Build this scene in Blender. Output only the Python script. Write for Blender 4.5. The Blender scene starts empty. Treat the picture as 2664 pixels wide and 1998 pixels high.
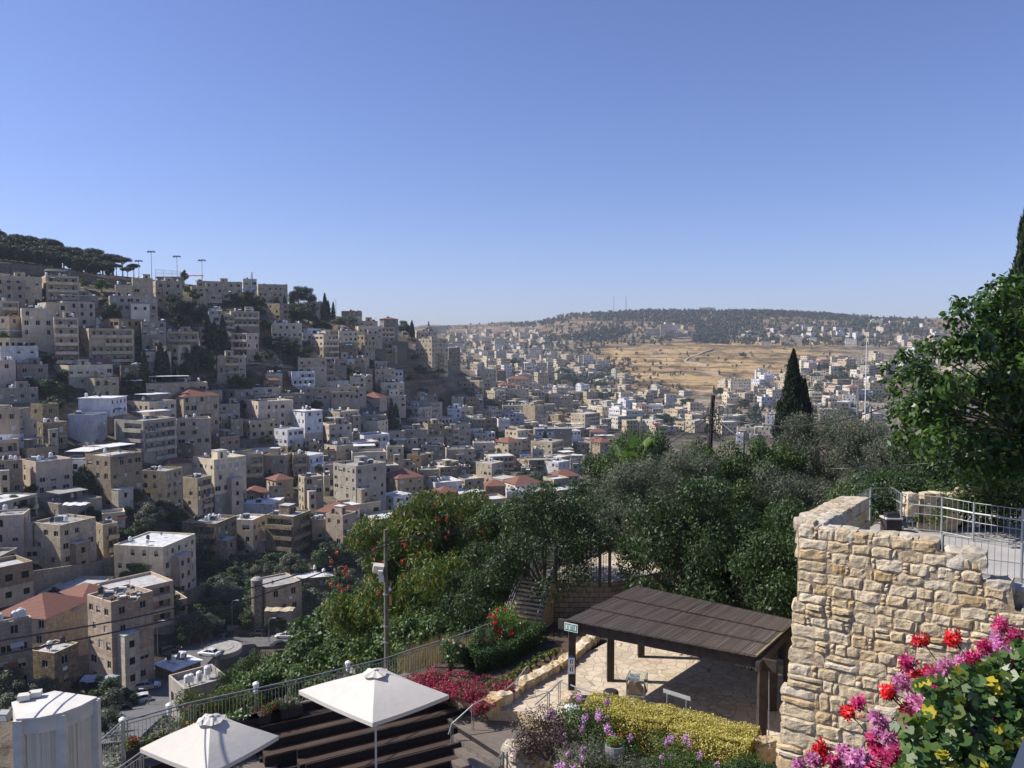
import bpy, math, random
import numpy as np
from mathutils import Vector, Matrix
SC = bpy.context.scene
COL = SC.collection
R = random.Random(7)
PI = math.pi
# ---------------------------------------------------------------- camera
F_PX = 2091.0
PIT = math.radians(2.96)
CP, SP = math.cos(PIT), math.sin(PIT)
cam_d = bpy.data.cameras.new('camera')
cam_d.sensor_width = 36.0
cam_d.lens = F_PX / 2664.0 * 36.0
cam_d.clip_start = 0.05
cam_d.clip_end = 12000
cam = bpy.data.objects.new('camera', cam_d)
COL.objects.link(cam)
cam.rotation_euler = (PI/2 - PIT, 0, 0)
SC.camera = cam

def ray(px, py):
    a = (px-1332.0)/F_PX; b = -(py-999.0)/F_PX
    x = a; y = CP + b*SP; z = b*CP - SP
    return x/y, z/y
def at(px, py, Y):
    s, m = ray(px, py)
    return Vector((s*Y, Y, m*Y))
def onz(px, py, z):
    s, m = ray(px, py)
    Y = z/m
    return Vector((s*Y, Y, z))
def proj(p):
    x, y, z = p
    d = y*CP - z*SP
    u = y*SP + z*CP
    return 1332 + F_PX*x/d, 999 - F_PX*u/d
VW = {0: (0, 0, .8303), 1: (0, 580, 3.687), 2: (600, 680, 3.687), 3: (1150, 740, 3.687), 4: (1700, 740, 3.687),
      5: (0, 1000, 3.687), 6: (600, 1000, 3.687), 7: (0, 1400, 2.775), 8: (500, 1400, 2.775), 9: (1000, 1400, 2.775),
      10: (1400, 1400, 2.774), 11: (1964, 1240, 2.189), 12: (2064, 440, 1.928), 13: (1400, 950, 3.016),
      14: (1100, 1000, 3.686), 15: (300, 1500, 4.74), 16: (1320, 1400, 5.53), 17: (0, 1450, 3.027),
      18: (1150, 1750, 4.916), 19: (2000, 1800, 3.331), 20: (2200, 1200, 4.739), 21: (930, 1300, 5.53)}
def V(v, x, y):
    ox, oy, s = VW[v]
    return ox + x/s, oy + y/s

# ---------------------------------------------------------------- materials
MATS = {}
def nmat(name):
    m = bpy.data.materials.new(name); m.use_nodes = True
    nt = m.node_tree; nt.nodes.clear()
    out = nt.nodes.new('ShaderNodeOutputMaterial')
    bs = nt.nodes.new('ShaderNodeBsdfPrincipled')
    nt.links.new(bs.outputs[0], out.inputs[0])
    MATS[name] = m
    return m, nt, bs, out
def N(nt, t, **k):
    n = nt.nodes.new('ShaderNode'+t)
    for a, v in k.items():
        if a.startswith('i_'):
            key = a[2:]
            key = int(key) if key.isdigit() else key.replace('_', ' ')
            n.inputs[key].default_value = v
        else:
            setattr(n, a, v)
    return n
def mixc(nt, fac, a, b, mode='MIX'):
    n = nt.nodes.new('ShaderNodeMix'); n.data_type = 'RGBA'; n.blend_type = mode
    for sock, v in ((n.inputs[0], fac), (n.inputs[6], a), (n.inputs[7], b)):
        if hasattr(v, 'links') or isinstance(v, bpy.types.NodeSocket): nt.links.new(v, sock)
        elif isinstance(v, (tuple, list)): sock.default_value = (*v[:3], 1)
        else: sock.default_value = v
    return n.outputs[2]
def ramp(nt, fac, stops):
    n = nt.nodes.new('ShaderNodeValToRGB')
    cr = n.color_ramp
    while len(cr.elements) < len(stops): cr.elements.new(.5)
    for e, (p, c) in zip(cr.elements, stops):
        e.position = p
        e.color = (c, c, c, 1) if isinstance(c, (int, float)) else (*c, 1)
    nt.links.new(fac, n.inputs[0])
    return n.outputs[0]
def noise(nt, vec, scale, detail=4, rough=.6, w=None):
    n = N(nt, 'TexNoise'); n.inputs['Scale'].default_value = scale
    n.inputs['Detail'].default_value = detail; n.inputs['Roughness'].default_value = rough
    if vec: nt.links.new(vec, n.inputs['Vector'])
    return n.outputs['Fac']
def coords(nt, kind='Object', scale=None):
    t = N(nt, 'TexCoord'); o = t.outputs[kind]
    if kind == 'World':
        pass
    if scale:
        m = N(nt, 'Mapping'); m.inputs['Scale'].default_value = scale
        nt.links.new(o, m.inputs[0]); o = m.outputs[0]
    return o
def geopos(nt, scale=None):
    g = N(nt, 'NewGeometry'); o = g.outputs['Position']
    if scale:
        m = N(nt, 'Mapping'); m.inputs['Scale'].default_value = scale
        nt.links.new(o, m.inputs[0]); o = m.outputs[0]
    return o
def bump(nt, bs, h, strength=.3, dist=.02):
    b = N(nt, 'Bump'); b.inputs['Strength'].default_value = strength; b.inputs['Distance'].default_value = dist
    nt.links.new(h, b.inputs['Height']); nt.links.new(b.outputs[0], bs.inputs['Normal'])
def attr(nt, name='tint'):
    a = N(nt, 'Attribute'); a.attribute_name = name; a.attribute_type = 'GEOMETRY'
    return a.outputs['Color']
def simple(name, col, rough=.7, metal=0, var=.15, vs=3.0, bs_=0, spec=None):
    m, nt, bs, out = nmat(name)
    n = noise(nt, coords(nt), vs)
    c = ramp(nt, n, [(.3, tuple(x*(1-var) for x in col)), (.7, tuple(min(1, x*(1+var)) for x in col))])
    nt.links.new(c, bs.inputs['Base Color'])
    bs.inputs['Roughness'].default_value = rough
    bs.inputs['Metallic'].default_value = metal
    if spec is not None: bs.inputs['Specular IOR Level'].default_value = spec
    if bs_: bump(nt, bs, noise(nt, coords(nt), vs*8), bs_, .01)
    return m

# house walls: tint attribute, weathering, courses of stone blocks
def wallmat(name, kind):
    m, nt, bs, out = nmat(name)
    tc = coords(nt)
    sep = N(nt, 'SeparateXYZ'); nt.links.new(tc, sep.inputs[0])
    add = N(nt, 'Math', operation='ADD'); nt.links.new(sep.outputs[0], add.inputs[0]); nt.links.new(sep.outputs[1], add.inputs[1])
    cmb = N(nt, 'CombineXYZ'); nt.links.new(add.outputs[0], cmb.inputs[0]); nt.links.new(sep.outputs[2], cmb.inputs[1])
    tint = attr(nt)
    oi = N(nt, 'ObjectInfo')
    # streaky stains
    mp = N(nt, 'Mapping'); mp.inputs['Scale'].default_value = (1.3, 1.3, .22)
    nt.links.new(tc, mp.inputs[0])
    st = noise(nt, mp.outputs[0], 1.6, 6, .7)
    big = noise(nt, tc, .35, 4, .6)
    f1 = ramp(nt, st, [(.28, .62), (.5, .95), (.75, 1.08)])
    f2 = ramp(nt, big, [(.3, .75), (.6, 1.05)])
    c = mixc(nt, 1.0, tint, f1, 'MULTIPLY')
    c = mixc(nt, 1.0, c, f2, 'MULTIPLY')
    if kind != 'plaster':
        br = N(nt, 'TexBrick')
        nt.links.new(cmb.outputs[0], br.inputs['Vector'])
        br.inputs['Scale'].default_value = 1.0
        br.inputs['Brick Width'].default_value = .62 if kind == 'ashlar' else .5
        br.inputs['Row Height'].default_value = .3
        br.inputs['Mortar Size'].default_value = .022 if kind == 'ashlar' else .04
        br.inputs['Color1'].default_value = (1, 1, 1, 1)
        br.inputs['Color2'].default_value = (.74, .7, .64, 1) if kind == 'ashlar' else (.5, .46, .4, 1)
        br.inputs['Mortar'].default_value = (.6, .57, .52, 1) if kind == 'ashlar' else (.35, .32, .28, 1)
        c = mixc(nt, 1.0, c, br.outputs['Color'], 'MULTIPLY')
        bump(nt, bs, br.outputs['Fac'], -.4, .04)
    else:
        bump(nt, bs, noise(nt, tc, 6), .15, .03)
    nt.links.new(c, bs.inputs['Base Color'])
    bs.inputs['Roughness'].default_value = .9
    bs.inputs['Specular IOR Level'].default_value = .2
    return m
M_PL = wallmat('plaster', 'plaster')
M_AS = wallmat('ashlar', 'ashlar')
M_RB = wallmat('rubble', 'rubble')
def tintmat(name, rough=.85, var=(.8, 1.1), vs=1.2, b=0):
    m, nt, bs, out = nmat(name)
    n = noise(nt, coords(nt), vs, 6, .7)
    c = mixc(nt, 1.0, attr(nt), ramp(nt, n, [(.3, var[0]), (.7, var[1])]), 'MULTIPLY')
    nt.links.new(c, bs.inputs['Base Color']); bs.inputs['Roughness'].default_value = rough
    bs.inputs['Specular IOR Level'].default_value = .25
    if b: bump(nt, bs, noise(nt, coords(nt), vs*6), b, .03)
    return m
M_TINT = tintmat('painted')
M_ROOF = tintmat('roof_screed', .9, (.55, 1.15), .8)
m, nt, bs, out = nmat('roof_tiles')
tc = coords(nt)
wv = N(nt, 'TexWave', wave_type='BANDS', bands_direction='X'); wv.inputs['Scale'].default_value = 1.1; wv.inputs['Distortion'].default_value = .3
nt.links.new(tc, wv.inputs[0])
c = mixc(nt, ramp(nt, noise(nt, tc, 1.5, 6, .7), [(.3, 0), (.7, 1)]), (.27, .10, .06), (.17, .085, .06))
c = mixc(nt, 1.0, c, ramp(nt, wv.outputs['Fac'], [(0, .42), (.5, 1)]), 'MULTIPLY')
nt.links.new(c, bs.inputs['Base Color']); bs.inputs['Roughness'].default_value = .85
bump(nt, bs, wv.outputs['Fac'], .5, .06)
M_TILE = m
M_GLASS = simple('window_glass', (.008, .009, .01), .5, var=.3, spec=.15)
M_DARK = simple('dark_metal', (.03, .03, .032), .5)
M_FRAME = simple('window_frame', (.35, .33, .3), .7)
M_SHUT = simple('shutter', (.42, .41, .38), .6)
M_WHITE = simple('white_plastic', (.72, .72, .7), .4, vs=2)
M_BLACKP = simple('black_plastic', (.025, .025, .027), .4)
M_SOLAR = simple('solar_glass', (.015, .02, .035), .15)
M_GALV = simple('galvanised', (.27, .275, .27), .55, .35, .2, 8)
M_STEEL = simple('brushed_steel', (.32, .33, .32), .5, .4, .1, 8)
M_CONC = simple('concrete', (.3, .28, .25), .9, 0, .3, 1.5, .3)
M_BLUE = simple('blue_tarp', (.03, .09, .3), .6)

# ---------------------------------------------------------------- mesh builder
class MB:
    def __init__(s): s.v = []; s.f = []; s.m = []; s.t = []; s.mats = []
    def mi(s, mat):
        if mat not in s.mats: s.mats.append(mat)
        return s.mats.index(mat)
    def face(s, pts, mat=None, tint=(1, 1, 1)):
        n = len(s.v); s.v.extend([tuple(p) for p in pts]); s.f.append(tuple(range(n, n+len(pts))))
        s.m.append(s.mi(mat)); s.t.append(tint)
    def add(s, verts, faces, mat=None, tint=(1, 1, 1)):
        n = len(s.v); s.v.extend([tuple(p) for p in verts]); k = s.mi(mat)
        for f in faces: s.f.append(tuple(i+n for i in f)); s.m.append(k); s.t.append(tint)
    def box(s, x0, y0, z0, x1, y1, z1, mat=None, tint=(1, 1, 1), M=None):
        v = [Vector((x, y, z)) for z in (z0, z1) for y in (y0, y1) for x in (x0, x1)]
        if M: v = [M @ p for p in v]
        s.add(v, [(0, 2, 3, 1), (4, 5, 7, 6), (0, 1, 5, 4), (2, 6, 7, 3), (0, 4, 6, 2), (1, 3, 7, 5)], mat, tint)
    def prism(s, poly, z0, z1, mat=None, tint=(1, 1, 1), M=None):
        n = len(poly)
        v = [Vector((p[0], p[1], z0)) for p in poly] + [Vector((p[0], p[1], z1)) for p in poly]
        if M: v = [M @ p for p in v]
        fs = [tuple(range(n-1, -1, -1)), tuple(range(n, 2*n))] + [(i, (i+1) % n, n+(i+1) % n, n+i) for i in range(n)]
        s.add(v, fs, mat, tint)
    def tube(s, pts, r, mat=None, n=6, tint=(1, 1, 1), cap=True):
        pts = [Vector(p) for p in pts]; rs = r if isinstance(r, (list, tuple)) else [r]*len(pts)
        vs = []
        for i, p in enumerate(pts):
            d = (pts[min(i+1, len(pts)-1)] - pts[max(i-1, 0)]).normalized()
            a = d.cross(Vector((0, 0, 1)))
            if a.length < .05: a = Vector((1, 0, 0))
            a.normalize(); b = d.cross(a)
            for k in range(n):
                t = 2*PI*k/n
                vs.append(p + (a*math.cos(t) + b*math.sin(t))*rs[i])
        fs = []
        for i in range(len(pts)-1):
            for k in range(n):
                fs.append((i*n+k, i*n+(k+1) % n, (i+1)*n+(k+1) % n, (i+1)*n+k))
        if cap:
            fs.append(tuple(range(n))); fs.append(tuple(range((len(pts)-1)*n, len(pts)*n)))
        s.add(vs, fs, mat, tint)
    def lathe(s, prof, mat=None, n=12, c=(0, 0, 0), tint=(1, 1, 1)):
        vs = []; 
        for r, z in prof:
            for k in range(n):
                t = 2*PI*k/n; vs.append((c[0]+r*math.cos(t), c[1]+r*math.sin(t), c[2]+z))
        fs = [(i*n+k, i*n+(k+1) % n, (i+1)*n+(k+1) % n, (i+1)*n+k) for i in range(len(prof)-1) for k in range(n)]
        fs.append(tuple(range((len(prof)-1)*n, len(prof)*n)))
        s.add(vs, fs, mat, tint)
    def mesh(s, name, smooth=False):
        me = bpy.data.meshes.new(name)
        me.from_pydata(s.v, [], s.f)
        for m in s.mats: me.materials.append(m if m else M_TINT)
        me.polygons.foreach_set('material_index', s.m)
        if any(t != (1, 1, 1) for t in s.t):
            ca = me.color_attributes.new('tint', 'FLOAT_COLOR', 'CORNER')
            arr = []
            for f, t in zip(s.f, s.t): arr.extend([t[0], t[1], t[2], 1.0]*len(f))
            ca.data.foreach_set('color', arr)
        if smooth: me.polygons.foreach_set('use_smooth', [True]*len(s.f))
        me.update()
        return me
def link(name, me, parent=None, loc=None, rot=None):
    o = bpy.data.objects.new(name, me); COL.objects.link(o)
    if parent: o.parent = parent
    if loc is not None: o.location = loc
    if rot is not None: o.rotation_euler = rot
    return o
def thing(name, label, cat, loc=(0, 0, 0), rz=0, group=None):
    o = bpy.data.objects.new(name, None); COL.objects.link(o)
    o.empty_display_size = .3
    o.location = loc; o.rotation_euler = (0, 0, rz); o['label'] = label; o['category'] = cat
    if group: o['group'] = group
    return o
def tag(o, label, cat, group=None):
    o['label'] = label; o['category'] = cat
    if group: o['group'] = group
    return o
def dup(root, loc, rz=0, sc=1, label=None, group=None):
    r = root.copy(); COL.objects.link(r); r.location = loc; r.rotation_euler = (0, 0, rz)
    r.scale = (sc, sc, sc) if isinstance(sc, (int, float)) else sc
    if label: r['label'] = label
    if group: r['group'] = group
    for ch in list(root.children):
        c = ch.copy(); COL.objects.link(c); c.parent = r
        for g in ch.children:
            d = g.copy(); COL.objects.link(d); d.parent = c
    return r

# ---------------------------------------------------------------- light and sky
SUN_EL = math.radians(44); SUN_AZ = math.radians(5)      # sun to the left and a little beyond
sunv = Vector((-math.cos(SUN_EL)*math.cos(SUN_AZ), math.cos(SUN_EL)*math.sin(SUN_AZ), math.sin(SUN_EL)))
sd = bpy.data.lights.new('sun', 'SUN'); sd.energy = 5.0; sd.angle = math.radians(.5); sd.color = (1, .95, .87)
so = bpy.data.objects.new('sun', sd); COL.objects.link(so)
so.rotation_euler = sunv.to_track_quat('Z', 'Y').to_euler()
so.location = (-60, 20, 80)
w = bpy.data.worlds.new('World'); SC.world = w; w.use_nodes = True
nt = w.node_tree; bg = nt.nodes['Background']
sky = nt.nodes.new('ShaderNodeTexSky'); sky.sky_type = 'NISHITA'; sky.sun_disc = False
sky.sun_elevation = SUN_EL; sky.sun_rotation = math.atan2(sunv.x, sunv.y)
sky.altitude = 700; sky.air_density = 1.0; sky.dust_density = 1.0; sky.ozone_density = 3.0
skc = mixc(nt, 1.0, sky.outputs[0], (.93, .94, 1.28), 'MULTIPLY'); nt.links.new(skc, bg.inputs[0]); bg.inputs[1].default_value = .085
SC.view_settings.view_transform = 'Standard'; SC.view_settings.look = 'None'
HAZE = .00010
SC.view_settings.exposure = .45; SC.view_settings.gamma = 1
# ================================================================ TERRAIN
# column: photo x -> list of (photo y, distance) of the ground, plus a near profile in metres
NEAR_L = [(0, -17.2), (24, -17.4), (34, -20), (60, -33)]
NEAR_M = [(0, -15.6), (30, -15.6), (46, -19.5), (60, -27), (85, -40), (110, -50), (150, -62)]
NEAR_R = [(0, -15.6), (60, -16.2), (90, -19), (130, -28), (200, -45), (300, -62), (380, -68)]
TC = [
 (-700, NEAR_L, [(1998, 80), (1700, 110), (1400, 150), (1200, 180), (1050, 205), (860, 235), (700, 280), (640, 330), (600, 420), (610, 800)]),
 (0, NEAR_L, [(1998, 105), (1800, 125), (1600, 150), (1400, 180), (1200, 215), (1050, 245), (950, 262), (860, 280), (760, 300), (700, 322), (672, 350), (668, 420), (690, 900)]),
 (300, NEAR_L, [(1850, 131), (1700, 152), (1600, 170), (1400, 198), (1200, 235), (1050, 270), (950, 290), (860, 305), (760, 328), (722, 350), (716, 390), (740, 900)]),
 (600, NEAR_L, [(1800, 150), (1670, 178), (1550, 205), (1400, 235), (1250, 270), (1100, 310), (1000, 335), (900, 355), (800, 380), (750, 400), (748, 440), (790, 900)]),
 (900, NEAR_M, [(1700, 172), (1600, 195), (1500, 215), (1400, 240), (1300, 270), (1200, 310), (1100, 360), (1000, 405), (900, 440), (850, 460), (825, 485), (830, 560), (870, 1000)]),
 (1100, NEAR_M, [(1500, 235), (1400, 275), (1300, 320), (1200, 370), (1100, 440), (1000, 500), (940, 530), (900, 560), (872, 600), (884, 700), (925, 1000), (885, 1500), (862, 2000), (850, 2600), (846, 2900)]),
 (1200, NEAR_M, [(1480, 240), (1340, 310), (1210, 400), (1110, 500), (1030, 560), (985, 620), (966, 660), (985, 780), (950, 1050), (915, 1500), (880, 1900), (855, 2400), (845, 2900)]),
 (1300, NEAR_M, [(1480, 240), (1300, 345), (1200, 430), (1130, 520), (1060, 620), (1010, 700), (985, 760), (990, 860), (955, 1050), (930, 1350), (890, 1900), (860, 2300), (836, 2750)]),
 (1500, NEAR_R, [(1160, 540), (1110, 660), (1070, 800), (1035, 930), (1003, 1060), (960, 1250), (930, 1400), (900, 1550), (870, 1750), (840, 2050), (815, 2300)]),
 (1700, NEAR_R, [(1160, 540), (1105, 680), (1050, 850), (1030, 960), (1000, 1080), (960, 1250), (920, 1420), (890, 1600), (860, 1800), (830, 2050), (806, 2300)]),
 (2000, NEAR_R, [(1180, 500), (1140, 600), (1100, 690), (1040, 800), (1010, 950), (988, 1080), (950, 1250), (910, 1420), (885, 1600), (850, 1850), (825, 2050), (808, 2250)]),
 (2300, NEAR_R, [(1180, 480), (1140, 600), (1050, 750), (1000, 900), (960, 1050), (930, 1200), (905, 1400), (880, 1600), (850, 1850), (834, 2050), (826, 2250)]),
 (2664, NEAR_R, [(1180, 480), (1140, 600), (1050, 750), (1000, 900), (960, 1050), (930, 1200), (905, 1400), (880, 1600), (850, 1850), (836, 2050), (828, 2300)]),
 (3400, NEAR_R, [(1180, 480), (1140, 600), (1050, 750), (1000, 900), (960, 1050), (930, 1200), (905, 1400), (880, 1600), (850, 1850), (840, 2050), (832, 2300)]),
]
YG = np.concatenate([np.arange(0, 60, 3.0), np.geomspace(60, 3400, 330)])
colS, colZ = [], []
for px, near, prof in TC:
    s = ray(px, 900)[0]
    y0 = prof[0][1]
    pts = [(y, z) for y, z in near if y < y0-12]
    pts += [(Y, ray(px, py)[1]*Y) for py, Y in prof]
    pts.append((3400, pts[-1][1]-60))
    ys = [p[0] for p in pts]; zs = [p[1] for p in pts]
    colS.append(s); colZ.append(np.interp(YG, ys, zs))
colS = np.array(colS); colZ = np.array(colZ)
# light smoothing along the depth
k = np.array([.25, .5, .25])
for i in range(len(colZ)):
    c = colZ[i].copy(); c[1:-1] = colZ[i][:-2]*.25+colZ[i][1:-1]*.5+colZ[i][2:]*.25; colZ[i] = c
def zt(X, Y):
    s = max(colS[0], min(colS[-1], X/max(Y, 1.0)))
    j = int(np.searchsorted(colS, s)); j = max(1, min(len(colS)-1, j))
    t = (s-colS[j-1])/(colS[j]-colS[j-1]); t = t*t*(3-2*t)*.5 + t*.5
    i = int(np.searchsorted(YG, Y)); i = max(1, min(len(YG)-1, i))
    q = (Y-YG[i-1])/(YG[i]-YG[i-1])
    a = colZ[j-1][i-1]*(1-q)+colZ[j-1][i]*q; b = colZ[j][i-1]*(1-q)+colZ[j][i]*q
    return float(a*(1-t)+b*t)
def gpt(px, py, y0=45, y1=3300):
    s, m = ray(px, py)
    Y = y0; step = 2.0
    while Y < y1:
        if zt(s*Y, Y) >= m*Y:
            lo = Y-step
            for _ in range(12):
                mid = (lo+Y)/2
                if zt(s*mid, mid) >= m*mid: Y = mid
                else: lo = mid
            return Vector((s*Y, Y, zt(s*Y, Y)))
        step = max(1.0, Y*.008); Y += step
    return None
# mesh (polar grid reaching the far skyline), vertex tints for soil, gold grass and rock
SG = np.linspace(colS[0], colS[-1], 300)
nS, nY = len(SG), len(YG)
ZG = np.zeros((nY, nS))
for b, s in enumerate(SG):
    j = int(np.searchsorted(colS, s)); j = max(1, min(len(colS)-1, j))
    t = (s-colS[j-1])/(colS[j]-colS[j-1]); t = t*t*(3-2*t)*.5 + t*.5
    ZG[:, b] = colZ[j-1]*(1-t)+colZ[j]*t
rs = np.random.RandomState(3)
YY = np.repeat(YG[:, None], nS, 1); SS = np.repeat(SG[None, :], nY, 0)
XX = SS*np.maximum(YY, 1.0)
far = np.clip((YY-700)/400, 0, 1)
ZG2 = ZG + far*(np.sin(XX/37+YY/61)*np.sin(YY/43-XX/90)*2.2 + np.sin(XX/13.0)*np.sin(YY/17.0)*.7)
# dry stone terraces on the far slope
ter = (np.clip((YY-980)/80, 0, 1)*np.clip((1500-YY)/80, 0, 1))*np.clip((SS-.02)/.04, 0, 1)*np.clip((.2-SS)/.05, 0, 1)
zz = ZG2/3.2; ZG2 = ZG2 + ter*((np.floor(zz)+np.clip((zz-np.floor(zz)-.7)/.3, 0, 1))*3.2-ZG2)*.85
verts = np.stack([XX.ravel(), YY.ravel(), ZG2.ravel()], 1)
idx = np.arange(nY*nS).reshape(nY, nS)
q = np.stack([idx[:-1, :-1], idx[:-1, 1:], idx[1:, 1:], idx[1:, :-1]], -1).reshape(-1, 4)
me = bpy.data.meshes.new('ground')
me.vertices.add(len(verts)); me.vertices.foreach_set('co', verts.ravel())
me.loops.add(q.size); me.loops.foreach_set('vertex_index', q.ravel())
me.polygons.add(len(q)); me.polygons.foreach_set('loop_start', np.arange(0, q.size, 4)); me.polygons.foreach_set('loop_total', np.full(len(q), 4))
me.polygons.foreach_set('use_smooth', np.ones(len(q), bool))
me.update(); me.validate()
def zone(S, Y):
    base = np.array([.15, .125, .095])[None, None, :]*np.ones(S.shape+(1,))
    gold = np.array([.33, .225, .11]); rock = np.array([.22, .175, .125]); town = np.array([.25, .21, .165]); dryred = np.array([.2, .13, .075])
    def blend(a, c, f): return a*(1-f[..., None]) + c*f[..., None]
    g = np.clip((Y-760)/120, 0, 1); base = blend(base, rock, g)
    PXs = S*F_PX+1332
    # golden dry slope
    f = np.clip((Y-930)/90, 0, 1)*np.clip((1620-Y)/60, 0, 1)*np.clip((PXs-1490)/90, 0, 1)*np.clip((2220-PXs)/120, 0, 1)
    base = blend(base, gold, f)
    f = np.clip((Y-1700)/80, 0, 1)*np.clip((2700-Y)/80, 0, 1)*.6
    base = blend(base, np.array([.22, .15, .09]), f)
    # open rocky slope on the end of the village spur
    f = np.exp(-((PXs-1120)/85)**2)*np.exp(-((Y-485)/40)**2)
    base = blend(base, dryred, np.clip(f*1.6, 0, 1))
    f = np.exp(-((PXs-720)/60)**2)*np.exp(-((Y-352)/14)**2)
    base = blend(base, dryred, np.clip(f*1.4, 0, 1))
    return base
tc_ = zone(SS, YY).reshape(-1, 3)
ca = me.color_attributes.new('tint', 'FLOAT_COLOR', 'POINT')
ca.data.foreach_set('color', np.concatenate([tc_, np.ones((len(tc_), 1))], 1).ravel())
m, nt, bs, out = nmat('hillside_ground')
gp = geopos(nt)
tint = attr(nt)
n1 = noise(nt, gp, .012, 8, .65); n2 = noise(nt, gp, .12, 8, .75); n3 = noise(nt, gp, 1.2, 6, .7)
mp = N(nt, 'Mapping'); mp.inputs['Scale'].default_value = (.004, .004, .33); nt.links.new(gp, mp.inputs[0])
n4 = noise(nt, mp.outputs[0], 1.0, 5, .6)
c = mixc(nt, 1.0, tint, ramp(nt, n1, [(.35, .68), (.5, 1.0), (.65, 1.2)]), 'MULTIPLY')
c = mixc(nt, 1.0, c, ramp(nt, n2, [(.36, .5), (.47, .95), (.7, 1.15)]), 'MULTIPLY')
c = mixc(nt, 1.0, c, ramp(nt, n4, [(.40, .5), (.5, 1.0), (.6, 1.12)]), 'MULTIPLY')
c = mixc(nt, 1.0, c, ramp(nt, noise(nt, geopos(nt, (1, .5, 3)), .025, 8, .75), [(.40, .42), (.5, 1.0), (.6, 1.25)]), 'MULTIPLY')
c = mixc(nt, ramp(nt, noise(nt, geopos(nt), .07, 7, .8), [(.57, 0), (.65, .8)]), c, (.42, .38, .31))      # limestone outcrops
c = mixc(nt, ramp(nt, noise(nt, geopos(nt, (1, 1, 2)), .045, 9, .8), [(.55, 0), (.61, .85)]), c, (.075, .07, .04))  # scrub
c = mixc(nt, 1.0, c, ramp(nt, n3, [(.3, .8), (.7, 1.15)]), 'MULTIPLY')
nt.links.new(c, bs.inputs['Base Color']); bs.inputs['Roughness'].default_value = 1; bs.inputs['Specular IOR Level'].default_value = .05
bump(nt, bs, n2, .8, 1.2)
me.materials.append(m)
g = link('ground', me); g['kind'] = 'structure'

# ================================================================ LEAVES AND TREES
def leafmat(name, cols, trans=.25, rough=.5, spec=.35):
    m, nt, bs, out = nmat(name)
    gi = N(nt, 'NewGeometry')
    oi = N(nt, 'ObjectInfo')
    c = ramp(nt, gi.outputs['Random Per Island'], [(i/(len(cols)-1)*.9, cc) for i, cc in enumerate(cols)])
    c2 = ramp(nt, oi.outputs['Random'], [(0, .8), (1, 1.25)])
    c = mixc(nt, 1.0, c, c2, 'MULTIPLY')
    nt.links.new(c, bs.inputs['Base Color']); bs.inputs['Roughness'].default_value = rough
    bs.inputs['Specular IOR Level'].default_value = spec
    tr = N(nt, 'BsdfTranslucent'); nt.links.new(mixc(nt, 1.0, c, (1.3, 1.5, .5), 'MULTIPLY'), tr.inputs[0])
    mx = N(nt, 'MixShader'); mx.inputs[0].default_value = trans
    nt.links.new(bs.outputs[0], mx.inputs[1]); nt.links.new(tr.outputs[0], mx.inputs[2]); nt.links.new(mx.outputs[0], out.inputs[0])
    return m
L_BROAD = leafmat('leaf_green', [(.022, .048, .012), (.036, .072, .018), (.055, .098, .024), (.085, .12, .03)])
L_BROADD = leafmat('leaf_dark_green', [(.016, .034, .012), (.026, .052, .016), (.04, .07, .02), (.055, .085, .026)])
L_OLIVE = leafmat('leaf_olive', [(.04, .052, .03), (.06, .075, .042), (.09, .10, .062), (.16, .17, .12)], .15)
L_PINE = leafmat('leaf_pine', [(.018, .032, .012), (.026, .045, .016), (.042, .06, .02)], .1)
L_CYP = leafmat('leaf_cypress', [(.012, .022, .009), (.018, .032, .012), (.028, .044, .016)], .08)
L_FARW = leafmat('leaf_far_wood', [(.022, .034, .016), (.032, .046, .022), (.045, .06, .03)], .0)
L_MULB = leafmat('leaf_mulberry', [(.018, .045, .009), (.03, .07, .012), (.05, .105, .018), (.085, .145, .025)], .3, .38, .45)
L_AIL = leafmat('leaf_ailanthus', [(.03, .06, .012), (.05, .09, .018), (.08, .12, .025), (.16, .13, .03)], .3)
L_HEDGE = leafmat('leaf_hedge', [(.02, .05, .01), (.035, .08, .015), (.06, .12, .022)], .2)
L_GOLD = leafmat('leaf_golden_hedge', [(.20, .17, .03), (.36, .30, .06), (.50, .42, .11), (.58, .52, .2)], .3)
L_LIME = leafmat('leaf_lime', [(.08, .16, .02), (.14, .24, .03), (.2, .3, .05)], .35)
L_PURP = leafmat('leaf_purple', [(.06, .03, .035), (.1, .05, .05), (.05, .06, .03)], .2)
L_MAG = leafmat('flower_magenta', [(.28, .01, .06), (.4, .02, .1), (.5, .04, .16), (.2, .06, .03)], .2)
L_RED = leafmat('flower_red', [(.5, .015, .02), (.62, .03, .03), (.45, .01, .03)], .25)
L_REDS = leafmat('seed_red', [(.42, .05, .035), (.5, .09, .05), (.3, .05, .03)], .25)
L_LILAC = leafmat('flower_lilac', [(.42, .2, .5), (.55, .3, .6), (.62, .4, .66)], .25)
L_WHITEF = leafmat('flower_white', [(.7, .7, .62), (.8, .8, .72)], .25)
L_PINKF = leafmat('flower_pink', [(.7, .35, .3), (.8, .5, .42), (.8, .65, .5)], .25)
L_YEL = leafmat('flower_yellow', [(.7, .5, .02), (.75, .6, .05)], .2)
L_ORA = leafmat('flower_orange', [(.7, .22, .02), (.75, .32, .03)], .2)
L_DRY = leafmat('dry_grass', [(.25, .19, .09), (.32, .25, .12), (.2, .15, .08)], .2)
M_BARK = simple('bark', (.09, .07, .05), .95, 0, .3, 4, .5)
M_BARKL = simple('bark_grey', (.16, .14, .11), .95, 0, .3, 4, .5)

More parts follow.
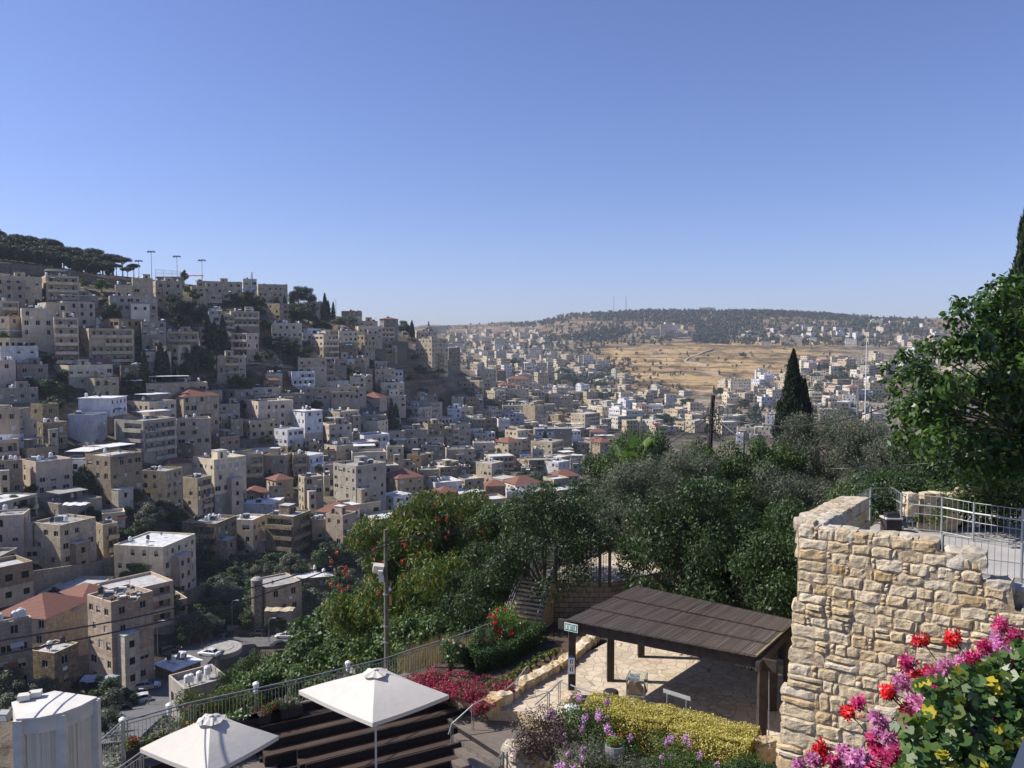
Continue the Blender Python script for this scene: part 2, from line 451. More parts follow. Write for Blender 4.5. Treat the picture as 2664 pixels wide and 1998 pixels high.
def qmesh(name, verts, nper, mat, tris=False):
    """verts (N, nper, 3): separate little polygons"""
    Np = verts.shape[0]
    me = bpy.data.meshes.new(name)
    me.vertices.add(Np*nper); me.vertices.foreach_set('co', verts.astype(np.float32).ravel())
    me.loops.add(Np*nper); me.loops.foreach_set('vertex_index', np.arange(Np*nper, dtype=np.int32))
    me.polygons.add(Np); me.polygons.foreach_set('loop_start', np.arange(0, Np*nper, nper, dtype=np.int32))
    me.polygons.foreach_set('loop_total', np.full(Np, nper, dtype=np.int32))
    me.materials.append(mat); me.update()
    return me
def leafquads(P, outw, L, W, rs, up=.4, rnd=.8, droop=0):
    """rhombic leaves at P; outw: outward vectors"""
    n = len(P)
    nor = outw*.6 + rs.normal(size=(n, 3))*rnd*.6 + np.array([0, 0, up])
    nor /= np.linalg.norm(nor, axis=1, keepdims=True)+1e-9
    d = rs.normal(size=(n, 3)) + outw*.6 + np.array([0, 0, -droop])
    d -= nor*np.sum(d*nor, 1, keepdims=True); d /= np.linalg.norm(d, axis=1, keepdims=True)+1e-9
    s = np.cross(nor, d)
    l = (L*rs.uniform(.6, 1.3, n))[:, None]; wd = (W*rs.uniform(.6, 1.3, n))[:, None]
    return np.stack([P-d*l*.5, P+s*wd*.5, P+d*l*.5, P-s*wd*.5], 1)
def clump_points(clumps, n, rs, shell=.5):
    """clumps: list of (centre, radius xyz); points near shells of the clumps"""
    C = np.array([c for c, r in clumps]); Rr = np.array([r if hasattr(r, '__len__') else (r, r, r) for c, r in clumps])
    wgt = (Rr[:, 0]*Rr[:, 2]); wgt = wgt/wgt.sum()
    k = rs.choice(len(C), n, p=wgt)
    d = rs.normal(size=(n, 3)); d /= np.linalg.norm(d, axis=1, keepdims=True)
    rad = rs.uniform(shell, 1.05, n)[:, None]
    return C[k]+d*rad*Rr[k], d
def crown_clumps(rs, rx, rz, zc, n, rc, flat=0, hollow=.45):
    out = []
    for _ in range(n):
        d = rs.normal(size=3); d /= np.linalg.norm(d); d[2] = d[2] if d[2] > -.75 else -d[2]
        rr = rs.uniform(hollow, 1)
        if flat: d[2] = abs(d[2])*.8-.15
        out.append((np.array([d[0]*rx*rr, d[1]*rx*rr, zc+d[2]*rz*rr]), rc*rs.uniform(.6, 1.25)*np.array([1, 1, .75])))
    return out
def limbs(rs, h0, clumps, r0, n=7, name='trunk', mat=None, lean=(0, 0)):
    mb = MB(); mat = mat or M_BARK
    top = Vector((lean[0], lean[1], h0))
    mb.tube([(0, 0, -1.2), (lean[0]*.1, lean[1]*.1, h0*.2), (lean[0]*.45, lean[1]*.45, h0*.6), top], [r0*1.3, r0, r0*.8, r0*.62], mat, 8)
    idx = rs.choice(len(clumps), min(n, len(clumps)), replace=False)
    for i in idx:
        c = Vector(clumps[i][0]); mid = top.lerp(c, .5)+Vector((rs.normal()*.2, rs.normal()*.2, .1*r0))
        mb.tube([top-Vector((0, 0, .1*h0)), mid, c], [r0*.5, r0*.3, r0*.1], mat, 5)
        for q in range(2):
            j = rs.randint(len(clumps)); c2 = Vector(clumps[j][0])
            if (c2-mid).length < (c-mid).length*1.6: mb.tube([mid, mid.lerp(c2, .55), c2], [r0*.22, r0*.14, r0*.05], mat, 4)
    return mb.mesh(name)
TREE = {}
def proto(key, seed, rx, rz, zc, ncl, rc, nleaf, L, W, mat, h0, r0, flat=0, up=.4, droop=0, shell=.5, bark=None, lean=(0, 0), hollow=.45, nl=8, rnd=.8):
    rs = np.random.RandomState(seed)
    cl = crown_clumps(rs, rx, rz, zc, ncl, rc, flat, hollow)
    cl = [(c+np.array([lean[0], lean[1], 0]), r) for c, r in cl]
    P, d = clump_points(cl, nleaf, rs, shell)
    me = qmesh('crown', leafquads(P, d, L, W, rs, up, rnd, droop), 4, mat)
    TREE[key] = (me, limbs(rs, h0, cl, r0, nl, mat=bark, lean=lean), zc+rz, rx)
def cyp(key, seed, h, r, nleaf, L, W, mat=None, pw=.75):
    rs = np.random.RandomState(seed)
    t = rs.uniform(0.02, 1, nleaf)**1.0
    prof = r*np.minimum(1, (t/.12)**.6)*(1-t**1.6)**pw
    a = rs.uniform(0, 2*PI, nleaf)
    lump = 1+.16*np.sin(a*3+t*19)+.12*np.sin(a*5-t*33)+.1*np.sin(a*2+t*50)
    rr = prof*lump*rs.uniform(.55, 1.05, nleaf)
    P = np.stack([rr*np.cos(a), rr*np.sin(a), t*h*.97+.3], 1)
    o = np.stack([np.cos(a), np.sin(a), np.zeros(nleaf)], 1)
    d = o*.35+np.array([0, 0, 1.0])+rs.normal(size=(nleaf, 3))*.3; d /= np.linalg.norm(d, axis=1, keepdims=True)
    nor = o+rs.normal(size=(nleaf, 3))*.5; s = np.cross(nor, d); s /= np.linalg.norm(s, axis=1, keepdims=True)
    l = (L*rs.uniform(.6, 1.4, nleaf))[:, None]; wd = (W*rs.uniform(.6, 1.3, nleaf))[:, None]
    q = np.stack([P-d*l*.5, P+s*wd*.5, P+d*l*.5, P-s*wd*.5], 1)
    mb = MB(); mb.tube([(0, 0, -1), (0, 0, h*.5), (0, 0, h*.93)], [r*.13, r*.09, .02], M_BARK, 6)
    TREE[key] = (qmesh('crown', q, 4, mat or L_CYP), mb.mesh('trunk'), h, r)
# village sized trees (unit metres); far ones use bigger, fewer leaves
proto('v_broad', 11, 3.0, 2.4, 4.2, 26, 1.15, 5200, .42, .26, L_BROAD, 2.6, .22)
proto('v_broad2', 12, 2.8, 2.6, 4.4, 22, 1.2, 5200, .42, .26, L_BROADD, 2.6, .22)
proto('v_olive', 13, 2.4, 1.8, 3.3, 22, .95, 5200, .4, .14, L_OLIVE, 1.9, .2, bark=M_BARKL)
proto('v_pine', 14, 3.4, 1.7, 7.6, 26, 1.25, 6200, .42, .18, L_PINE, 6.2, .22, flat=1, nl=12)
proto('v_pine2', 15, 3.2, 3.2, 5.6, 30, 1.3, 6500, .42, .18, L_PINE, 4.5, .25, nl=10)
cyp('v_cypress', 16, 9.0, 1.15, 3600, .6, .2)
cyp('v_cypress2', 17, 7.5, 1.3, 3000, .6, .2)
def tree(kind, loc, sc=1.0, label='', rz=None, name='tree', group=None, cat='tree', zs=None, extra=None):
    me, tr, h, r = TREE[kind]
    t = thing(name, label, cat, loc, R.uniform(0, 6.28) if rz is None else rz, group)
    t.scale = (sc, sc, sc*(zs or 1))
    link('crown', me, t); link('trunk', tr, t)
    if extra: 
        for nm, m2 in extra: link(nm, m2, t)
    return t
# ================================================================ HOUSES
TINTS_ = {'c': (.37, .325, .265), 't': (.42, .37, .30), 'w': (.66, .65, .65), 'g': (.25, .235, .22), 'p': (.37, .31, .27), 'y': (.42, .35, .24),
         's': (.29, .245, .18), 'b': (.28, .19, .13), 'G': (.22, .33, .28), 'n': (.25, .21, .165), 'l': (.45, .43, .40), 'B': (.44, .45, .48)}
TINTS = {k: (v[0]*1.5, v[1]*1.44, v[2]*1.27) if k not in 'wGBby' else (v[0]*1.1, v[1]*1.1, v[2]*1.1) for k, v in TINTS_.items()}
CNAME = {'c': 'cream', 't': 'pale cream', 'w': 'white', 'g': 'grey', 'p': 'pinkish', 'y': 'yellowish', 's': 'rough stone', 'b': 'brown',
         'G': 'pale green', 'n': 'dun coloured', 'l': 'light grey', 'B': 'pale blue'}
# shared window meshes, unit size, facing -Y
def winmesh(kind):
    mb = MB()
    f = .07
    for (a, b, c, d) in ((0, 0, 1, f), (0, 1-f, 1, 1), (0, f, f, 1-f), (1-f, f, 1, 1-f), (.5-f/2, f, .5+f/2, 1-f)):
        mb.box(a, -.05, b, c, 0, d, M_FRAME)
    y = -.015
    if kind == 'shut':
        mb.face([(f, y, f), (1-f, y, f), (1-f, y, .45), (f, y, .45)], M_GLASS)
        mb.box(f, -.04, .45, 1-f, -.012, 1-f, M_SHUT)
    elif kind == 'closed':
        for i in range(6): mb.box(f, -.04, f+i*.143, 1-f, -.02+(i % 2)*.01, f+(i+1)*.143, M_SHUT)
    else:
        mb.face([(f, y, f), (1-f, y, f), (1-f, y, 1-f), (f, y, 1-f)], M_GLASS)
    return mb.mesh('window')
WIN = {k: winmesh(k) for k in ('glass', 'shut', 'closed')}
mb = MB(); mb.box(0, -.06, 0, 1, 0, 1, M_DARK); mb.box(.85, -.1, .45, .92, -.06, .55, M_GALV); DOOR = mb.mesh('door')
def tankmesh(mat):
    mb = MB(); mb.lathe([(.0, .6), (.42, .6), (.44, .75), (.42, .9), (.45, 1.05), (.42, 1.2), (.45, 1.35), (.42, 1.5), (.34, 1.62), (.15, 1.68), (.13, 1.76)], mat, 12)
    for a in range(4):
        x, y = .32*math.cos(a*PI/2+.78), .32*math.sin(a*PI/2+.78); mb.tube([(x, y, 0), (x, y, .62)], .035, M_GALV, 4)
    return mb.mesh('water_tank', False)
TANKW, TANKB = tankmesh(M_WHITE), tankmesh(M_BLACKP)
mb = MB()
mb.face([(-.9, -.6, .15), (.9, -.6, .15), (.9, .5, 1.0), (-.9, .5, 1.0)], M_SOLAR)
mb.add([(-.95, -.65, .1), (.95, -.65, .1), (.95, .55, .95), (-.95, .55, .95)], [(3, 2, 1, 0)], M_GALV)
mb.tube([(-.8, .5, 0), (-.8, .5, 1)], .03, M_GALV, 4); mb.tube([(.8, .5, 0), (.8, .5, 1)], .03, M_GALV, 4)
mb.tube([(-.7, .7, 1.2), (.7, .7, 1.2)], .24, M_WHITE, 8); mb.tube([(-.5, .7, 0), (-.5, .7, 1.2)], .03, M_GALV, 4); mb.tube([(.5, .7, 0), (.5, .7, 1.2)], .03, M_GALV, 4)
SOLAR = mb.mesh('solar_heater')
mb = MB(); mb.tube([(0, 0, 0), (0, 0, 1.0)], .03, M_GALV, 4)
vs = [(0, -.05, 1.0)]; 
for i in range(12): vs.append((.42*math.cos(i*PI/6), -.2+.05*math.sin(i*PI/6), 1.05+.42*math.sin(i*PI/6)))
mb.add(vs, [(0, 1+i, 1+(i+1) % 12) for i in range(12)], M_SHUT); mb.tube([(0, -.1, 1.0), (0, -.5, 1.1)], .015, M_DARK, 4)
DISH = mb.mesh('satellite_dish')
mb = MB(); mb.tube([(0, 0, 0), (0, 0, 2.6)], .035, M_GALV, 4)
for i in range(5): mb.tube([(-.45+.05*i, 0, 2.5-.25*i), (.45-.05*i, 0, 2.5-.25*i)], .02, M_GALV, 4)
ANT = mb.mesh('antenna')
mb = MB(); mb.box(0, -.3, 0, .8, 0, .55, M_WHITE); mb.lathe([(.0, 0), (.2, 0), (.2, .01)], M_DARK, 8); ACU = mb.mesh('air_conditioner')

def facegrid(mb, o, u, w_, h_, holes, depth, mat, tint, inner=None, innertint=None):
    """wall face from o along unit u and +Z with rectangular recessed holes; outward = u x Z"""
    o = Vector(o); u = Vector(u); z = Vector((0, 0, 1)); nrm = u.cross(z)
    us = sorted({0, w_} | {a for h in holes for a in (h[0], h[2])}); vs = sorted({0, h_} | {a for h in holes for a in (h[1], h[3])})
    P = lambda a, b, d=0: o+u*a+z*b-nrm*d
    for i in range(len(us)-1):
        for j in range(len(vs)-1):
            cu, cv = (us[i]+us[i+1])/2, (vs[j]+vs[j+1])/2
            if any(h[0] < cu < h[2] and h[1] < cv < h[3] for h in holes): continue
            mb.face([P(us[i], vs[j]), P(us[i+1], vs[j]), P(us[i+1], vs[j+1]), P(us[i], vs[j+1])], mat, tint)
    for h in holes:
        a, b, c, d = h[:4]; dp = h[4] if len(h) > 4 else depth
        for q in (((a, b), (c, b)), ((c, b), (c, d)), ((c, d), (a, d)), ((a, d), (a, b))):
            mb.face([P(*q[0], 0), P(*q[1], 0), P(*q[1], dp), P(*q[0], dp)][::-1], mat, tint)
        mb.face([P(a, b, dp), P(c, b, dp), P(c, d, dp), P(a, d, dp)], inner or mat, innertint or tint)
        if len(h) > 5 and h[5] == 'arch':
            r = (c-a)/2; cx = (a+c)/2; n = 5
            for s in (-1, 1):
                arc = [P(cx+s*r*math.cos(t*PI/2/n), d-r+r*math.sin(t*PI/2/n), -.002) for t in range(n+1)]
                cor = P(cx+s*r, d, -.002)
                for t in range(n):
                    pts = [cor, arc[t], arc[t+1]]
                    mb.face(pts if s < 0 else pts[::-1], mat, tint)

HOUSES = []   # (root, px box, Y) for labels
def build_house(C, th, wr, wl, zb, ztp, col='c', fl='', seed=0, detail=2, sink=None, root=None, nst=None):
    """C near corner (x, y); th angle of the right-hand face; detail 2 full, 1 no small parts, 0 merged"""
    r = random.Random(seed); r2 = random.Random(seed+77)
    tint = TINTS[col[0]]; j = r.uniform(.9, 1.12); tint = tuple(min(.85, x*j) for x in tint)
    tint2 = TINTS[col[1]] if len(col) > 1 else None      # lower storeys
    if tint2 is None and len(col) == 1 and col in 'ctpln' and r2.random() < .3: tint2 = TINTS[r2.choice('ngspcn')]
    wm = M_RB if ('s' in col[0] or 'u' in fl) else (M_AS if ('S' in fl or r.random() < .45) else M_PL)
    H = ztp-zb
    hip = 'R' in fl
    mb = MB(); par = .25 if hip else r.choice([.35, .6, .8])
    if 'q' in fl: par = .08
    st = 3.05
    ns = nst or max(1, int(round((H-par)/st)))
    st = min(3.4, max(2.7, (H-par)/ns))
    below = 5.0
    parts = []
    Htot = H+below
    faces = (((0, 0, -below), (1, 0, 0), wr, 'B' in fl), ((0, wl, -below), (0, -1, 0), wl, 'L' in fl))
    for fi, (o, u, wd, balc) in enumerate(faces):
        holes = []; wins = []
        if not ('N' in fl or ('M' in fl and fi == 1) or ('m' in fl and fi == 0)) and wd > 2.0:
            for k_ in range(ns + (1 if detail else 0)):
                fz = Htot-par-(k_+1)*st      # floor of the storey
                if fz < below-2.5 and k_ > 0: break
                if balc and not (k_ == ns-1 and 'g' in fl):
                    a, c = wd*.06, wd*.94
                    if r.random() < .3: a = wd*.35
                    holes.append((a, fz+.95, c, fz+st-.35, 1.25))
                    n = max(1, int((c-a)/2.2))
                    for q in range(n):
                        cx = a+(q+.5)*(c-a)/n; wins.append((cx-.45, fz+.98, .9, 1.25, 1.24, r.choice(['glass', 'glass', 'shut'])))
                    parts.append((fi, a-.25, c+.25, fz))
                    continue
                n = max(1, int(wd/r.uniform(2.2, 3.2)))
                ww = r.choice([1.0, 1.15, 1.35]); wh = r.choice([1.2, 1.35, 1.5])
                off = r.uniform(-.3, .3)
                for q in range(n):
                    if r.random() < .13: continue
                    cx = (q+.5)*wd/n+off*(.4 if n > 1 else 1)+r.uniform(-.25, .25)
                    w2 = ww*(1.7 if r.random() < .12 else 1)
                    cx = max(w2/2+.25, min(wd-w2/2-.25, cx))
                    if w2 > wd-.6: continue
                    z0 = fz+1.0
                    if 'a' in fl: holes.append((cx-w2/2, z0, cx+w2/2, z0+wh+.35, .16, 'arch'))
                    else: holes.append((cx-w2/2, z0, cx+w2/2, z0+wh, .16))
                    wins.append((cx-w2/2, z0, w2, wh+(.35 if 'a' in fl else 0), .158, r.choice(['glass', 'glass', 'glass', 'shut', 'closed'])))
        # drop overlaps
        ok = []; okw = []
        for h in holes:
            if all(h[2] <= g[0]+.0 or h[0] >= g[2] or h[3] <= g[1] or h[1] >= g[3] for g in ok): ok.append(h)
        wins = [wv for wv in wins if any(h[0]-.01 <= wv[0] and wv[0]+wv[2] <= h[2]+.01 and h[1]-.01 <= wv[1] and wv[1]+wv[3] <= h[3]+.01 for h in ok)]
        if tint2:
            hs = Htot-par-st*max(1, round(H*.5/st))
            lo = [h for h in ok if h[3] <= hs]; hi = [(h[0], h[1]-hs, h[2], h[3]-hs)+tuple(h[4:]) for h in ok if h[1] >= hs]
            m2 = M_RB if col[1:] == 's' else M_PL
            facegrid(mb, o, u, wd, hs, lo, .16, m2, tint2)
            facegrid(mb, Vector(o)+Vector((0, 0, hs)), u, wd, Htot-hs, hi, .16, wm, tint)
            wins = [wv for wv in wins if wv[1]+wv[3] <= hs or wv[1] >= hs]
        else:
            facegrid(mb, o, u, wd, Htot, ok, .16, wm, tint, None, None)
        for (a, b, w2, h2, dp, kd) in wins:
            if fi == 0: loc = (a, dp, b-below); rz = 0
            else: loc = (dp, wl-a, b-below); rz = -PI/2
            if sink is None and detail == 2:
                o2 = link('window', WIN[kd], root, loc, (0, 0, rz)); o2.scale = (w2, 1, h2)
            else:
                e = .004
                if fi == 0: pts = [(a, dp-e, b-below), (a+w2, dp-e, b-below), (a+w2, dp-e, b-below+h2), (a, dp-e, b-below+h2)]
                else: pts = [(dp-e, wl-a, b-below), (dp-e, wl-a-w2, b-below), (dp-e, wl-a-w2, b-below+h2), (dp-e, wl-a, b-below+h2)]
                mb.face(pts, M_GLASS if kd != 'closed' else M_SHUT)
    # back faces
    mb.face([(wr, 0, -below), (wr, wl, -below), (wr, wl, H), (wr, 0, H)], wm, tint)
    mb.face([(wr, wl, -below), (0, wl, -below), (0, wl, H), (wr, wl, H)], wm, tint)
    # parapet
    t = .2; rz_ = H-par
    if not hip:
        O = [(0, 0), (wr, 0), (wr, wl), (0, wl)]; I = [(t, t), (wr-t, t), (wr-t, wl-t), (t, wl-t)]
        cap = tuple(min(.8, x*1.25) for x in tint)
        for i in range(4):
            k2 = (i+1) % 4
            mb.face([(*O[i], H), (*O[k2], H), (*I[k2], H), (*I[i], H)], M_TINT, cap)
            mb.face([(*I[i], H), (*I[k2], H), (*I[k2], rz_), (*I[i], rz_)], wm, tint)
    rb = MB()
    rt = (.62, .62, .62) if 'W' in fl else (.34, .33, .31) if r.random() < .6 else (.48, .47, .45)
    if 'K' in fl: rt = (.1, .1, .1)
    if 'D' in fl: rt = (.2, .26, .36)
    if not hip:
        rb.face([(t, t, rz_), (wr-t, t, rz_), (wr-t, wl-t, rz_), (t, wl-t, rz_)], M_ROOF, rt)
    else:
        e = .45; x0, y0, x1, y1 = -e, -e, wr+e, wl+e; hh = min(wr, wl)*.26
        if wr > wl: a, b = (x0+(y1-y0)/2, (y0+y1)/2), (x1-(y1-y0)/2, (y0+y1)/2)
        else: a, b = ((x0+x1)/2, y0+(x1-x0)/2), ((x0+x1)/2, y1-(x1-x0)/2)
        A = (*a, H+hh); B_ = (*b, H+hh); z = H-.05
        c4 = [(x0, y0, z), (x1, y0, z), (x1, y1, z), (x0, y1, z)]
        if wr > wl: fs = [[c4[0], c4[1], B_, A], [c4[1], c4[2], B_], [c4[2], c4[3], A, B_], [c4[3], c4[0], A]]
        else: fs = [[c4[0], c4[1], A], [c4[1], c4[2], B_, A], [c4[2], c4[3], B_], [c4[3], c4[0], A, B_]]
        for f in fs: rb.face(f, M_TILE)
        rb.face(c4[::-1], M_TINT, (.2, .15, .1))
    if 'W' in fl and 'q' in fl:   # thin overhanging white sheet roof
        rb.box(-.35, -.35, H+.02, wr+.35, wl+.35, H+.14, M_ROOF, (.72, .72, .72))
    # balcony parapets proud of the wall
    bal = []
    for fi, a, c, fz in parts:
        z0 = fz-below
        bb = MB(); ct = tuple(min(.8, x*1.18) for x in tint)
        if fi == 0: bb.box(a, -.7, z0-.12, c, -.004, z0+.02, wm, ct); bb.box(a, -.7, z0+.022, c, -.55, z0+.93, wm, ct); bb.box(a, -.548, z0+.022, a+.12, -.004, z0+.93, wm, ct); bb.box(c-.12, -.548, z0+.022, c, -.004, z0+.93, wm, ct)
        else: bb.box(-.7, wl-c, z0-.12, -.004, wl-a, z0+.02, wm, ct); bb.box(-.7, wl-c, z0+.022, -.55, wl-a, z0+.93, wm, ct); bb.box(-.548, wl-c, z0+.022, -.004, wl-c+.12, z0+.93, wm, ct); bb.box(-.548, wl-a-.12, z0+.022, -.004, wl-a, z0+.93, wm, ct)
        bal.append(bb)
    if sink is None and detail and 'B' not in fl and 'N' not in fl and wr > 5.5 and H > 5.5 and not hip and r2.random() < .55:
        a = r2.uniform(0, .5)*wr; b = a+r2.uniform(.3, .48)*wr; dd = r2.uniform(1.2, 2.8); hh = H*r2.choice([.38, .5, .64, .75]); ab = MB(); tt = TINTS[r2.choice('ctpngls')] if col[0] not in 'G' else tint
        nw = max(1, int((b-a)/2.4)); hl = []
        for k2 in range(max(1, int(hh/3))):
            for q in range(nw): cx = (q+.5)*(b-a)/nw; z0 = below+hh-2.3-3*k2; hl.append((cx-.5, z0, cx+.5, z0+1.25))
        facegrid(ab, (a, -dd, -below), (1, 0, 0), b-a, hh+below, hl, .16, wm, tt, M_GLASS)
        facegrid(ab, (a, -.004, -below), (0, -1, 0), dd-.004, hh+below, [], .1, wm, tt)
        ab.face([(b, -dd, -below), (b, -.004, -below), (b, -.004, hh), (b, -dd, hh)], wm, tt)
        ab.box(a-.1, -dd-.1, hh+.003, b+.1, -.005, hh+.14, M_ROOF, (.5, .48, .45))
        if r2.random() < .5: ab.tube([(a, -dd, hh+.95), (b, -dd, hh+.95)], .04, M_GALV, 4); ab.tube([(a, -dd, hh), (a, -dd, hh+.95)], .04, M_GALV, 4); ab.tube([(b, -dd, hh), (b, -dd, hh+.95)], .04, M_GALV, 4)
        bal.append(ab); ab.nm = 'annex'
    if sink is None and detail == 2 and r2.random() < .4:
        for _ in range(r2.choice([1, 1, 2])):
            ab = MB(); x = r2.uniform(.1, .7)*wr; wd_ = r2.uniform(1.2, 2.6); z = max(1.0, H-par-.55-3.05*r2.choice([0, 1, 1, 2])); ac = r2.choice([(.3, .08, .05), (.5, .5, .48), (.08, .1, .14), (.4, .36, .28), (.12, .25, .4)])
            ab.add([(x, -.01, z+.45), (x+wd_, -.01, z+.45), (x+wd_, -.9, z), (x, -.9, z), (x, -.01, z+.4), (x+wd_, -.01, z+.4), (x+wd_, -.9, z-.06), (x, -.9, z-.06)], [(0, 3, 2, 1), (4, 5, 6, 7), (3, 7, 6, 2), (0, 4, 7, 3), (1, 2, 6, 5)], M_TINT, ac); bal.append(ab); ab.nm = 'awning'
        if parts:
            ab = MB(); fi_, a_, c_, fz_ = parts[r2.randrange(len(parts))]; z = fz_-below
            if fi_ == 0:
                x = a_+.6
                while x < min(c_-.5, a_+4): w2 = r2.uniform(.25, .6); ab.box(x, -.78, z+.95-r2.uniform(.5, .9), x+w2, -.76, z+1.05, M_TINT, r2.choice([(.6, .6, .62), (.1, .14, .3), (.4, .08, .08), (.5, .45, .3), (.06, .06, .07)])); x += w2+.08
                if ab.v: bal.append(ab); ab.nm = 'laundry'
    top = H if not hip else H
    # rooftop things
    extra = []
    if not hip:
        zr = rz_
        if 'C' in fl and not ('N' in fl and col == 'g'):    # canopy on posts
            cb = MB(); ax0, ax1 = wr*.05, wr*r.uniform(.55, .9); ay0, ay1 = wl*.05, wl*.7
            ch = 2.3+par
            cb.box(ax0, ay0, zr+ch, ax1, ay1, zr+ch+.1, M_ROOF, (.7, .7, .68) if r.random() < .7 else (.35, .33, .3))
            for x in (ax0+.1, ax1-.1):
                for y in (ay0+.1, ay1-.1): cb.tube([(x, y, zr), (x, y, zr+ch)], .05, M_GALV, 4)
            extra.append(('canopy', cb))
        if 'H' in fl or (detail >= 1 and r.random() < .3 and wr > 6 and wl > 5):
            hb = MB(); hx = r.uniform(.4, .55)*wr; hw = min(3.4, wr*.35); hy = wl*.45; hd = min(3.2, wl*.4)
            if seed >= 5000 and r.random() < .6: hx = wr*r.choice([.06, .3]); hw = wr*r.uniform(.45, .64); hy = wl*.3; hd = wl*.62
            facegrid(hb, (hx, hy, zr), (1, 0, 0), hw, 2.5, [(hw*.3, .0, hw*.3+.9, 2.0, .15)] if hw > 2 else [], .15, wm, tint, M_DARK)
            facegrid(hb, (hx, hy+hd, zr), (0, -1, 0), hd, 2.5, [], .15, wm, tint)
            hb.face([(hx+hw, hy, zr), (hx+hw, hy+hd, zr), (hx+hw, hy+hd, zr+2.5), (hx+hw, hy, zr+2.5)], wm, tint)
            hb.face([(hx+hw, hy+hd, zr), (hx, hy+hd, zr), (hx, hy+hd, zr+2.5), (hx+hw, hy+hd, zr+2.5)], wm, tint)
            hb.box(hx-.15, hy-.15, zr+2.504, hx+hw+.15, hy+hd+.15, zr+2.62, M_ROOF, rt)
            extra.append(('roof_room', hb))
        if detail == 2:
            n = r.choice([0, 1, 2, 2, 3, 4]) + (3 if 'T' in fl else 0)
            for _ in range(n):
                me = r.choice([TANKW, TANKW, TANKB])
                o2 = link('water_tank', me, root, (r.uniform(.9, max(1, wr-.9)), r.uniform(wl*.35, max(wl*.36, wl-.8)), zr)); s = r.uniform(.85, 1.15); o2.scale = (s, s, s)
            for _ in range(r.choice([0, 0, 1, 1, 2])):
                link('solar_heater', SOLAR, root, (r.uniform(1.2, max(1.3, wr-1.2)), r.uniform(wl*.3, wl*.8), zr), (0, 0, r.uniform(-.4, .4)-root.rotation_euler.z))
            if r.random() < .6: link('satellite_dish', DISH, root, (r.uniform(.5, max(.6, wr-.5)), r.uniform(.5, wl*.6), zr), (0, 0, r.uniform(-1, 1)))
            if r.random() < .3: link('antenna', ANT, root, (r.uniform(.5, max(.6, wr-.5)), r.uniform(wl*.3, wl*.8), zr))
            if r.random() < .4 and wr > 4: link('air_conditioner', ACU, root, (wr*r.uniform(.2, .7), -.01, max(.5, H-par-st+.1)))
    if sink is not None:
        M = Matrix.Translation((C[0], C[1], zb)) @ Matrix.Rotation(th, 4, 'Z')
        for b in [mb, rb]+bal+[e[1] for e in extra]:
            n0 = len(sink.v); sink.v.extend([tuple(M @ Vector(p)) for p in b.v])
            for f, mi, tt in zip(b.f, b.m, b.t):
                sink.f.append(tuple(i+n0 for i in f)); sink.m.append(sink.mi(b.mats[mi])); sink.t.append(tt if tt != (1, 1, 1) else (.999, 1, 1))
        return None
    for b in (mb, rb): 
        b.t = [x if x != (1, 1, 1) else (.999, 1, 1) for x in b.t]
    link('wall', mb.mesh('wall'), root)
    link('roof', rb.mesh('roof'), root)
    for b in bal: b.t = [x if x != (1, 1, 1) else (.999, 1, 1) for x in b.t]; nm_ = getattr(b, 'nm', 'balcony'); link(nm_, b.mesh(nm_), root)
    for nm, b in extra: link(nm, b.mesh(nm), root)
    return ns

def corner_house(x0, xc, x1, yt, yb, gp=None, aspect=1.0, maxd=14.0):
    """solve corner, angle and face lengths of a box seen with its near corner at xc"""
    P = gp or gpt(xc, yb)
    if P is None: return None
    Y = P.y
    s0, sc, s1 = ray(x0, yt)[0], ray(xc, yt)[0], ray(x1, yt)[0]
    C = (sc*Y, Y)
    al = math.atan(sc)
    L_, R_ = max(xc-x0, 0), max(x1-xc, 0)
    phi = math.atan2(L_*aspect, R_) if L_ > 3 else math.radians(4)
    phi = min(max(phi, math.radians(6)), math.radians(80))
    th = phi-al
    if L_ <= 3: th = max(math.radians(-12), -al+math.radians(-6))*.0 + (-al+math.radians(3))
    def leng(s, dx, dy):
        return (s*C[1]-C[0])/(dx-s*dy)
    wr = leng(s1, math.cos(th), math.sin(th)) if R_ > 3 else 8
    wl = leng(s0, -math.sin(th), math.cos(th)) if L_ > 3 else max(5, min(9, wr*.75))
    if wr <= 0 or wl <= 0: return None
    wr = min(wr, 45); wl = min(wl, maxd if L_ > 3 else 9)
    ztop = ray(xc, yt)[1]*Y
    cen = (C[0]+(math.cos(th)*wr-math.sin(th)*wl)/2, C[1]+(math.sin(th)*wr+math.cos(th)*wl)/2)
    zc = min(zt(*cen), P.z)
    return C, th, wr, wl, min(P.z, ztop-3), ztop, Y

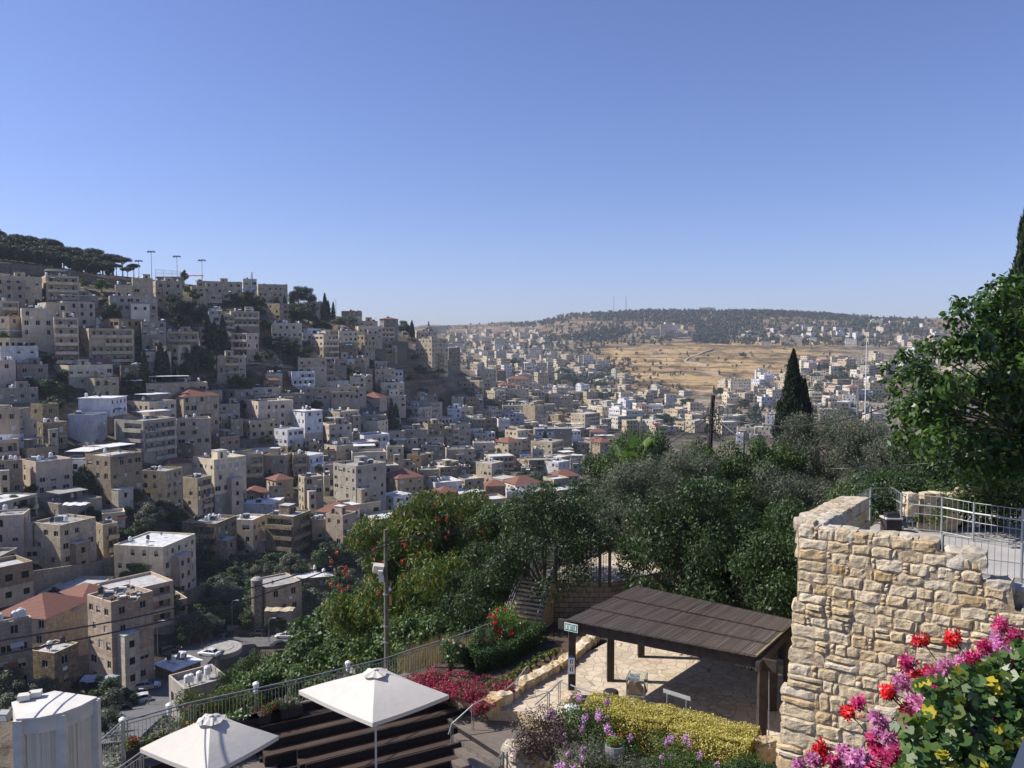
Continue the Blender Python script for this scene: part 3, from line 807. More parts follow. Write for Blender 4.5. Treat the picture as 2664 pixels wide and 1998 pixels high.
FOOT = []    # footprints: centre, radius, photo box, Y
LM = []      # landmarks for labels: (px, py, phrase)
PEND = []    # things awaiting an automatic label
def authored(line, i):
    body, _, lab = line.partition('|')
    tk = body.split()
    v = int(tk[0]); x0, xc, x1, yt, yb = [float(t) for t in tk[1:6]]
    col = tk[6]; fl = tk[7] if len(tk) > 7 else ''
    sx = lambda x: V(v, x, 0)[0]; sy = lambda y: V(v, 0, y)[1]
    res = corner_house(sx(x0), sx(xc), sx(x1), sy(yt), sy(yb))
    if not res: print('SKIP', line); return
    C, th, wr, wl, zb, ztp, Y = res
    root = thing('house', '', 'house', (C[0], C[1], zb), th)
    ns = build_house(C, th, wr, wl, zb, ztp, col, fl, seed=1000+i, detail=2 if Y < 900 else 1, root=root)
    cx = C[0]+(math.cos(th)*wr-math.sin(th)*wl)/2; cy = C[1]+(math.sin(th)*wr+math.cos(th)*wl)/2
    FOOT.append((cx, cy, max(wr, wl)/2, (sx(x0), sy(yt), sx(x1), sy(yb)), Y))
    px, py = (sx(x0)+sx(x1))/2, (sy(yt)+sy(min(yb, yt+400)))/2
    lab = lab.strip()
    if lab:
        label, _, ref = lab.partition('@')
        root['label'] = label.strip()
        if ref: LM.append((px, py, ref.strip()))
    else:
        PEND.append((root, col, fl, ns, px, py, wr, (sy(yb)-sy(yt))))
    return root
HL = '''
1 -60 -55 400 500 800 c aS|long cream apartment block with arched windows at the top left edge below the retaining wall@the long arched block at the left edge
1 395 440 757 500 805 c BC|cream apartment block with four full rows of balconies under the pine wood@the four row balcony block under the pines
1 1100 1106 1270 590 720 t a
1 1265 1270 1465 525 760 c
1 1465 1490 1750 550 780 p S|tall windowed pinkish apartment block below the sports ground lights@the tall block below the sports lights
1 1045 1052 1508 695 915 g |long low grey building with square windows above a dark round tree@the long low grey building
1 1830 1836 2130 605 745 c H
1 2130 2136 2330 660 740 c
1 -60 -55 180 742 895 c B
1 200 205 505 815 1190 t a|tall cream house with arched windows and white awning at the far left
1 505 515 750 905 1345 p B
1 -20 85 200 895 1160 p
1 750 850 1285 1010 1335 t B|cream apartment house with a sunlit left flank and stacked balconies@the sunlit flank apartment house
1 880 925 1040 930 1010 t NH
1 1350 1356 1592 945 1235 g M
1 1590 1600 1905 1040 1235 t B|cream block of open balconies above the pair of cypresses
1 -30 0 365 1180 1500 w q|white topped house at the left edge with a flat sheet roof
1 -40 -20 150 1320 1620 p
1 460 655 1080 1365 1570 t M
1 770 905 1140 1490 1690 t aWM|cube shaped cream villa with arched windows and pale roof beside a green tree@the arched cube villa
1 1140 1160 1400 1370 1520 s a
1 1395 1400 1990 1540 1660 c C
1 2060 2080 2300 1275 1520 c B
1 1995 2000 2130 820 960 l
1 1350 1360 1640 1235 1400 c W
1 150 160 460 1360 1560 g
1 2130 2135 2250 880 1010 c B
1 600 620 940 690 800 g |grey house behind the palest roof terrace under the green creeper
2 -330 -325 110 185 300 c |long school building on the skyline left of the radio mast
2 110 118 250 165 300 t |square stair tower of the hilltop school carrying a radio mast@the hilltop school tower
2 250 262 545 215 345 c |hilltop school wing with rows of small windows beside dark pines@the hilltop school wing
2 -10 0 275 475 620 c B
2 390 396 685 590 745 t WT|pale apartment house with white water tanks above the big pine clump@the pale house above the pine clump
2 685 690 740 680 760 l
2 765 890 1035 700 935 t BW|cream five storey block with a stack of railed balconies on the ridge slope@the five storey balcony block
2 1030 1040 1220 665 880 t W
2 1032 1040 1190 785 925 b |brown walled block with small lit windows beside the balcony stack
2 1190 1225 1455 620 755 t |cream ridge house with outside stair below the round tower@the ridge house below the round tower
2 1190 1196 1410 570 640 t M
2 1740 1930 2085 740 1040 t H|tall cream apartment house standing alone on the end of the spur@the lone tall house on the spur
2 1770 1790 1980 665 760 t C
2 2085 2090 2200 830 1010 n
2 635 645 920 925 1095 c
2 745 755 1000 975 1105 p B
2 990 1000 1110 940 1090 g M
2 1110 1116 1190 935 1020 l
2 1190 1290 1330 925 1105 y
2 1330 1385 1580 1030 1170 t |cream house with sunlit left wall beside the dry rocky slope@the house beside the rocky slope
2 1360 1440 1665 1165 1300 l W
2 1680 1820 1980 1295 1375 t
2 835 840 1135 1150 1235 l
2 740 748 1240 1215 1335 c
2 1140 1150 1300 1110 1330 c
2 1240 1246 1360 1100 1200 c
2 -60 -50 145 912 1140 c |plain cream block with regular small windows right of the dark pines@the plain block right of the pines
2 330 335 495 1080 1180 l q
2 310 316 470 1140 1210 b R
2 200 206 480 1210 1270 c
2 480 490 710 1270 1400 g
2 680 690 790 1210 1340 g
2 770 776 890 390 520 c T|pale house peeping out between hilltop pines and two cypresses
2 1060 1066 1260 475 560 n |low dun house on the skyline right of two cypresses@the low dun skyline house
2 1880 1886 2080 620 690 l
6 600 710 880 260 610 wp Wq|white topped two tone house with a bright flat roof in mid slope@the two tone white topped house
6 885 1045 1235 262 450 t W|cream house crowned by a white glazed penthouse with a flat roof
6 930 1040 1200 185 275 w Wq|white glazed penthouse standing on the cream house in mid slope@the white glazed penthouse
6 1240 1415 1510 352 540 t MT|cream cube house whose left wall catches a diagonal shadow@the diagonal shadow house
6 415 545 700 436 670 ws |white cube storey on rough stone walls with a latticed roof edge@the white cube house
6 -20 5 120 335 500 c
6 110 265 600 165 440 p a
6 -60 0 110 690 985 c |tall plain cream end wall near the red hipped roofs
6 110 120 312 672 900 c B
6 312 520 592 680 900 n W
6 590 600 730 672 880 c B
6 185 195 490 640 720 l W
6 345 430 600 922 1120 y Ra|old house with a bright red pyramid roof beside tin sheds@the red pyramid roof
6 120 150 358 1045 1160 y Ra|lower old house with a faded red hipped roof below the pyramid roof@the faded red hipped roof
6 360 366 520 975 1130 g
6 75 400 515 1150 1290 w WqM|bright white flat roofed box on top of a stone tenement@the bright white box
6 335 600 770 1268 1700 s LB|tall rough stone tenement with hanging balconies and red awnings@the rough stone tenement
6 -20 212 335 1300 1660 t TW
6 912 1075 1205 1258 1660 p W|pinkish house with white painted roof terrace left of the red seeded tree@the white roof terrace house
6 765 780 912 1300 1600 n
6 650 705 888 892 1250 y a|yellowish old house with blue awning and arched windows@the blue awning house
6 888 894 952 872 1060 c
6 985 1200 1490 785 1220 g H|tall grey concrete tenement with a torn lower storey in the middle of the village@the grey concrete tenement
6 1155 1165 1490 655 830 c CM
6 1480 1600 1850 905 1130 n R|house with a broad red pitched roof and outside stair@the broad red pitched roof
6 1490 1500 1660 600 800 c
6 1690 1830 1895 680 850 s W
6 1590 1600 1770 780 860 c
6 880 1015 1220 592 770 c T
6 740 750 850 560 720 n
6 850 856 1015 640 810 s
6 885 945 1165 385 600 p C
6 1165 1170 1240 470 580 c
6 1240 1246 1500 300 380 n T
6 1640 1646 1890 435 570 g
6 1890 2000 2130 430 600 s a
6 2060 2075 2330 622 760 t W
6 1610 1800 1930 225 380 c T
6 2080 2100 2300 380 520 c
6 2020 2120 2330 225 330 t
6 1240 1430 1500 130 260 p Rm|small house with red gabled roofs below the cream ridge flats@the small red gabled house
6 1500 1506 1680 110 230 t W
6 880 890 1000 100 200 g
14 222 430 500 640 790 t BW|pale pink walled house with a bay balcony near the blue tarpaulin@the bay balcony house
14 90 165 330 795 940 s W
14 330 336 455 790 930 s T
14 -60 -40 160 820 950 n
14 510 660 775 760 960 c aT|cream house with rows of dark windows and a clutter of tanks@the tank cluttered cream house
14 10 120 380 945 1060 w TW|whitewashed house with a line of white roof tanks above the trees@the whitewashed house
14 585 606 792 975 1130 b R|brown balconied house under a shallow red roof at the tree tops@the brown balconied house
14 790 805 980 1025 1170 w W
14 697 820 950 562 720 y Ra|yellow stone mansion with arched windows and a large red hipped roof@the yellow mansion
14 1060 1075 1430 425 600 g NC|house with two large painted eyes on its wall behind a cypress@the house with painted eyes
14 1035 1240 1350 555 750 c B
14 1160 1300 1410 748 930 ws W
14 1410 1416 1555 725 860 g C
14 1375 1555 1700 285 480 c B|four storey concrete block with dark balcony bands at the valley edge@the banded concrete block
14 1600 1606 1755 455 560 n R
14 1620 1700 1820 560 760 n R|tall narrow house with a red lean roof by the dark treetops
14 575 690 790 62 190 t B
14 795 800 1015 42 150 t H
14 710 725 832 335 500 w
14 590 600 712 332 480 s a
14 350 356 600 335 480 n
14 765 790 972 282 440 B
14 960 1075 1160 205 420 c M
14 760 766 1090 205 300 c T
14 1090 1096 1200 290 420 p
14 500 510 576 95 170 l
14 200 206 350 430 600 c B
14 0 50 200 380 560 n a
14 480 486 690 560 700 c T
14 270 276 390 130 200 l
14 0 10 140 110 200 c
14 1200 1210 1440 110 230 c
14 1440 1446 1540 70 130 l
14 230 236 370 230 330 w W
14 1040 1050 1160 620 760 g
14 940 946 1080 800 900 n
14 0 -10 210 590 700 g W
3 625 632 832 905 1000 c R|pale house with a thin orange tiled roof above the palms@the thin orange roof house
3 330 336 520 812 930 c T
3 520 526 612 830 930 n R
3 840 846 930 945 1020 t
5 -60 180 287 235 700 nw |four storey house with brown upper and white lower walls at the left edge@the brown and white left edge house
5 290 405 562 190 420 s |rough stone house with a white flat roof behind a dark awning@the rough stone house with dark awning
5 290 410 645 372 620 s a
5 750 1062 1215 135 480 wn WqM|white topped house with a shining corrugated roof@the shining corrugated roof
5 650 893 1025 288 600 B N|blank pale bluish wall standing below the shining corrugated roof
5 1095 1372 1690 350 740 gg LB|long house with open glazed balcony bands and a pale weathered roof@the glazed balcony band house
5 1686 1692 2022 335 600 p |pinkish house with four small square windows over a stone base@the four square window house
5 1210 1430 1690 168 380 c C
5 200 342 692 745 1090 p D|pinkish house with a tilted parapet and a blue painted roof@the blue roofed pinkish house
5 -60 -40 215 740 1080 n a
5 815 1055 1362 692 1200 n C|tan brick house with a roof canopy above a blank shaded wall@the tan canopy house
5 1360 1592 1752 832 1220 y |ochre house with peeling walls and shaded balconies beneath an orange lean roof@the ochre peeling house
5 1570 1580 1840 765 860 c Rm
5 1750 1892 2030 900 1290 c B
5 1850 2052 2360 722 1270 t |large cream house with a small loggia next to bright roofs@the cream loggia house
5 335 560 980 1150 1330 g Cm
5 300 572 920 1352 1900 t |big cream three storey house with taped cables on its street wall@the big cream street house
5 -80 222 290 1245 1690 p a|house with a triple arched window over a white balcony at the left edge@the triple arch house
5 920 985 1130 1345 1740 y B|narrow orange ochre house squeezed beside the big cream one@the narrow orange house
5 975 980 1200 1240 1420 t W
5 1090 1562 1876 1560 2080 t W|large cream house with a broad bright white roof terrace@the broad white roof terrace
5 1745 2072 2270 1335 1800 s LT|old house of rough dark rubble with a stone roof terrace@the dark rubble house
5 215 560 580 1540 1800 n mK
5 1590 1760 2100 120 440 c Ra|six sided cream mansion with a red tiled roof and arched windows@the six sided red roof mansion
5 2000 2110 2300 505 700 n
5 1430 1610 1736 110 260 c B
5 720 820 1150 600 760 n T
5 1670 1856 1870 575 760 n
5 2095 2105 2300 190 330 c T
5 -60 -40 365 40 200 g T
5 1960 1966 2130 60 160 c
17 -30 360 700 478 830 c gRm|long house with a large corrugated red roof over a strip of windows@the corrugated red roof
17 240 425 618 755 1080 s |stone annex with a glazed room on its roof in the lower left@the glazed roof room
7 630 800 1105 462 1120 pp Sn|tall brick block with rubble heaped on its roof beside the street@the tall brick block
7 815 1175 1412 75 75 t 
17 -60 -50 250 530 1100 g T
8 425 530 790 360 700 c Sa|small modern stone villa with a round corner turret among olive trees@the turret villa
8 700 706 1040 300 460 s W
7 1120 1250 1450 960 1080 s WqN|street shed with a crumpled white sheet roof@the street shed
7 1220 1330 1650 1090 1330 g T|low grey workshop with black water barrels by the street@the grey workshop
4 735 742 938 905 1100 t |seven storey cream block overlooking the golden slope@the seven storey block
4 715 735 800 925 1060 t
4 1055 1062 1160 850 960 w |pale boxy block left of the tall cypress
4 940 985 1060 938 1000 t
4 1065 1072 1130 930 1010 t
4 1130 1136 1235 940 1010 l
4 1000 1006 1140 1000 1060 l B
4 1100 1140 1230 1010 1160 t
4 830 836 990 1045 1110 n B
4 960 966 1060 1070 1150 n B
4 610 700 790 1155 1290 c B|grey green terrace block with jutting floors behind the wire tangled pole@the jutting floors block
4 700 706 860 1090 1180 c
4 800 806 970 1375 1480 t
4 970 976 1120 1365 1480 t
4 920 926 1000 1440 1530 w
4 790 796 860 1430 1530 w
4 1075 1080 1165 1255 1470 w
4 185 230 330 1205 1320 t
4 330 336 500 1220 1300 c W
4 200 206 290 1290 1350 t W
4 1725 1850 1942 715 815 t |large sunlit cream villa right of the tall cypress@the large sunlit villa
4 1910 1916 1990 690 780 t
4 1990 1996 2060 700 760 l
4 1985 2070 2140 775 910 g |left of two grey apartment towers under construction@the grey twin towers
4 2195 2230 2330 760 900 g |right of two grey apartment towers partly behind leaves
4 1960 1966 2300 905 940 g N
4 2105 2130 2212 660 760 t
4 1620 1690 1810 1070 1180 t |sunlit pale block of stepped flats behind the olive crowns@the stepped sunlit flats
4 1810 1816 1940 1060 1180 l T
4 1575 1600 1770 1195 1320 l |white framed flat roofed house just above the olive crowns@the white framed house
4 1720 1790 1850 1150 1260 y
4 1500 1506 1640 885 960 l
4 1530 1536 1650 830 880 l
4 1510 1516 1620 1040 1140 c B
4 1540 1546 1620 1150 1220 l
4 1970 1976 2060 1130 1230 t
4 2060 2066 2212 1140 1220 c
12 556 610 640 900 955 w |white block standing beside mulberry leaves on the right slope
12 632 638 720 905 955 t B
12 795 800 835 872 910 w
3 1905 1935 2130 1160 1280 w |bright white cluster house below the golden slope left of a small cypress@the bright white cluster house
3 1640 1646 1760 1110 1170 t
3 1240 1246 1350 1030 1090 l
3 830 836 960 612 700 l |grey block of flats on the far valley side above terraces@the far grey flats
3 985 991 1105 640 700 l
3 1350 1356 1450 680 790 l
3 1480 1486 1600 735 800 l
3 1000 1010 1080 800 860 t
3 1245 1251 1320 815 860 l
3 1400 1406 1510 850 900 c
3 2090 2096 2212 380 520 l 
3 1960 1966 2090 430 500 l
3 350 356 430 630 680 t
3 430 436 530 640 690 t R
3 785 791 890 755 860 l
3 900 906 1005 750 830 l
3 500 506 640 520 620 l
3 360 366 470 510 560 l
3 595 601 655 450 500 l
3 740 746 830 470 530 l
3 785 791 900 420 470 l
3 860 866 960 870 920 l
4 340 346 405 195 245 w |domed white building among trees on the far ridge top@the domed ridge building
4 430 436 590 222 260 l
4 105 111 240 390 520 l |big pale institution on the far hillside above the golden slope@the pale institution
4 1225 1231 1300 410 450 l
4 880 886 940 480 520 l
4 945 951 1030 490 515 l
4 1215 1221 1310 505 580 t
4 1330 1336 1425 490 560 l
4 1030 1036 1125 545 590 l
4 1145 1151 1210 475 500 l
4 1495 1501 1565 510 570 l
4 1710 1716 1810 505 560 t
4 1820 1826 1910 415 445 l
4 1915 1921 1970 455 500 l
4 1840 1846 1950 520 600 l
4 2090 2096 2200 340 390 l
'''
lines = [l for l in HL.strip().split('\n') if l.strip()]
for i, l in enumerate(lines):
    if l.startswith('7 815'): continue
    authored(l, i)
N_AUTH = len(FOOT)
# ---------------------------------------------------------------- filler houses between the authored ones
def in_village(px, py, P):
    if P.y > 760: return False
    if 1480 < px and P.y < 500: return False
    if px > 1560: return False
    if P.y < 150 and px > 250: return False
    if P.y < 165 and px > 330: return False
    if P.y < 205 and px > 440: return False
    if P.y < 235 and px > 560: return False
    if P.y > 468-abs(px-1120)*.05 and 1035 < px < 1200 and py < 1045: return False
    # ridge
    rl = np.interp(px, [-300, 0, 300, 600, 700, 900, 1100, 1250, 1400], [700, 700, 760, 775, 800, 860, 885, 985, 1000])
    if py < rl+16: return False
    return True
GREEN = [(255, 820, 60), (340, 990, 70), (420, 1010, 40), (500, 760, 70), (470, 850, 60), (540, 990, 70), (780, 780, 60), (760, 850, 45), (740, 920, 80), (650, 820, 30), (150, 1010, 60),
         (50, 870, 50), (1230, 960, 45), (1350, 1250, 45), (1020, 1045, 35), (1200, 1030, 30), (700, 960, 40), (330, 1320, 30), (860, 1560, 90), (600, 1540, 60), (240, 1300, 40)]
cand = []
Y = 132.0
while Y < 760:
    X = -.72*Y
    while X < .12*Y:
        x = X+R.uniform(-4, 4); y = Y+R.uniform(-4, 4)
        X += 13.5
        z = zt(x, y); px, py = proj((x, y, z))
        if px < -180 or px > 1600: continue
        P = Vector((x, y, z))
        if not in_village(px, py, P): continue
        if any(math.hypot(px-a, (py-b)*1.3) < c for a, b, c in GREEN): continue
        wr, wl = R.uniform(7, 13), R.uniform(7, 11); rad = max(wr, wl)/2
        if any(math.hypot(x-a, y-b) < (rad+c)*.8 for a, b, c, _, _ in FOOT): continue
        h = R.choice([3.6, 4.2, 6.6, 7, 9.6])
        # do not rise in front of an authored front
        hp = h*F_PX/y; bx = (px-wr*.5*F_PX/y, py-hp, px+wr*.5*F_PX/y, py)
        bad = False
        for a, b, c, bb, Y2 in FOOT[:N_AUTH]:
            if Y2 > y-6 and bb[2] > bx[0]+4 and bb[0] < bx[2]-4:
                lim = bb[1]+min((bb[3]-bb[1])*.62, 12*F_PX/Y2)
                if bx[1] < lim and bb[3] > bx[1]: 
                    hh = (py-lim)*y/F_PX
                    if hh < 2.8: bad = True; break
                    if hh < h: h = hh; bx = (bx[0], lim, bx[2], bx[3])
        if bad: continue
        cand.append((x, y, z, wr, wl, h)); FOOT.append((x, y, rad, bx, y))
    Y += 11.5
print('authored', N_AUTH, 'fill', len(cand))
NB_FILL = 300-N_AUTH-40
cand.sort(key=lambda c: c[1]/(c[5]+4))
sinkv = MB()
for i, (x, y, z, wr, wl, h) in enumerate(cand):
    r = random.Random(5000+i)
    al = math.atan(x/y); th = math.radians(r.uniform(12, 62))-al
    cx = x-(math.cos(th)*wr-math.sin(th)*wl)/2; cy = y-(math.sin(th)*wr+math.cos(th)*wl)/2
    zb = min(z, zt(cx, cy)); ztp = z+h
    col = r.choice(['c', 'c', 't', 'p', 'n', 'g', 's', 'y', 'w', 'l', 'c', 'n', 'p'])
    fl = r.choice(['', 'B', 'W', 'a', 'T', 'C', 'BW', 'L', 'S', 'R' if r.random() < .35 else 'W'])
    if i < NB_FILL:
        root = thing('house', '', 'house', (cx, cy, zb), th)
        ns = build_house((cx, cy), th, wr, wl, zb, ztp, col, fl, 5000+i, 2 if y < 420 else 1, None, root)
        px, py = proj((x, y, z+h*.5)); PEND.append((root, col, fl, ns, px, py, wr, h*F_PX/y))
    else:
        build_house((cx, cy), th, wr, wl, zb, ztp, col, fl, 5000+i, 0, sinkv)
# ---------------------------------------------------------------- far town: too many to count, plus the 40 that show largest
FARREG = [  # photo polygon boxes (x0,y0,x1,y1,count,width)
 (1150, 862, 1420, 905, 75, 13), (1160, 905, 1480, 945, 75, 13), (1240, 945, 1560, 985, 60, 12), (1340, 985, 1640, 1030, 40, 12),
 (1380, 1030, 1800, 1085, 70, 12), (1420, 1085, 1900, 1135, 75, 12), (1880, 985, 2060, 1060, 40, 12), (2060, 930, 2300, 1000, 36, 13),
 (2080, 1000, 2300, 1100, 40, 12), (1930, 855, 2300, 900, 55, 12), (2250, 835, 2450, 900, 26, 12), (1730, 842, 1790, 885, 14, 13), (2300, 900, 2500, 1000, 14, 13), (1560, 1000, 1760, 1045, 6, 11)]
far_c = []
for (x0, y0, x1, y1, n, wd) in FARREG:
    for _ in range(n):
        px, py = R.uniform(x0, x1), R.uniform(y0, y1)
        P = gpt(px, py, 480)
        if P is None: continue
        wr, wl = R.uniform(.7, 1.35)*wd, R.uniform(.6, 1.1)*wd
        if any(math.hypot(P.x-a, P.y-b) < (wr/2+c)*.8 for a, b, c, _, _ in FOOT): continue
        far_c.append((P, wr, wl)); FOOT.append((P.x, P.y, wr/2, None, P.y))
far_c.sort(key=lambda c: c[0].y)
for i, (P, wr, wl) in enumerate(far_c):
    r = random.Random(9000+i); col = r.choice(['t', 'l', 't', 'c', 'l', 'w', 'c']); h = r.choice([4, 6.5, 7, 9.5, 13, 10])
    al = math.atan(P.x/P.y); th = math.radians(r.uniform(8, 60))-al
    fl = r.choice(['', '', 'B', 'W', 'H', 'R' if r.random() < .2 else ''])
    if i % max(1, len(far_c)//40) == 0 and i < 40*(len(far_c)//40):
        root = thing('house', '', 'house', (P.x, P.y, P.z-1), th)
        ns = build_house((P.x, P.y), th, wr, wl, P.z-1, P.z+h, col, fl, 9000+i, 1, None, root)
        px, py = proj((P.x, P.y, P.z+h*.5)); PEND.append((root, col, fl, ns, px, py, wr, h*F_PX/P.y))
    else:
        build_house((P.x, P.y), th, wr, wl, P.z-1, P.z+h, col, fl, 9000+i, 0, sinkv)
o = link('distant_houses', sinkv.mesh('distant_houses'))
o['kind'] = 'stuff'; tag(o, 'countless small pale flat roofed houses filling the far valley and slopes', 'houses')
print('far', len(far_c))
# ================================================================ VILLAGE TREES, WOODS, WALLS, MASTS, ROAD, CARS
TPEND = []
TD = {'v_broad': ('bushy green tree', 'broadleaf_tree'), 'v_broad2': ('dark green leafy tree', 'broadleaf_tree'), 'v_olive': ('grey green olive tree', 'olive_tree'),
      'v_pine': ('umbrella shaped pine', 'pine_tree'), 'v_pine2': ('dense dark pine', 'pine_tree'), 'v_cypress': ('tall narrow cypress', 'cypress_tree'), 'v_cypress2': ('stout dark cypress', 'cypress_tree')}
def vtree(kind, px, yt, yb, wid=1.0, lab=None, P=None, ref=None):
    P = P or gpt(px, yb)
    if P is None: return
    h = (yb-yt)*P.y/F_PX/math.cos(0.0)
    th = TREE[kind][2]; sc = h/th
    t = tree(kind, P, 1.0, '', name=TD[kind][1])
    t.scale = (sc*min(wid, 1.0 if 'cyp' in kind else 9), sc*min(wid, 1.0 if 'cyp' in kind else 9), sc)
    if lab: t['label'] = lab
    else: TPEND.append((t, TD[kind][0], px, (yt+yb)/2))
    if ref: LM.append((px, (yt+yb)/2, ref))
    return t
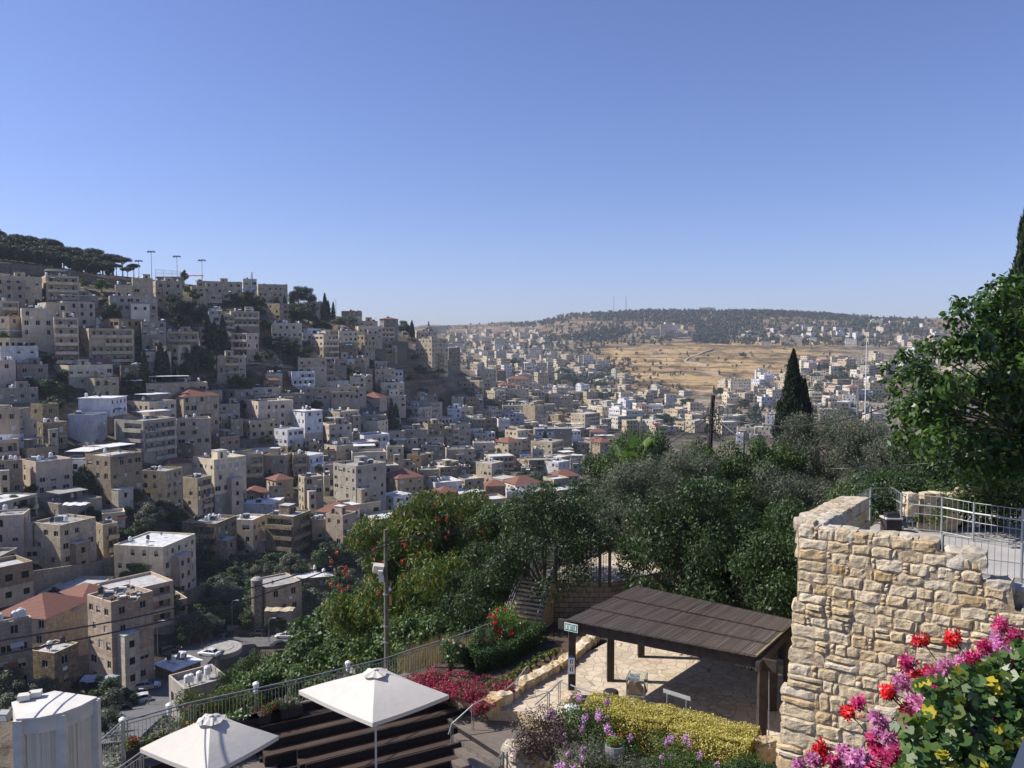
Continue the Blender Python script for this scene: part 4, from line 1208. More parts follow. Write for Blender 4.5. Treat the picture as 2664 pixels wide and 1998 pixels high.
TL = '''
1 1390 1225 1610 v_cypress 1.7|narrow cypress left of a taller forked pair in front of the ornate stone house
1 1545 1160 1560 v_cypress2 1.5|tall thick cypress towering above the red hipped mansion roof@the thick tall cypress
1 1600 1230 1560 v_cypress 1.3
1 1660 1330 1540 v_cypress2 1.0
1 2140 890 1235 v_cypress 1.6
1 2000 900 1220 v_cypress2 1.2
1 2060 950 1240 v_cypress2 1.2
1 1090 765 980 v_broad2 .8|round dark tree in front of the long low grey building@the round dark tree
1 1000 860 960 v_broad .6
1 1690 690 960 v_pine2 1.0|big dark pine spreading beside the white block with balconies@the big spreading pine
1 1830 760 1000 v_pine2 1.0
1 1940 800 1040 v_pine2 .8
1 1750 1190 1460 v_pine2 1.0
1 1900 1180 1500 v_broad2 1.0|large dark tree clump filling the gap right of the tall cypresses@the large dark tree clump
1 2010 1220 1500 v_pine2 .8
1 1790 1330 1540 v_broad2 .9
1 450 1500 1660 v_broad 1.2
1 540 1530 1690 v_broad 1.0
1 660 1560 1670 v_broad 1.0
1 290 1485 1600 v_broad 1.0
1 810 535 640 v_broad .8
1 975 545 670 v_broad 1.1
1 1315 1090 1200 v_broad .6
1 40 1050 1170 v_broad 1.0
1 130 1090 1190 v_broad 1.0
1 1370 400 500 v_broad2 1.2|small tree on the skyline between the pine wood and the sports ground lights
1 1770 455 590 v_broad2 .7
1 1920 545 600 v_broad 1.3
1 1800 610 690 v_broad 1.0
2 40 300 470 v_pine2 1.2
2 150 290 460 v_pine2 1.4
2 250 330 470 v_broad2 1.2
2 430 340 480 v_pine2 1.0
2 570 165 380 v_pine 1.0|umbrella pine standing highest on the ridge beside the school@the highest umbrella pine
2 690 200 360 v_pine .8
2 650 240 470 v_pine2 1.1
2 740 260 480 v_pine2 1.0
2 820 285 480 v_pine2 1.0
2 645 170 330 v_cypress 1.2
2 520 330 520 v_cypress 1.6
2 590 310 520 v_cypress2 1.5
2 905 310 560 v_cypress 1.8|tallest cypress on the ridge beside the pale peeping house@the tallest ridge cypress
2 985 390 550 v_cypress 1.7
2 935 380 560 v_cypress2 1.3
2 750 385 620 v_pine2 1.0
2 680 400 640 v_pine2 1.1
2 640 420 640 v_broad2 1.0
2 840 560 690 v_broad2 1.3
2 930 590 680 v_broad2 1.3
2 1040 540 640 v_olive 1.4
2 1160 530 620 v_olive 1.4
2 1385 455 575 v_broad2 1.2|lone bushy tree on the skyline left of the round red roofed tower@the lone skyline tree
2 1430 490 575 v_broad2 .7
2 1605 480 610 v_cypress 1.4
2 1510 535 750 v_cypress2 1.0|dark cypress in front of the round red roofed tower
2 1660 570 730 v_pine2 1.0
2 1740 570 740 v_cypress2 1.2
2 1710 620 740 v_broad2 1.0
2 1900 575 690 v_cypress 1.2
2 1905 625 700 v_broad2 1.0
2 75 625 880 v_cypress2 .9|dark cypress by the hill road in the middle of the left slope
2 225 690 920 v_cypress2 1.5
2 330 560 700 v_broad2 1.0
2 480 720 930 v_pine2 1.2|left of the big pines in the large pine clump above the hill road@the large pine clump
2 590 740 950 v_pine2 1.2
2 680 760 960 v_pine2 1.2
2 440 740 900 v_pine2 1.0
2 700 810 1070 v_pine 1.1|leaning pine with bare trunk at the right end of the large clump
2 740 900 1030 v_pine2 .7
2 80 1100 1250 v_broad 1.3
2 160 1120 1240 v_broad 1.2
2 190 1050 1130 v_olive 1.5
2 380 1040 1110 v_olive 1.6
2 700 1070 1140 v_olive 1.2
2 1760 890 960 v_broad 1.0
2 1900 1020 1100 v_olive 2.0
2 2000 1030 1110 v_olive 2.0
2 1820 1000 1070 v_olive 1.6
2 1150 1010 1100 v_broad2 1.2
2 1390 1210 1270 v_broad 1.0
2 1850 1220 1290 v_olive 1.5
2 820 1330 1440 v_broad2 1.0
2 1900 1380 1480 v_broad2 1.3
2 1980 1370 1500 v_broad2 1.0
6 1545 140 470 v_cypress 1.5|taller of two cypresses among the houses in mid slope@the mid slope cypress pair
6 1585 190 470 v_cypress2 1.1
6 830 160 260 v_broad2 1.2
6 1760 535 600 v_broad2 1.2
6 870 1480 1640 v_broad2 1.6
6 980 1500 1670 v_broad2 1.6
14 1172 445 680 v_cypress2 1.6|dark cypress standing in front of the painted eyes
14 740 450 530 v_broad2 1.6
14 920 450 530 v_broad2 1.4
14 600 140 240 v_olive 1.8
14 680 150 240 v_olive 1.8
14 740 150 240 v_olive 1.6
14 880 100 190 v_broad2 1.2
14 950 90 180 v_broad 1.2
14 1170 90 180 v_olive 1.2
14 1300 240 340 v_broad 1.5
14 1390 260 320 v_broad 1.5
14 830 650 760 v_broad2 1.2
14 1050 700 800 v_broad 1.3
14 960 820 950 v_broad2 1.4
14 1060 850 980 v_olive 1.5
14 1150 840 980 v_broad2 1.5
14 1200 920 1050 v_broad2 1.6
14 1290 940 1060 v_broad2 1.4
14 360 140 220 v_broad2 1.0
14 650 430 500 v_broad2 1.8
5 800 780 1060 v_broad2 1.0
5 850 850 1080 v_broad2 1.0
5 950 960 1120 v_broad .8
5 130 1060 1230 v_broad2 1.5
5 230 1130 1280 v_broad2 1.3
7 970 180 400 v_broad 1.0|leafy green tree beside the broad white roof terrace house@the leafy street tree
7 1190 390 620 v_broad 1.0
7 1140 360 600 v_broad2 .9
7 1450 540 760 v_olive 1.0|round grey olive tree in deep shade above the street@the shaded round olive
7 1290 640 800 v_broad2 1.2
7 1360 560 760 v_olive .9
7 260 1030 1180 v_olive 1.3
7 350 1010 1170 v_olive 1.2
7 120 1060 1200 v_olive 1.3
7 60 1130 1290 v_olive 1.3
7 760 1240 1460 v_olive 1.1|grey olive bush right of the white lift tower
7 700 1300 1500 v_olive 1.2
7 390 350 440 v_broad2 1.0
8 380 240 380 v_olive 1.2
8 540 200 330 v_olive 1.3
8 660 200 340 v_olive 1.2
8 720 120 320 v_olive 1.1|grey green olive tree rising behind the turret villa@the olive behind the turret villa
8 560 110 280 v_broad2 1.6
8 300 200 380 v_broad2 1.5
8 960 30 300 v_broad2 1.0
8 1040 60 240 v_broad2 1.3
8 850 230 310 v_olive 1.5
8 980 240 330 v_olive 1.6
8 1100 250 360 v_olive 1.6
8 1100 310 420 v_olive 1.4
8 900 380 600 v_olive 1.1|spreading olive beside the flat stone annex
8 1000 440 610 v_olive 1.1
8 370 390 560 v_olive 1.0
8 430 500 680 v_broad 1.2
8 340 540 680 v_broad 1.1
8 600 560 690 v_broad 1.1
8 520 520 660 v_broad 1.0
8 800 560 680 v_broad 1.0
8 120 560 730 v_olive 1.2
8 40 560 720 v_olive 1.1
4 1585 750 860 v_cypress2 1.3
4 1640 750 830 v_broad2 1.5
4 1225 810 910 v_cypress 1.3
4 640 990 1080 v_broad2 1.6
4 580 970 1040 v_cypress2 1.6
4 330 1090 1170 v_broad2 2.0
4 95 1105 1230 v_cypress 2.0|small dark cypress right of the bright white cluster house
4 870 1100 1190 v_broad2 1.5
4 900 1040 1120 v_broad2 1.4
4 940 1210 1290 v_olive 1.5
4 800 1260 1340 v_broad2 2.0
4 860 1300 1370 v_broad2 1.6
4 1000 890 940 v_broad2 1.2
4 420 1280 1360 v_broad2 2.0
4 40 1250 1370 v_broad2 2.0
4 120 1240 1360 v_broad2 1.8
4 -60 1250 1370 v_broad2 2.0
4 -140 1260 1400 v_broad2 2.2
4 1700 870 930 v_broad2 1.8
4 1850 880 950 v_broad2 1.6
4 1740 870 940 v_broad2 1.6
4 1800 790 850 v_olive 2
4 1900 800 850 v_olive 2
4 860 650 710 v_broad2 1.3
3 1390 1010 1130 v_broad2 1.6
3 1480 1010 1120 v_broad2 1.6
3 1610 1030 1100 v_broad2 1.6
3 1800 1120 1180 v_broad2 1.8
3 1200 860 990 v_broad2 1.4
3 1270 890 1000 v_broad2 1.4
3 1350 930 1010 v_broad2 1.3
3 1500 930 1010 v_broad2 1.3
3 1550 930 1010 v_broad2 1.3
3 680 820 890 v_pine2 1.0
3 1150 800 900 v_broad2 1.6
3 1380 790 860 v_broad2 1.4
3 690 710 780 v_broad2 2.4
3 1000 880 930 v_broad2 2.0
3 960 1060 1130 v_broad2 1.3
'''
for l in [l for l in TL.strip().split('\n') if l.strip()]:
    b, _, lab = l.partition('|'); tk = b.split(); v = int(tk[0]); x, a, c = map(float, tk[1:4])
    px, yt = V(v, x, a); _, yb = V(v, x, c); lab, _, ref = lab.partition('@')
    vtree(tk[4], px, yt, yb, float(tk[5]) if len(tk) > 5 else 1.0, lab.strip() or None, None, ref.strip() or None)
# trees of the wadi bottom, the gardens behind the villa and gaps between houses
for (x0, y0, x1, y1, n_) in ((430, 1440, 640, 1620, 26), (640, 1400, 930, 1600, 34), (520, 1560, 700, 1640, 12), (900, 1330, 1100, 1500, 16), (1180, 1200, 1500, 1330, 26), (330, 1230, 560, 1460, 10), (0, 1760, 330, 1900, 12)):
    for _ in range(n_):
        px, py = R.uniform(x0, x1), R.uniform(y0, y1); P = gpt(px, py)
        if P is None or any(math.hypot(P.x-a, P.y-b) < c*.95 for a, b, c, _, _ in FOOT): continue
        k_ = R.choice(['v_olive', 'v_broad2', 'v_broad2', 'v_olive', 'v_broad']); h = R.uniform(3.6, 6.5); vtree(k_, px, py-h*F_PX/P.y, py, R.uniform(1, 1.3), None, P)
SCRUB = []
for _ in range(300):
    px = R.uniform(-20, 1480); py = R.uniform(760, 1420); P = gpt(px, py)
    if P is None or P.y > 800 or any(math.hypot(P.x-a, P.y-b) < c*1.02 for a, b, c, _, _ in FOOT): continue
    h = R.uniform(2.5, 5.5)
    SCRUB.append((R.choice(['v_olive', 'v_broad2', 'v_broad', 'v_broad2']), P, h))
# the pine wood on the crest at the far left: every tree one can tell apart
n = 0; WR_ = [[], [], [], []]
for row in range(4):
    x = -40.0
    while x < 352:
        yg = np.interp(x, [-140, 0, 210, 300, 352], [678, 684, 712, 722, 716]) - row*6 + R.uniform(-3, 3)
        top = np.interp(x, [-140, 0, 60, 100, 190, 260, 320, 352], [580, 600, 618, 620, 640, 652, 672, 684]) + (3-row)*9 + R.uniform(-3, 8)
        Yd = np.interp(x, [-140, 352], [338, 366]) + row*11
        s = ray(x, yg)[0]; P = Vector((s*Yd, Yd, zt(s*Yd, Yd)-.3)); yb = proj(P)[1]
        if x > 300 and row in (1, 2): x += 30; continue
        h = max(6.5, (yb-top)*Yd/F_PX)
        t = tree('v_pine' if (row > 1 and R.random() < .4 or x > 285) else 'v_pine2', P, 1, '', name='pine_tree', group='pines of the crest wood')
        t.scale = (h/9.0*R.uniform(1.05, 1.35),)*2+(h/9.0,)
        WR_[row].append((x, t)); n += 1
        if row < 2 and x < 300: b_ = tree('v_broad2', P+Vector((R.uniform(-2, 2), -2, -.5)), .55, '', name='broadleaf_tree', group='pines of the crest wood'); TPEND.append((b_, 'low bush', x, yb))
        x += R.uniform(20, 29)
ON_ = 'first second third fourth fifth sixth seventh eighth ninth tenth eleventh twelfth thirteenth fourteenth fifteenth sixteenth seventeenth eighteenth nineteenth twentieth'.split()
for row in range(4):
    for k_, (x, t) in enumerate(sorted(WR_[row], key=lambda a: a[0])): t['label'] = f'dark pine of the crest wood, {ON_[min(k_, 19)]} from the left in its {["front", "second", "third", "back"][row]} row'
rs = np.random.RandomState(44); qs = []
for kd, P, h in SCRUB:
    me = TREE[kd][0]; co = np.empty(len(me.vertices)*3, np.float32); me.vertices.foreach_get('co', co); co = co.reshape(-1, 4, 3); co = co[rs.rand(len(co)) < .55]
    s_ = h/TREE[kd][2]; a = rs.uniform(0, 6.28); rot = np.array([[math.cos(a), -math.sin(a), 0], [math.sin(a), math.cos(a), 0], [0, 0, 1]])
    c_ = co.mean(1, keepdims=True); co = c_+(co-c_)*1.3; qs.append((co @ rot.T)*s_*np.array([1.15, 1.15, 1])+np.array([P.x, P.y, P.z-h*.12]))
o = link('hillside_bushes', qmesh('hillside_bushes', np.concatenate(qs), 4, L_BROADD)); o['kind'] = 'stuff'; tag(o, 'countless small dark bushes in the gaps between houses and under the wood', 'bushes')
# distant woods: one mass on the ridge and slopes
WD = [  # corner polygon (quads) in photo px with density
 ([(1330, 830), (1560, 806), (1560, 822), (1330, 840)], 260), ([(1540, 803), (1900, 790), (1900, 842), (1540, 836)], 1500), ([(1890, 795), (2130, 797), (2240, 815), (1900, 838)], 1100),
 ([(1700, 838), (1980, 836), (1960, 850), (1700, 848)], 260), ([(2120, 800), (2330, 818), (2330, 828), (2120, 822)], 260), ([(1408, 886), (1600, 852), (1650, 862), (1560, 892)], 520),
 ([(1810, 850), (1890, 860), (1890, 896), (1800, 892)], 420), ([(1850, 846), (1920, 846), (1920, 872), (1850, 872)], 180), ([(2230, 830), (2400, 830), (2420, 880), (2200, 860)], 500),
 ([(1340, 900), (1560, 905), (1560, 925), (1340, 925)], 140), ([(1920, 855), (2220, 850), (2260, 900), (1930, 892)], 360), ([(1450, 950), (1600, 950), (1600, 1015), (1430, 1010)], 260),
 ([(1330, 830), (1430, 828), (1430, 845), (1330, 848)], 60), ([(1150, 865), (1420, 870), (1420, 1000), (1160, 960)], 300), ([(1560, 960), (1800, 1010), (1780, 1030), (1560, 1020)], 50),
 ([(1160, 850), (1340, 840), (1340, 850), (1160, 860)], 50), ([(1430, 1030), (1750, 1060), (1850, 1130), (1430, 1110)], 300), ([(2100, 930), (2300, 940), (2300, 1100), (2110, 1080)], 320), ([(2350, 820), (2700, 826), (2700, 900), (2350, 900)], 300),
 ([(1900, 1060), (2060, 1060), (2060, 1120), (1900, 1120)], 120), ([(1420, 840), (1700, 842), (1760, 900), (1400, 905)], 420), ([(1900, 838), (2300, 830), (2340, 905), (1890, 900)], 800), ([(1440, 930), (1660, 935), (1640, 1000), (1450, 1010)], 240), ([(1560, 905), (2250, 905), (2200, 1000), (1560, 1000)], 90)]
rs = np.random.RandomState(5); Ps = []; Hs = []
for quad, n in WD:
    for _ in range(n):
        u, v = rs.rand(), rs.rand()
        a = Vector(quad[0]).lerp(Vector(quad[1]), u); b = Vector(quad[3]).lerp(Vector(quad[2]), u); p = a.lerp(b, v)
        P = gpt(p.x, p.y, 480)
        if P is None:
            P = gpt(p.x, p.y+14, 480)
            if P is None: continue
        if any(math.hypot(P.x-a_, P.y-b_) < c+1 for a_, b_, c, bb, _ in FOOT if bb is None and abs(a_-P.x) < 15): continue
        h = rs.uniform(5, 10) if P.y > 1500 else rs.uniform(3.5, 8)
        Ps.append(P); Hs.append(h)
Pn = np.array(Ps); Hn = np.array(Hs)
k = 34
d = rs.normal(size=(len(Pn), k, 3)); d /= np.linalg.norm(d, axis=2, keepdims=True)
slim = np.where(rs.rand(len(Pn)) < .3, .35, 1.0)[:, None]
Q = Pn[:, None, :]+d*np.stack([Hn[:, None]*.42*slim, Hn[:, None]*.42*slim, Hn[:, None]*.45*np.ones_like(slim)], -1)*rs.uniform(.55, 1.05, (len(Pn), k, 1))
Q[:, :, 2] += (Hn*.5)[:, None]
Lf = (Hn*.3)[:, None]*np.ones((1, k))
quads = leafquads(Q.reshape(-1, 3), d.reshape(-1, 3), 1.0, 1.0, rs, .3, .5)
c0 = quads.mean(1, keepdims=True); quads = c0+(quads-c0)*Lf.reshape(-1, 1, 1)
o = link('distant_wood', qmesh('distant_wood', quads, 4, L_FARW)); o['kind'] = 'stuff'
tag(o, 'dark pine and cypress woods and scattered trees on the far ridge and slopes', 'woods')
# ---------------------------------------------------------------- retaining walls on the hill
def rwall(name, pts, h, t, label, mat=M_RB, tint=(.26, .23, .19), cap=True, lift=0):
    mb = MB(); P = [gpt(*V(*p)) if len(p) == 3 else p for p in pts]
    P = [p for p in P if p is not None]
    for a, b in zip(P[:-1], P[1:]):
        d = (b-a); d.z = 0; L = d.length; d.normalize(); nn = Vector((d.y, -d.x, 0))*t*.5
        v = []
        for q in (a, b):
            for s in (-1, 1):
                for zz in (-3, h): v.append(q+nn*s+Vector((0, 0, zz)))
        mb.add(v, [(0, 4, 5, 1), (2, 3, 7, 6), (1, 5, 7, 3), (0, 1, 3, 2), (4, 6, 7, 5)], mat, tint)
    return tag(link(name, mb.mesh(name)), label, 'wall')
rwall('retaining_wall', [(1, -150, 470), (1, 100, 480), (1, 380, 500), (1, 620, 530), (1, 800, 570), (1, 1000, 610), (1, 1180, 630), (1, 1330, 620)], 3.8, .8, 'long stone retaining wall below the pine wood on the crest')
rwall('retaining_wall', [(1, 1500, 600), (1, 1760, 600), (1, 2212, 620)], 4.2, .8, 'grey retaining wall carrying the sports ground on the skyline', M_AS, (.27, .25, .22))
rwall('retaining_wall', [(2, 1225, 830), (2, 1400, 850), (2, 1700, 850)], 5.5, .8, 'upper stone terrace wall below the ridge house and its parked cars')
rwall('retaining_wall', [(2, 1260, 915), (2, 1450, 935), (2, 1690, 935)], 6.5, .8, 'lower stone terrace wall under the parked cars on the ridge')
rwall('retaining_wall', [(2, 145, 990), (2, 400, 1010), (2, 640, 1040)], 1.4, .5, 'low wall along the hill road under the pine clump', M_AS, (.3, .27, .22))
rwall('retaining_wall', [(14, 440, 215), (14, 560, 260), (14, 680, 300), (14, 765, 315)], 3.0, .4, 'faded red painted wall beside dry grass in the village', M_PL, (.33, .12, .13))
rwall('retaining_wall', [(1, 490, 1340), (1, 760, 1350), (1, 1070, 1365)], 2.4, .4, 'dusky pink garden wall below the sunlit flank apartment house', M_PL, (.26, .15, .16))
rwall('retaining_wall', [(8, 250, 700), (8, 420, 690), (8, 640, 690), (8, 900, 650)], 2.2, .5, 'pale wall along the street in front of the turret villa', M_AS, (.3, .27, .22))
rwall('retaining_wall', [(7, 1120, 590), (7, 1300, 560), (7, 1480, 480)], 5, .6, 'tall shaded stone wall behind the olives above the street')
rwall('retaining_wall', [(7, 200, 420), (7, 420, 380), (7, 700, 330), (7, 820, 280)], 5, .6, 'stone block street wall rising behind the rubble heaped roof', M_AS, (.3, .27, .22))
# round tower with red roof on the skyline
P = gpt(*V(2, 1520, 750)); Yt = P.y; r0 = 90/3.687*Yt/F_PX; zt_ = at(*V(2, 1520, 555), Yt).z
root = thing('round_tower', 'octagonal grey tower house with a shallow red roof on the skyline', 'tower', P); LM.append((*V(2, 1520, 640), 'the round red roofed tower'))
oct_ = [(r0*math.cos(i*PI/4+PI/8), r0*math.sin(i*PI/4+PI/8)) for i in range(8)]
hh = zt_-P.z
mb = MB(); mb.prism(oct_, -4, hh, M_AS, (.33, .30, .26)); link('wall', mb.mesh('wall'), root)
mb = MB(); mb.add([(x*1.12, y*1.12, hh+.02) for x, y in oct_]+[(0, 0, hh+1.5)], [(i, (i+1) % 8, 8) for i in range(8)]+[tuple(range(7, -1, -1))], M_TILE); link('roof', mb.mesh('roof'), root)
for i in range(8):
    a = i*PI/4
    for k_ in range(3):
        if math.sin(a) < .3:
            x, y = r0*.93*math.cos(a), r0*.93*math.sin(a)
            o = link('window', WIN['glass'], root, (x+math.sin(a)*.5, y-math.cos(a)*.5, hh-2.3-3*k_), (0, 0, a+PI/2)); o.scale = (1, 1, 1.3)
# turret on the villa
P = gpt(*V(8, 475, 690)); q_ = at(*V(8, 470, 300), P.y)
root = thing('turret', 'round rough stone turret with domed cap on the corner of the villa', 'turret', (q_.x, P.y-.3, P.z))
mb = MB(); rr = 1.25; hh = q_.z-P.z
mb.lathe([(rr, -3), (rr, hh)], M_RB, 18, tint=(.4, .37, .32)); link('wall', mb.mesh('wall'), root)
mb = MB(); mb.lathe([(rr*1.08, hh+.003), (rr*1.08, hh+.2), (rr*.7, hh+.6), (.1, hh+.85)], M_CONC, 18); link('dome', mb.mesh('dome'), root)
# painted eyes: plain black and white eyes on the mural wall
EY = [o_ for o_ in COL.objects if o_.get('label', '').startswith('house with two large painted eyes')]
if EY:
    er = EY[0]; wl_ = er.children[0]; 
    for o_ in er.children:
        if o_.name.startswith('wall'): wl_ = o_
    zH = max(v.co.z for v in wl_.data.vertices)
    mb = MB()
    mb.box(.2, -.05, zH-5.4, 12.2, -.012, zH-.5, M_TINT, (.42, .52, .45))
    for cx in (3.2, 9.4):
        e = [(cx+2.5*math.cos(t*PI/8), -.056, zH-3.1+1.3*math.sin(t*PI/8)) for t in range(16)]
        mb.face(e, M_TINT, (.03, .035, .035))
        mb.face([(cx+(x-cx)*.84, -.062, zH-3.1+(z+3.1-zH)*.78) for x, y, z in e], M_TINT, (.85, .86, .85))
        mb.face([(cx+.85*math.cos(t*PI/8), -.068, zH-3.1+.85*math.sin(t*PI/8)) for t in range(16)], M_TINT, (.03, .03, .03))
        mb.face([(cx-.25+.25*math.cos(t*PI/4), -.074, zH-2.8+.25*math.sin(t*PI/4)) for t in range(8)], M_TINT, (.7, .7, .7))
        mb.face([(cx-2.6, -.056, zH-1.6), (cx+2.6, -.056, zH-1.4), (cx+2.0, -.056, zH-.85), (cx-1.6, -.056, zH-.9)], M_TINT, (.04, .04, .04))
    link('painted_eyes', mb.mesh('painted_eyes'), er)
# ---------------------------------------------------------------- sports ground lights, masts, fences
def lightmast(v, x, yt, yb, Yd, label):
    px, pt = V(v, x, yt); _, pb = V(v, x, yb); top = at(px, pt, Yd); b = at(px, pb, Yd); zb = zt(b.x, Yd)-.5
    root = thing('floodlight_mast', label, 'floodlight mast', (b.x, Yd, zb), 0, 'sports ground floodlights'); h = top.z-zb
    mb = MB(); mb.tube([(0, 0, 0), (0, 0, h)], [.17, .1], M_SHUT, 6); link('pole', mb.mesh('pole'), root)
    mb = MB(); mb.tube([(-1.6, 0, h), (1.6, 0, h)], .1, M_GALV, 4)
    link('crossarm', mb.mesh('crossarm'), root)
    for s in (-1.4, -.2, 1.0):
        mb = MB(); mb.box(-.5, -.35, -.1, .5, .35, .5, M_GALV, M=Matrix.Translation((s+.2, 0, h)) @ Matrix.Rotation(.45*(-1 if s < 0 else 1), 4, 'Y')); link('floodlight', mb.mesh('floodlight'), root)
lightmast(1, 1332, 368, 440, 378, 'shortest floodlight mast next to the end of the pine wood')
lightmast(1, 1455, 280, 490, 372, 'leftmost tall floodlight mast on the skyline')
lightmast(1, 1700, 325, 510, 380, 'middle one of the three tall floodlight masts')
lightmast(1, 1940, 362, 540, 388, 'rightmost floodlight mast above the red awning')
root = thing('ball_fence', 'high wire fence of the sports ground between two floodlight masts', 'fence', at(*V(1, 1490, 510), 372))
mb = MB()
Pf = [at(*V(1, x, y), 374+i) for i, (x, y) in enumerate([(1490, 515), (1570, 515), (1650, 515), (1730, 515)])]
Pt = [at(*V(1, x, y), 374+i) for i, (x, y) in enumerate([(1490, 445), (1570, 452), (1650, 458), (1730, 466)])]
b0 = root.location
for a, t_ in zip(Pf, Pt): mb.tube([a-b0-Vector((0, 0, 3)), t_-b0], .09, M_GALV, 4)
for q in (0, .5, 1):
    mb.tube([f.lerp(t_, q)-b0 for f, t_ in zip(Pf, Pt)], .05, M_GALV, 4)
for i in range(3):
    for j in range(1, 8):
        mb.tube([Pf[i].lerp(Pf[i+1], j/8)-b0, Pt[i].lerp(Pt[i+1], j/8)-b0], .025, M_GALV, 3)
link('wire_panel', mb.mesh('wire_panel'), root)
def mast(name, px, yt, yb, Yd, r, label, cat='mast', stays=0):
    t_ = at(px, yt, Yd); b = at(px, yb, Yd); mb = MB(); h = t_.z-b.z
    mb.tube([(0, 0, -4), (0, 0, h*.6), (0, 0, h)], [r, r*.8, r*.5], M_GALV if not stays else M_WHITE, 6)
    if r > .5:
        for i in range(10): mb.box(-r*1.3, -r*.2, h*i/10, r*1.3, r*.2, h*i/10+.5, M_GALV)
    return tag(link(name, mb.mesh(name), None, b), label, cat)
mast('radio_mast', V(3, 1647, 0)[0], V(3, 0, 105)[1], V(3, 0, 265)[1], 2280, .7, 'left one of two thin masts on the far ridge')
mast('radio_mast', V(3, 1764, 0)[0], V(3, 0, 105)[1], V(3, 0, 262)[1], 2280, .9, 'right one of two thin masts on the far ridge')
mast('flag_mast', V(12, 360, 0)[0], V(12, 0, 832)[1], V(12, 0, 1215)[1], 170, .13, 'tall slim white pole right of the big cypress', 'mast', 1)
mast('flag_mast', V(4, 1965, 0)[0], V(4, 0, 660)[1], V(4, 0, 1200)[1], 330, .13, 'fainter thin pole just left of the tall white pole', 'mast')
mast('utility_pole', V(4, 1955, 0)[0], V(4, 0, 980)[1], V(4, 0, 1170)[1], 210, .22, 'grey pole among the olive crowns left of the white pole', 'pole')
mast('radio_mast', V(2, 205, 0)[0], V(2, 0, 100)[1], V(2, 0, 165)[1], 398, .35, 'short radio mast on top of the hilltop school tower')
mast('utility_pole', V(2, 1010, 0)[0], V(2, 0, 355)[1], V(2, 0, 470)[1], 420, .14, 'bare pole on the skyline right of two cypresses', 'pole')
# ---------------------------------------------------------------- street along the valley
RD = [(230, 1960), (330, 1880), (430, 1800), (490, 1740), (560, 1700), (640, 1672), (740, 1668), (830, 1650), (900, 1640), (980, 1620), (1080, 1590)]
rp = [gpt(x, y) for x, y in RD]
def ribbon(pts, half, lift, mat, name, n=8, tint=(1, 1, 1)):
    P = []
    for i in range(len(pts)-1):
        for k_ in range(n): P.append(pts[i].lerp(pts[i+1], k_/n))
    P.append(pts[-1]); 
    for _ in range(6): P = [P[0]]+[(P[i-1]+P[i]*2+P[i+1])/4 for i in range(1, len(P)-1)]+[P[-1]]
    vs = []
    for i, p in enumerate(P):
        d = P[min(i+1, len(P)-1)]-P[max(i-1, 0)]; d.z = 0; d.normalize(); nn = Vector((d.y, -d.x, 0))
        z = max(zt(p.x+nn.x*s*half, p.y+nn.y*s*half) for s in (-1, -.5, 0, .5, 1))+lift
        vs += [p*0+Vector((p.x-nn.x*half, p.y-nn.y*half, z)), Vector((p.x+nn.x*half, p.y+nn.y*half, z)), Vector((p.x-nn.x*half, p.y-nn.y*half, z-4)), Vector((p.x+nn.x*half, p.y+nn.y*half, z-4))]
    fs = []
    for i in range(len(P)-1):
        a = i*4; fs += [(a, a+1, a+5, a+4), (a, a+4, a+6, a+2), (a+1, a+3, a+7, a+5)]
    mb = MB(); mb.add(vs, fs, mat, tint); return link(name, mb.mesh(name)), P
m, nt, bs, out = nmat('asphalt')
n1 = noise(nt, geopos(nt), .5, 8, .7); c = ramp(nt, n1, [(.3, (.085, .082, .08)), (.7, (.15, .145, .14))])
nt.links.new(c, bs.inputs['Base Color']); bs.inputs['Roughness'].default_value = .9; M_ASPH = m
o, RP = ribbon(rp, 4.6, .5, M_ASPH, 'road'); o['kind'] = 'structure'
def roadz(x, y):
    b = min(RP, key=lambda p: (p.x-x)**2+(p.y-y)**2)
    if math.hypot(b.x-x, b.y-y) < 6.5:
        vs = [v for v in o_road.data.vertices if abs(v.co.x-x) < 9 and abs(v.co.y-y) < 9]
        if vs: 
            v = min(vs, key=lambda v: (v.co.x-x)**2+(v.co.y-y)**2+(1000 if v.co.z < zt(x, y)-1.5 else 0)); return v.co.z
    return zt(x, y)+.05
o_road = o
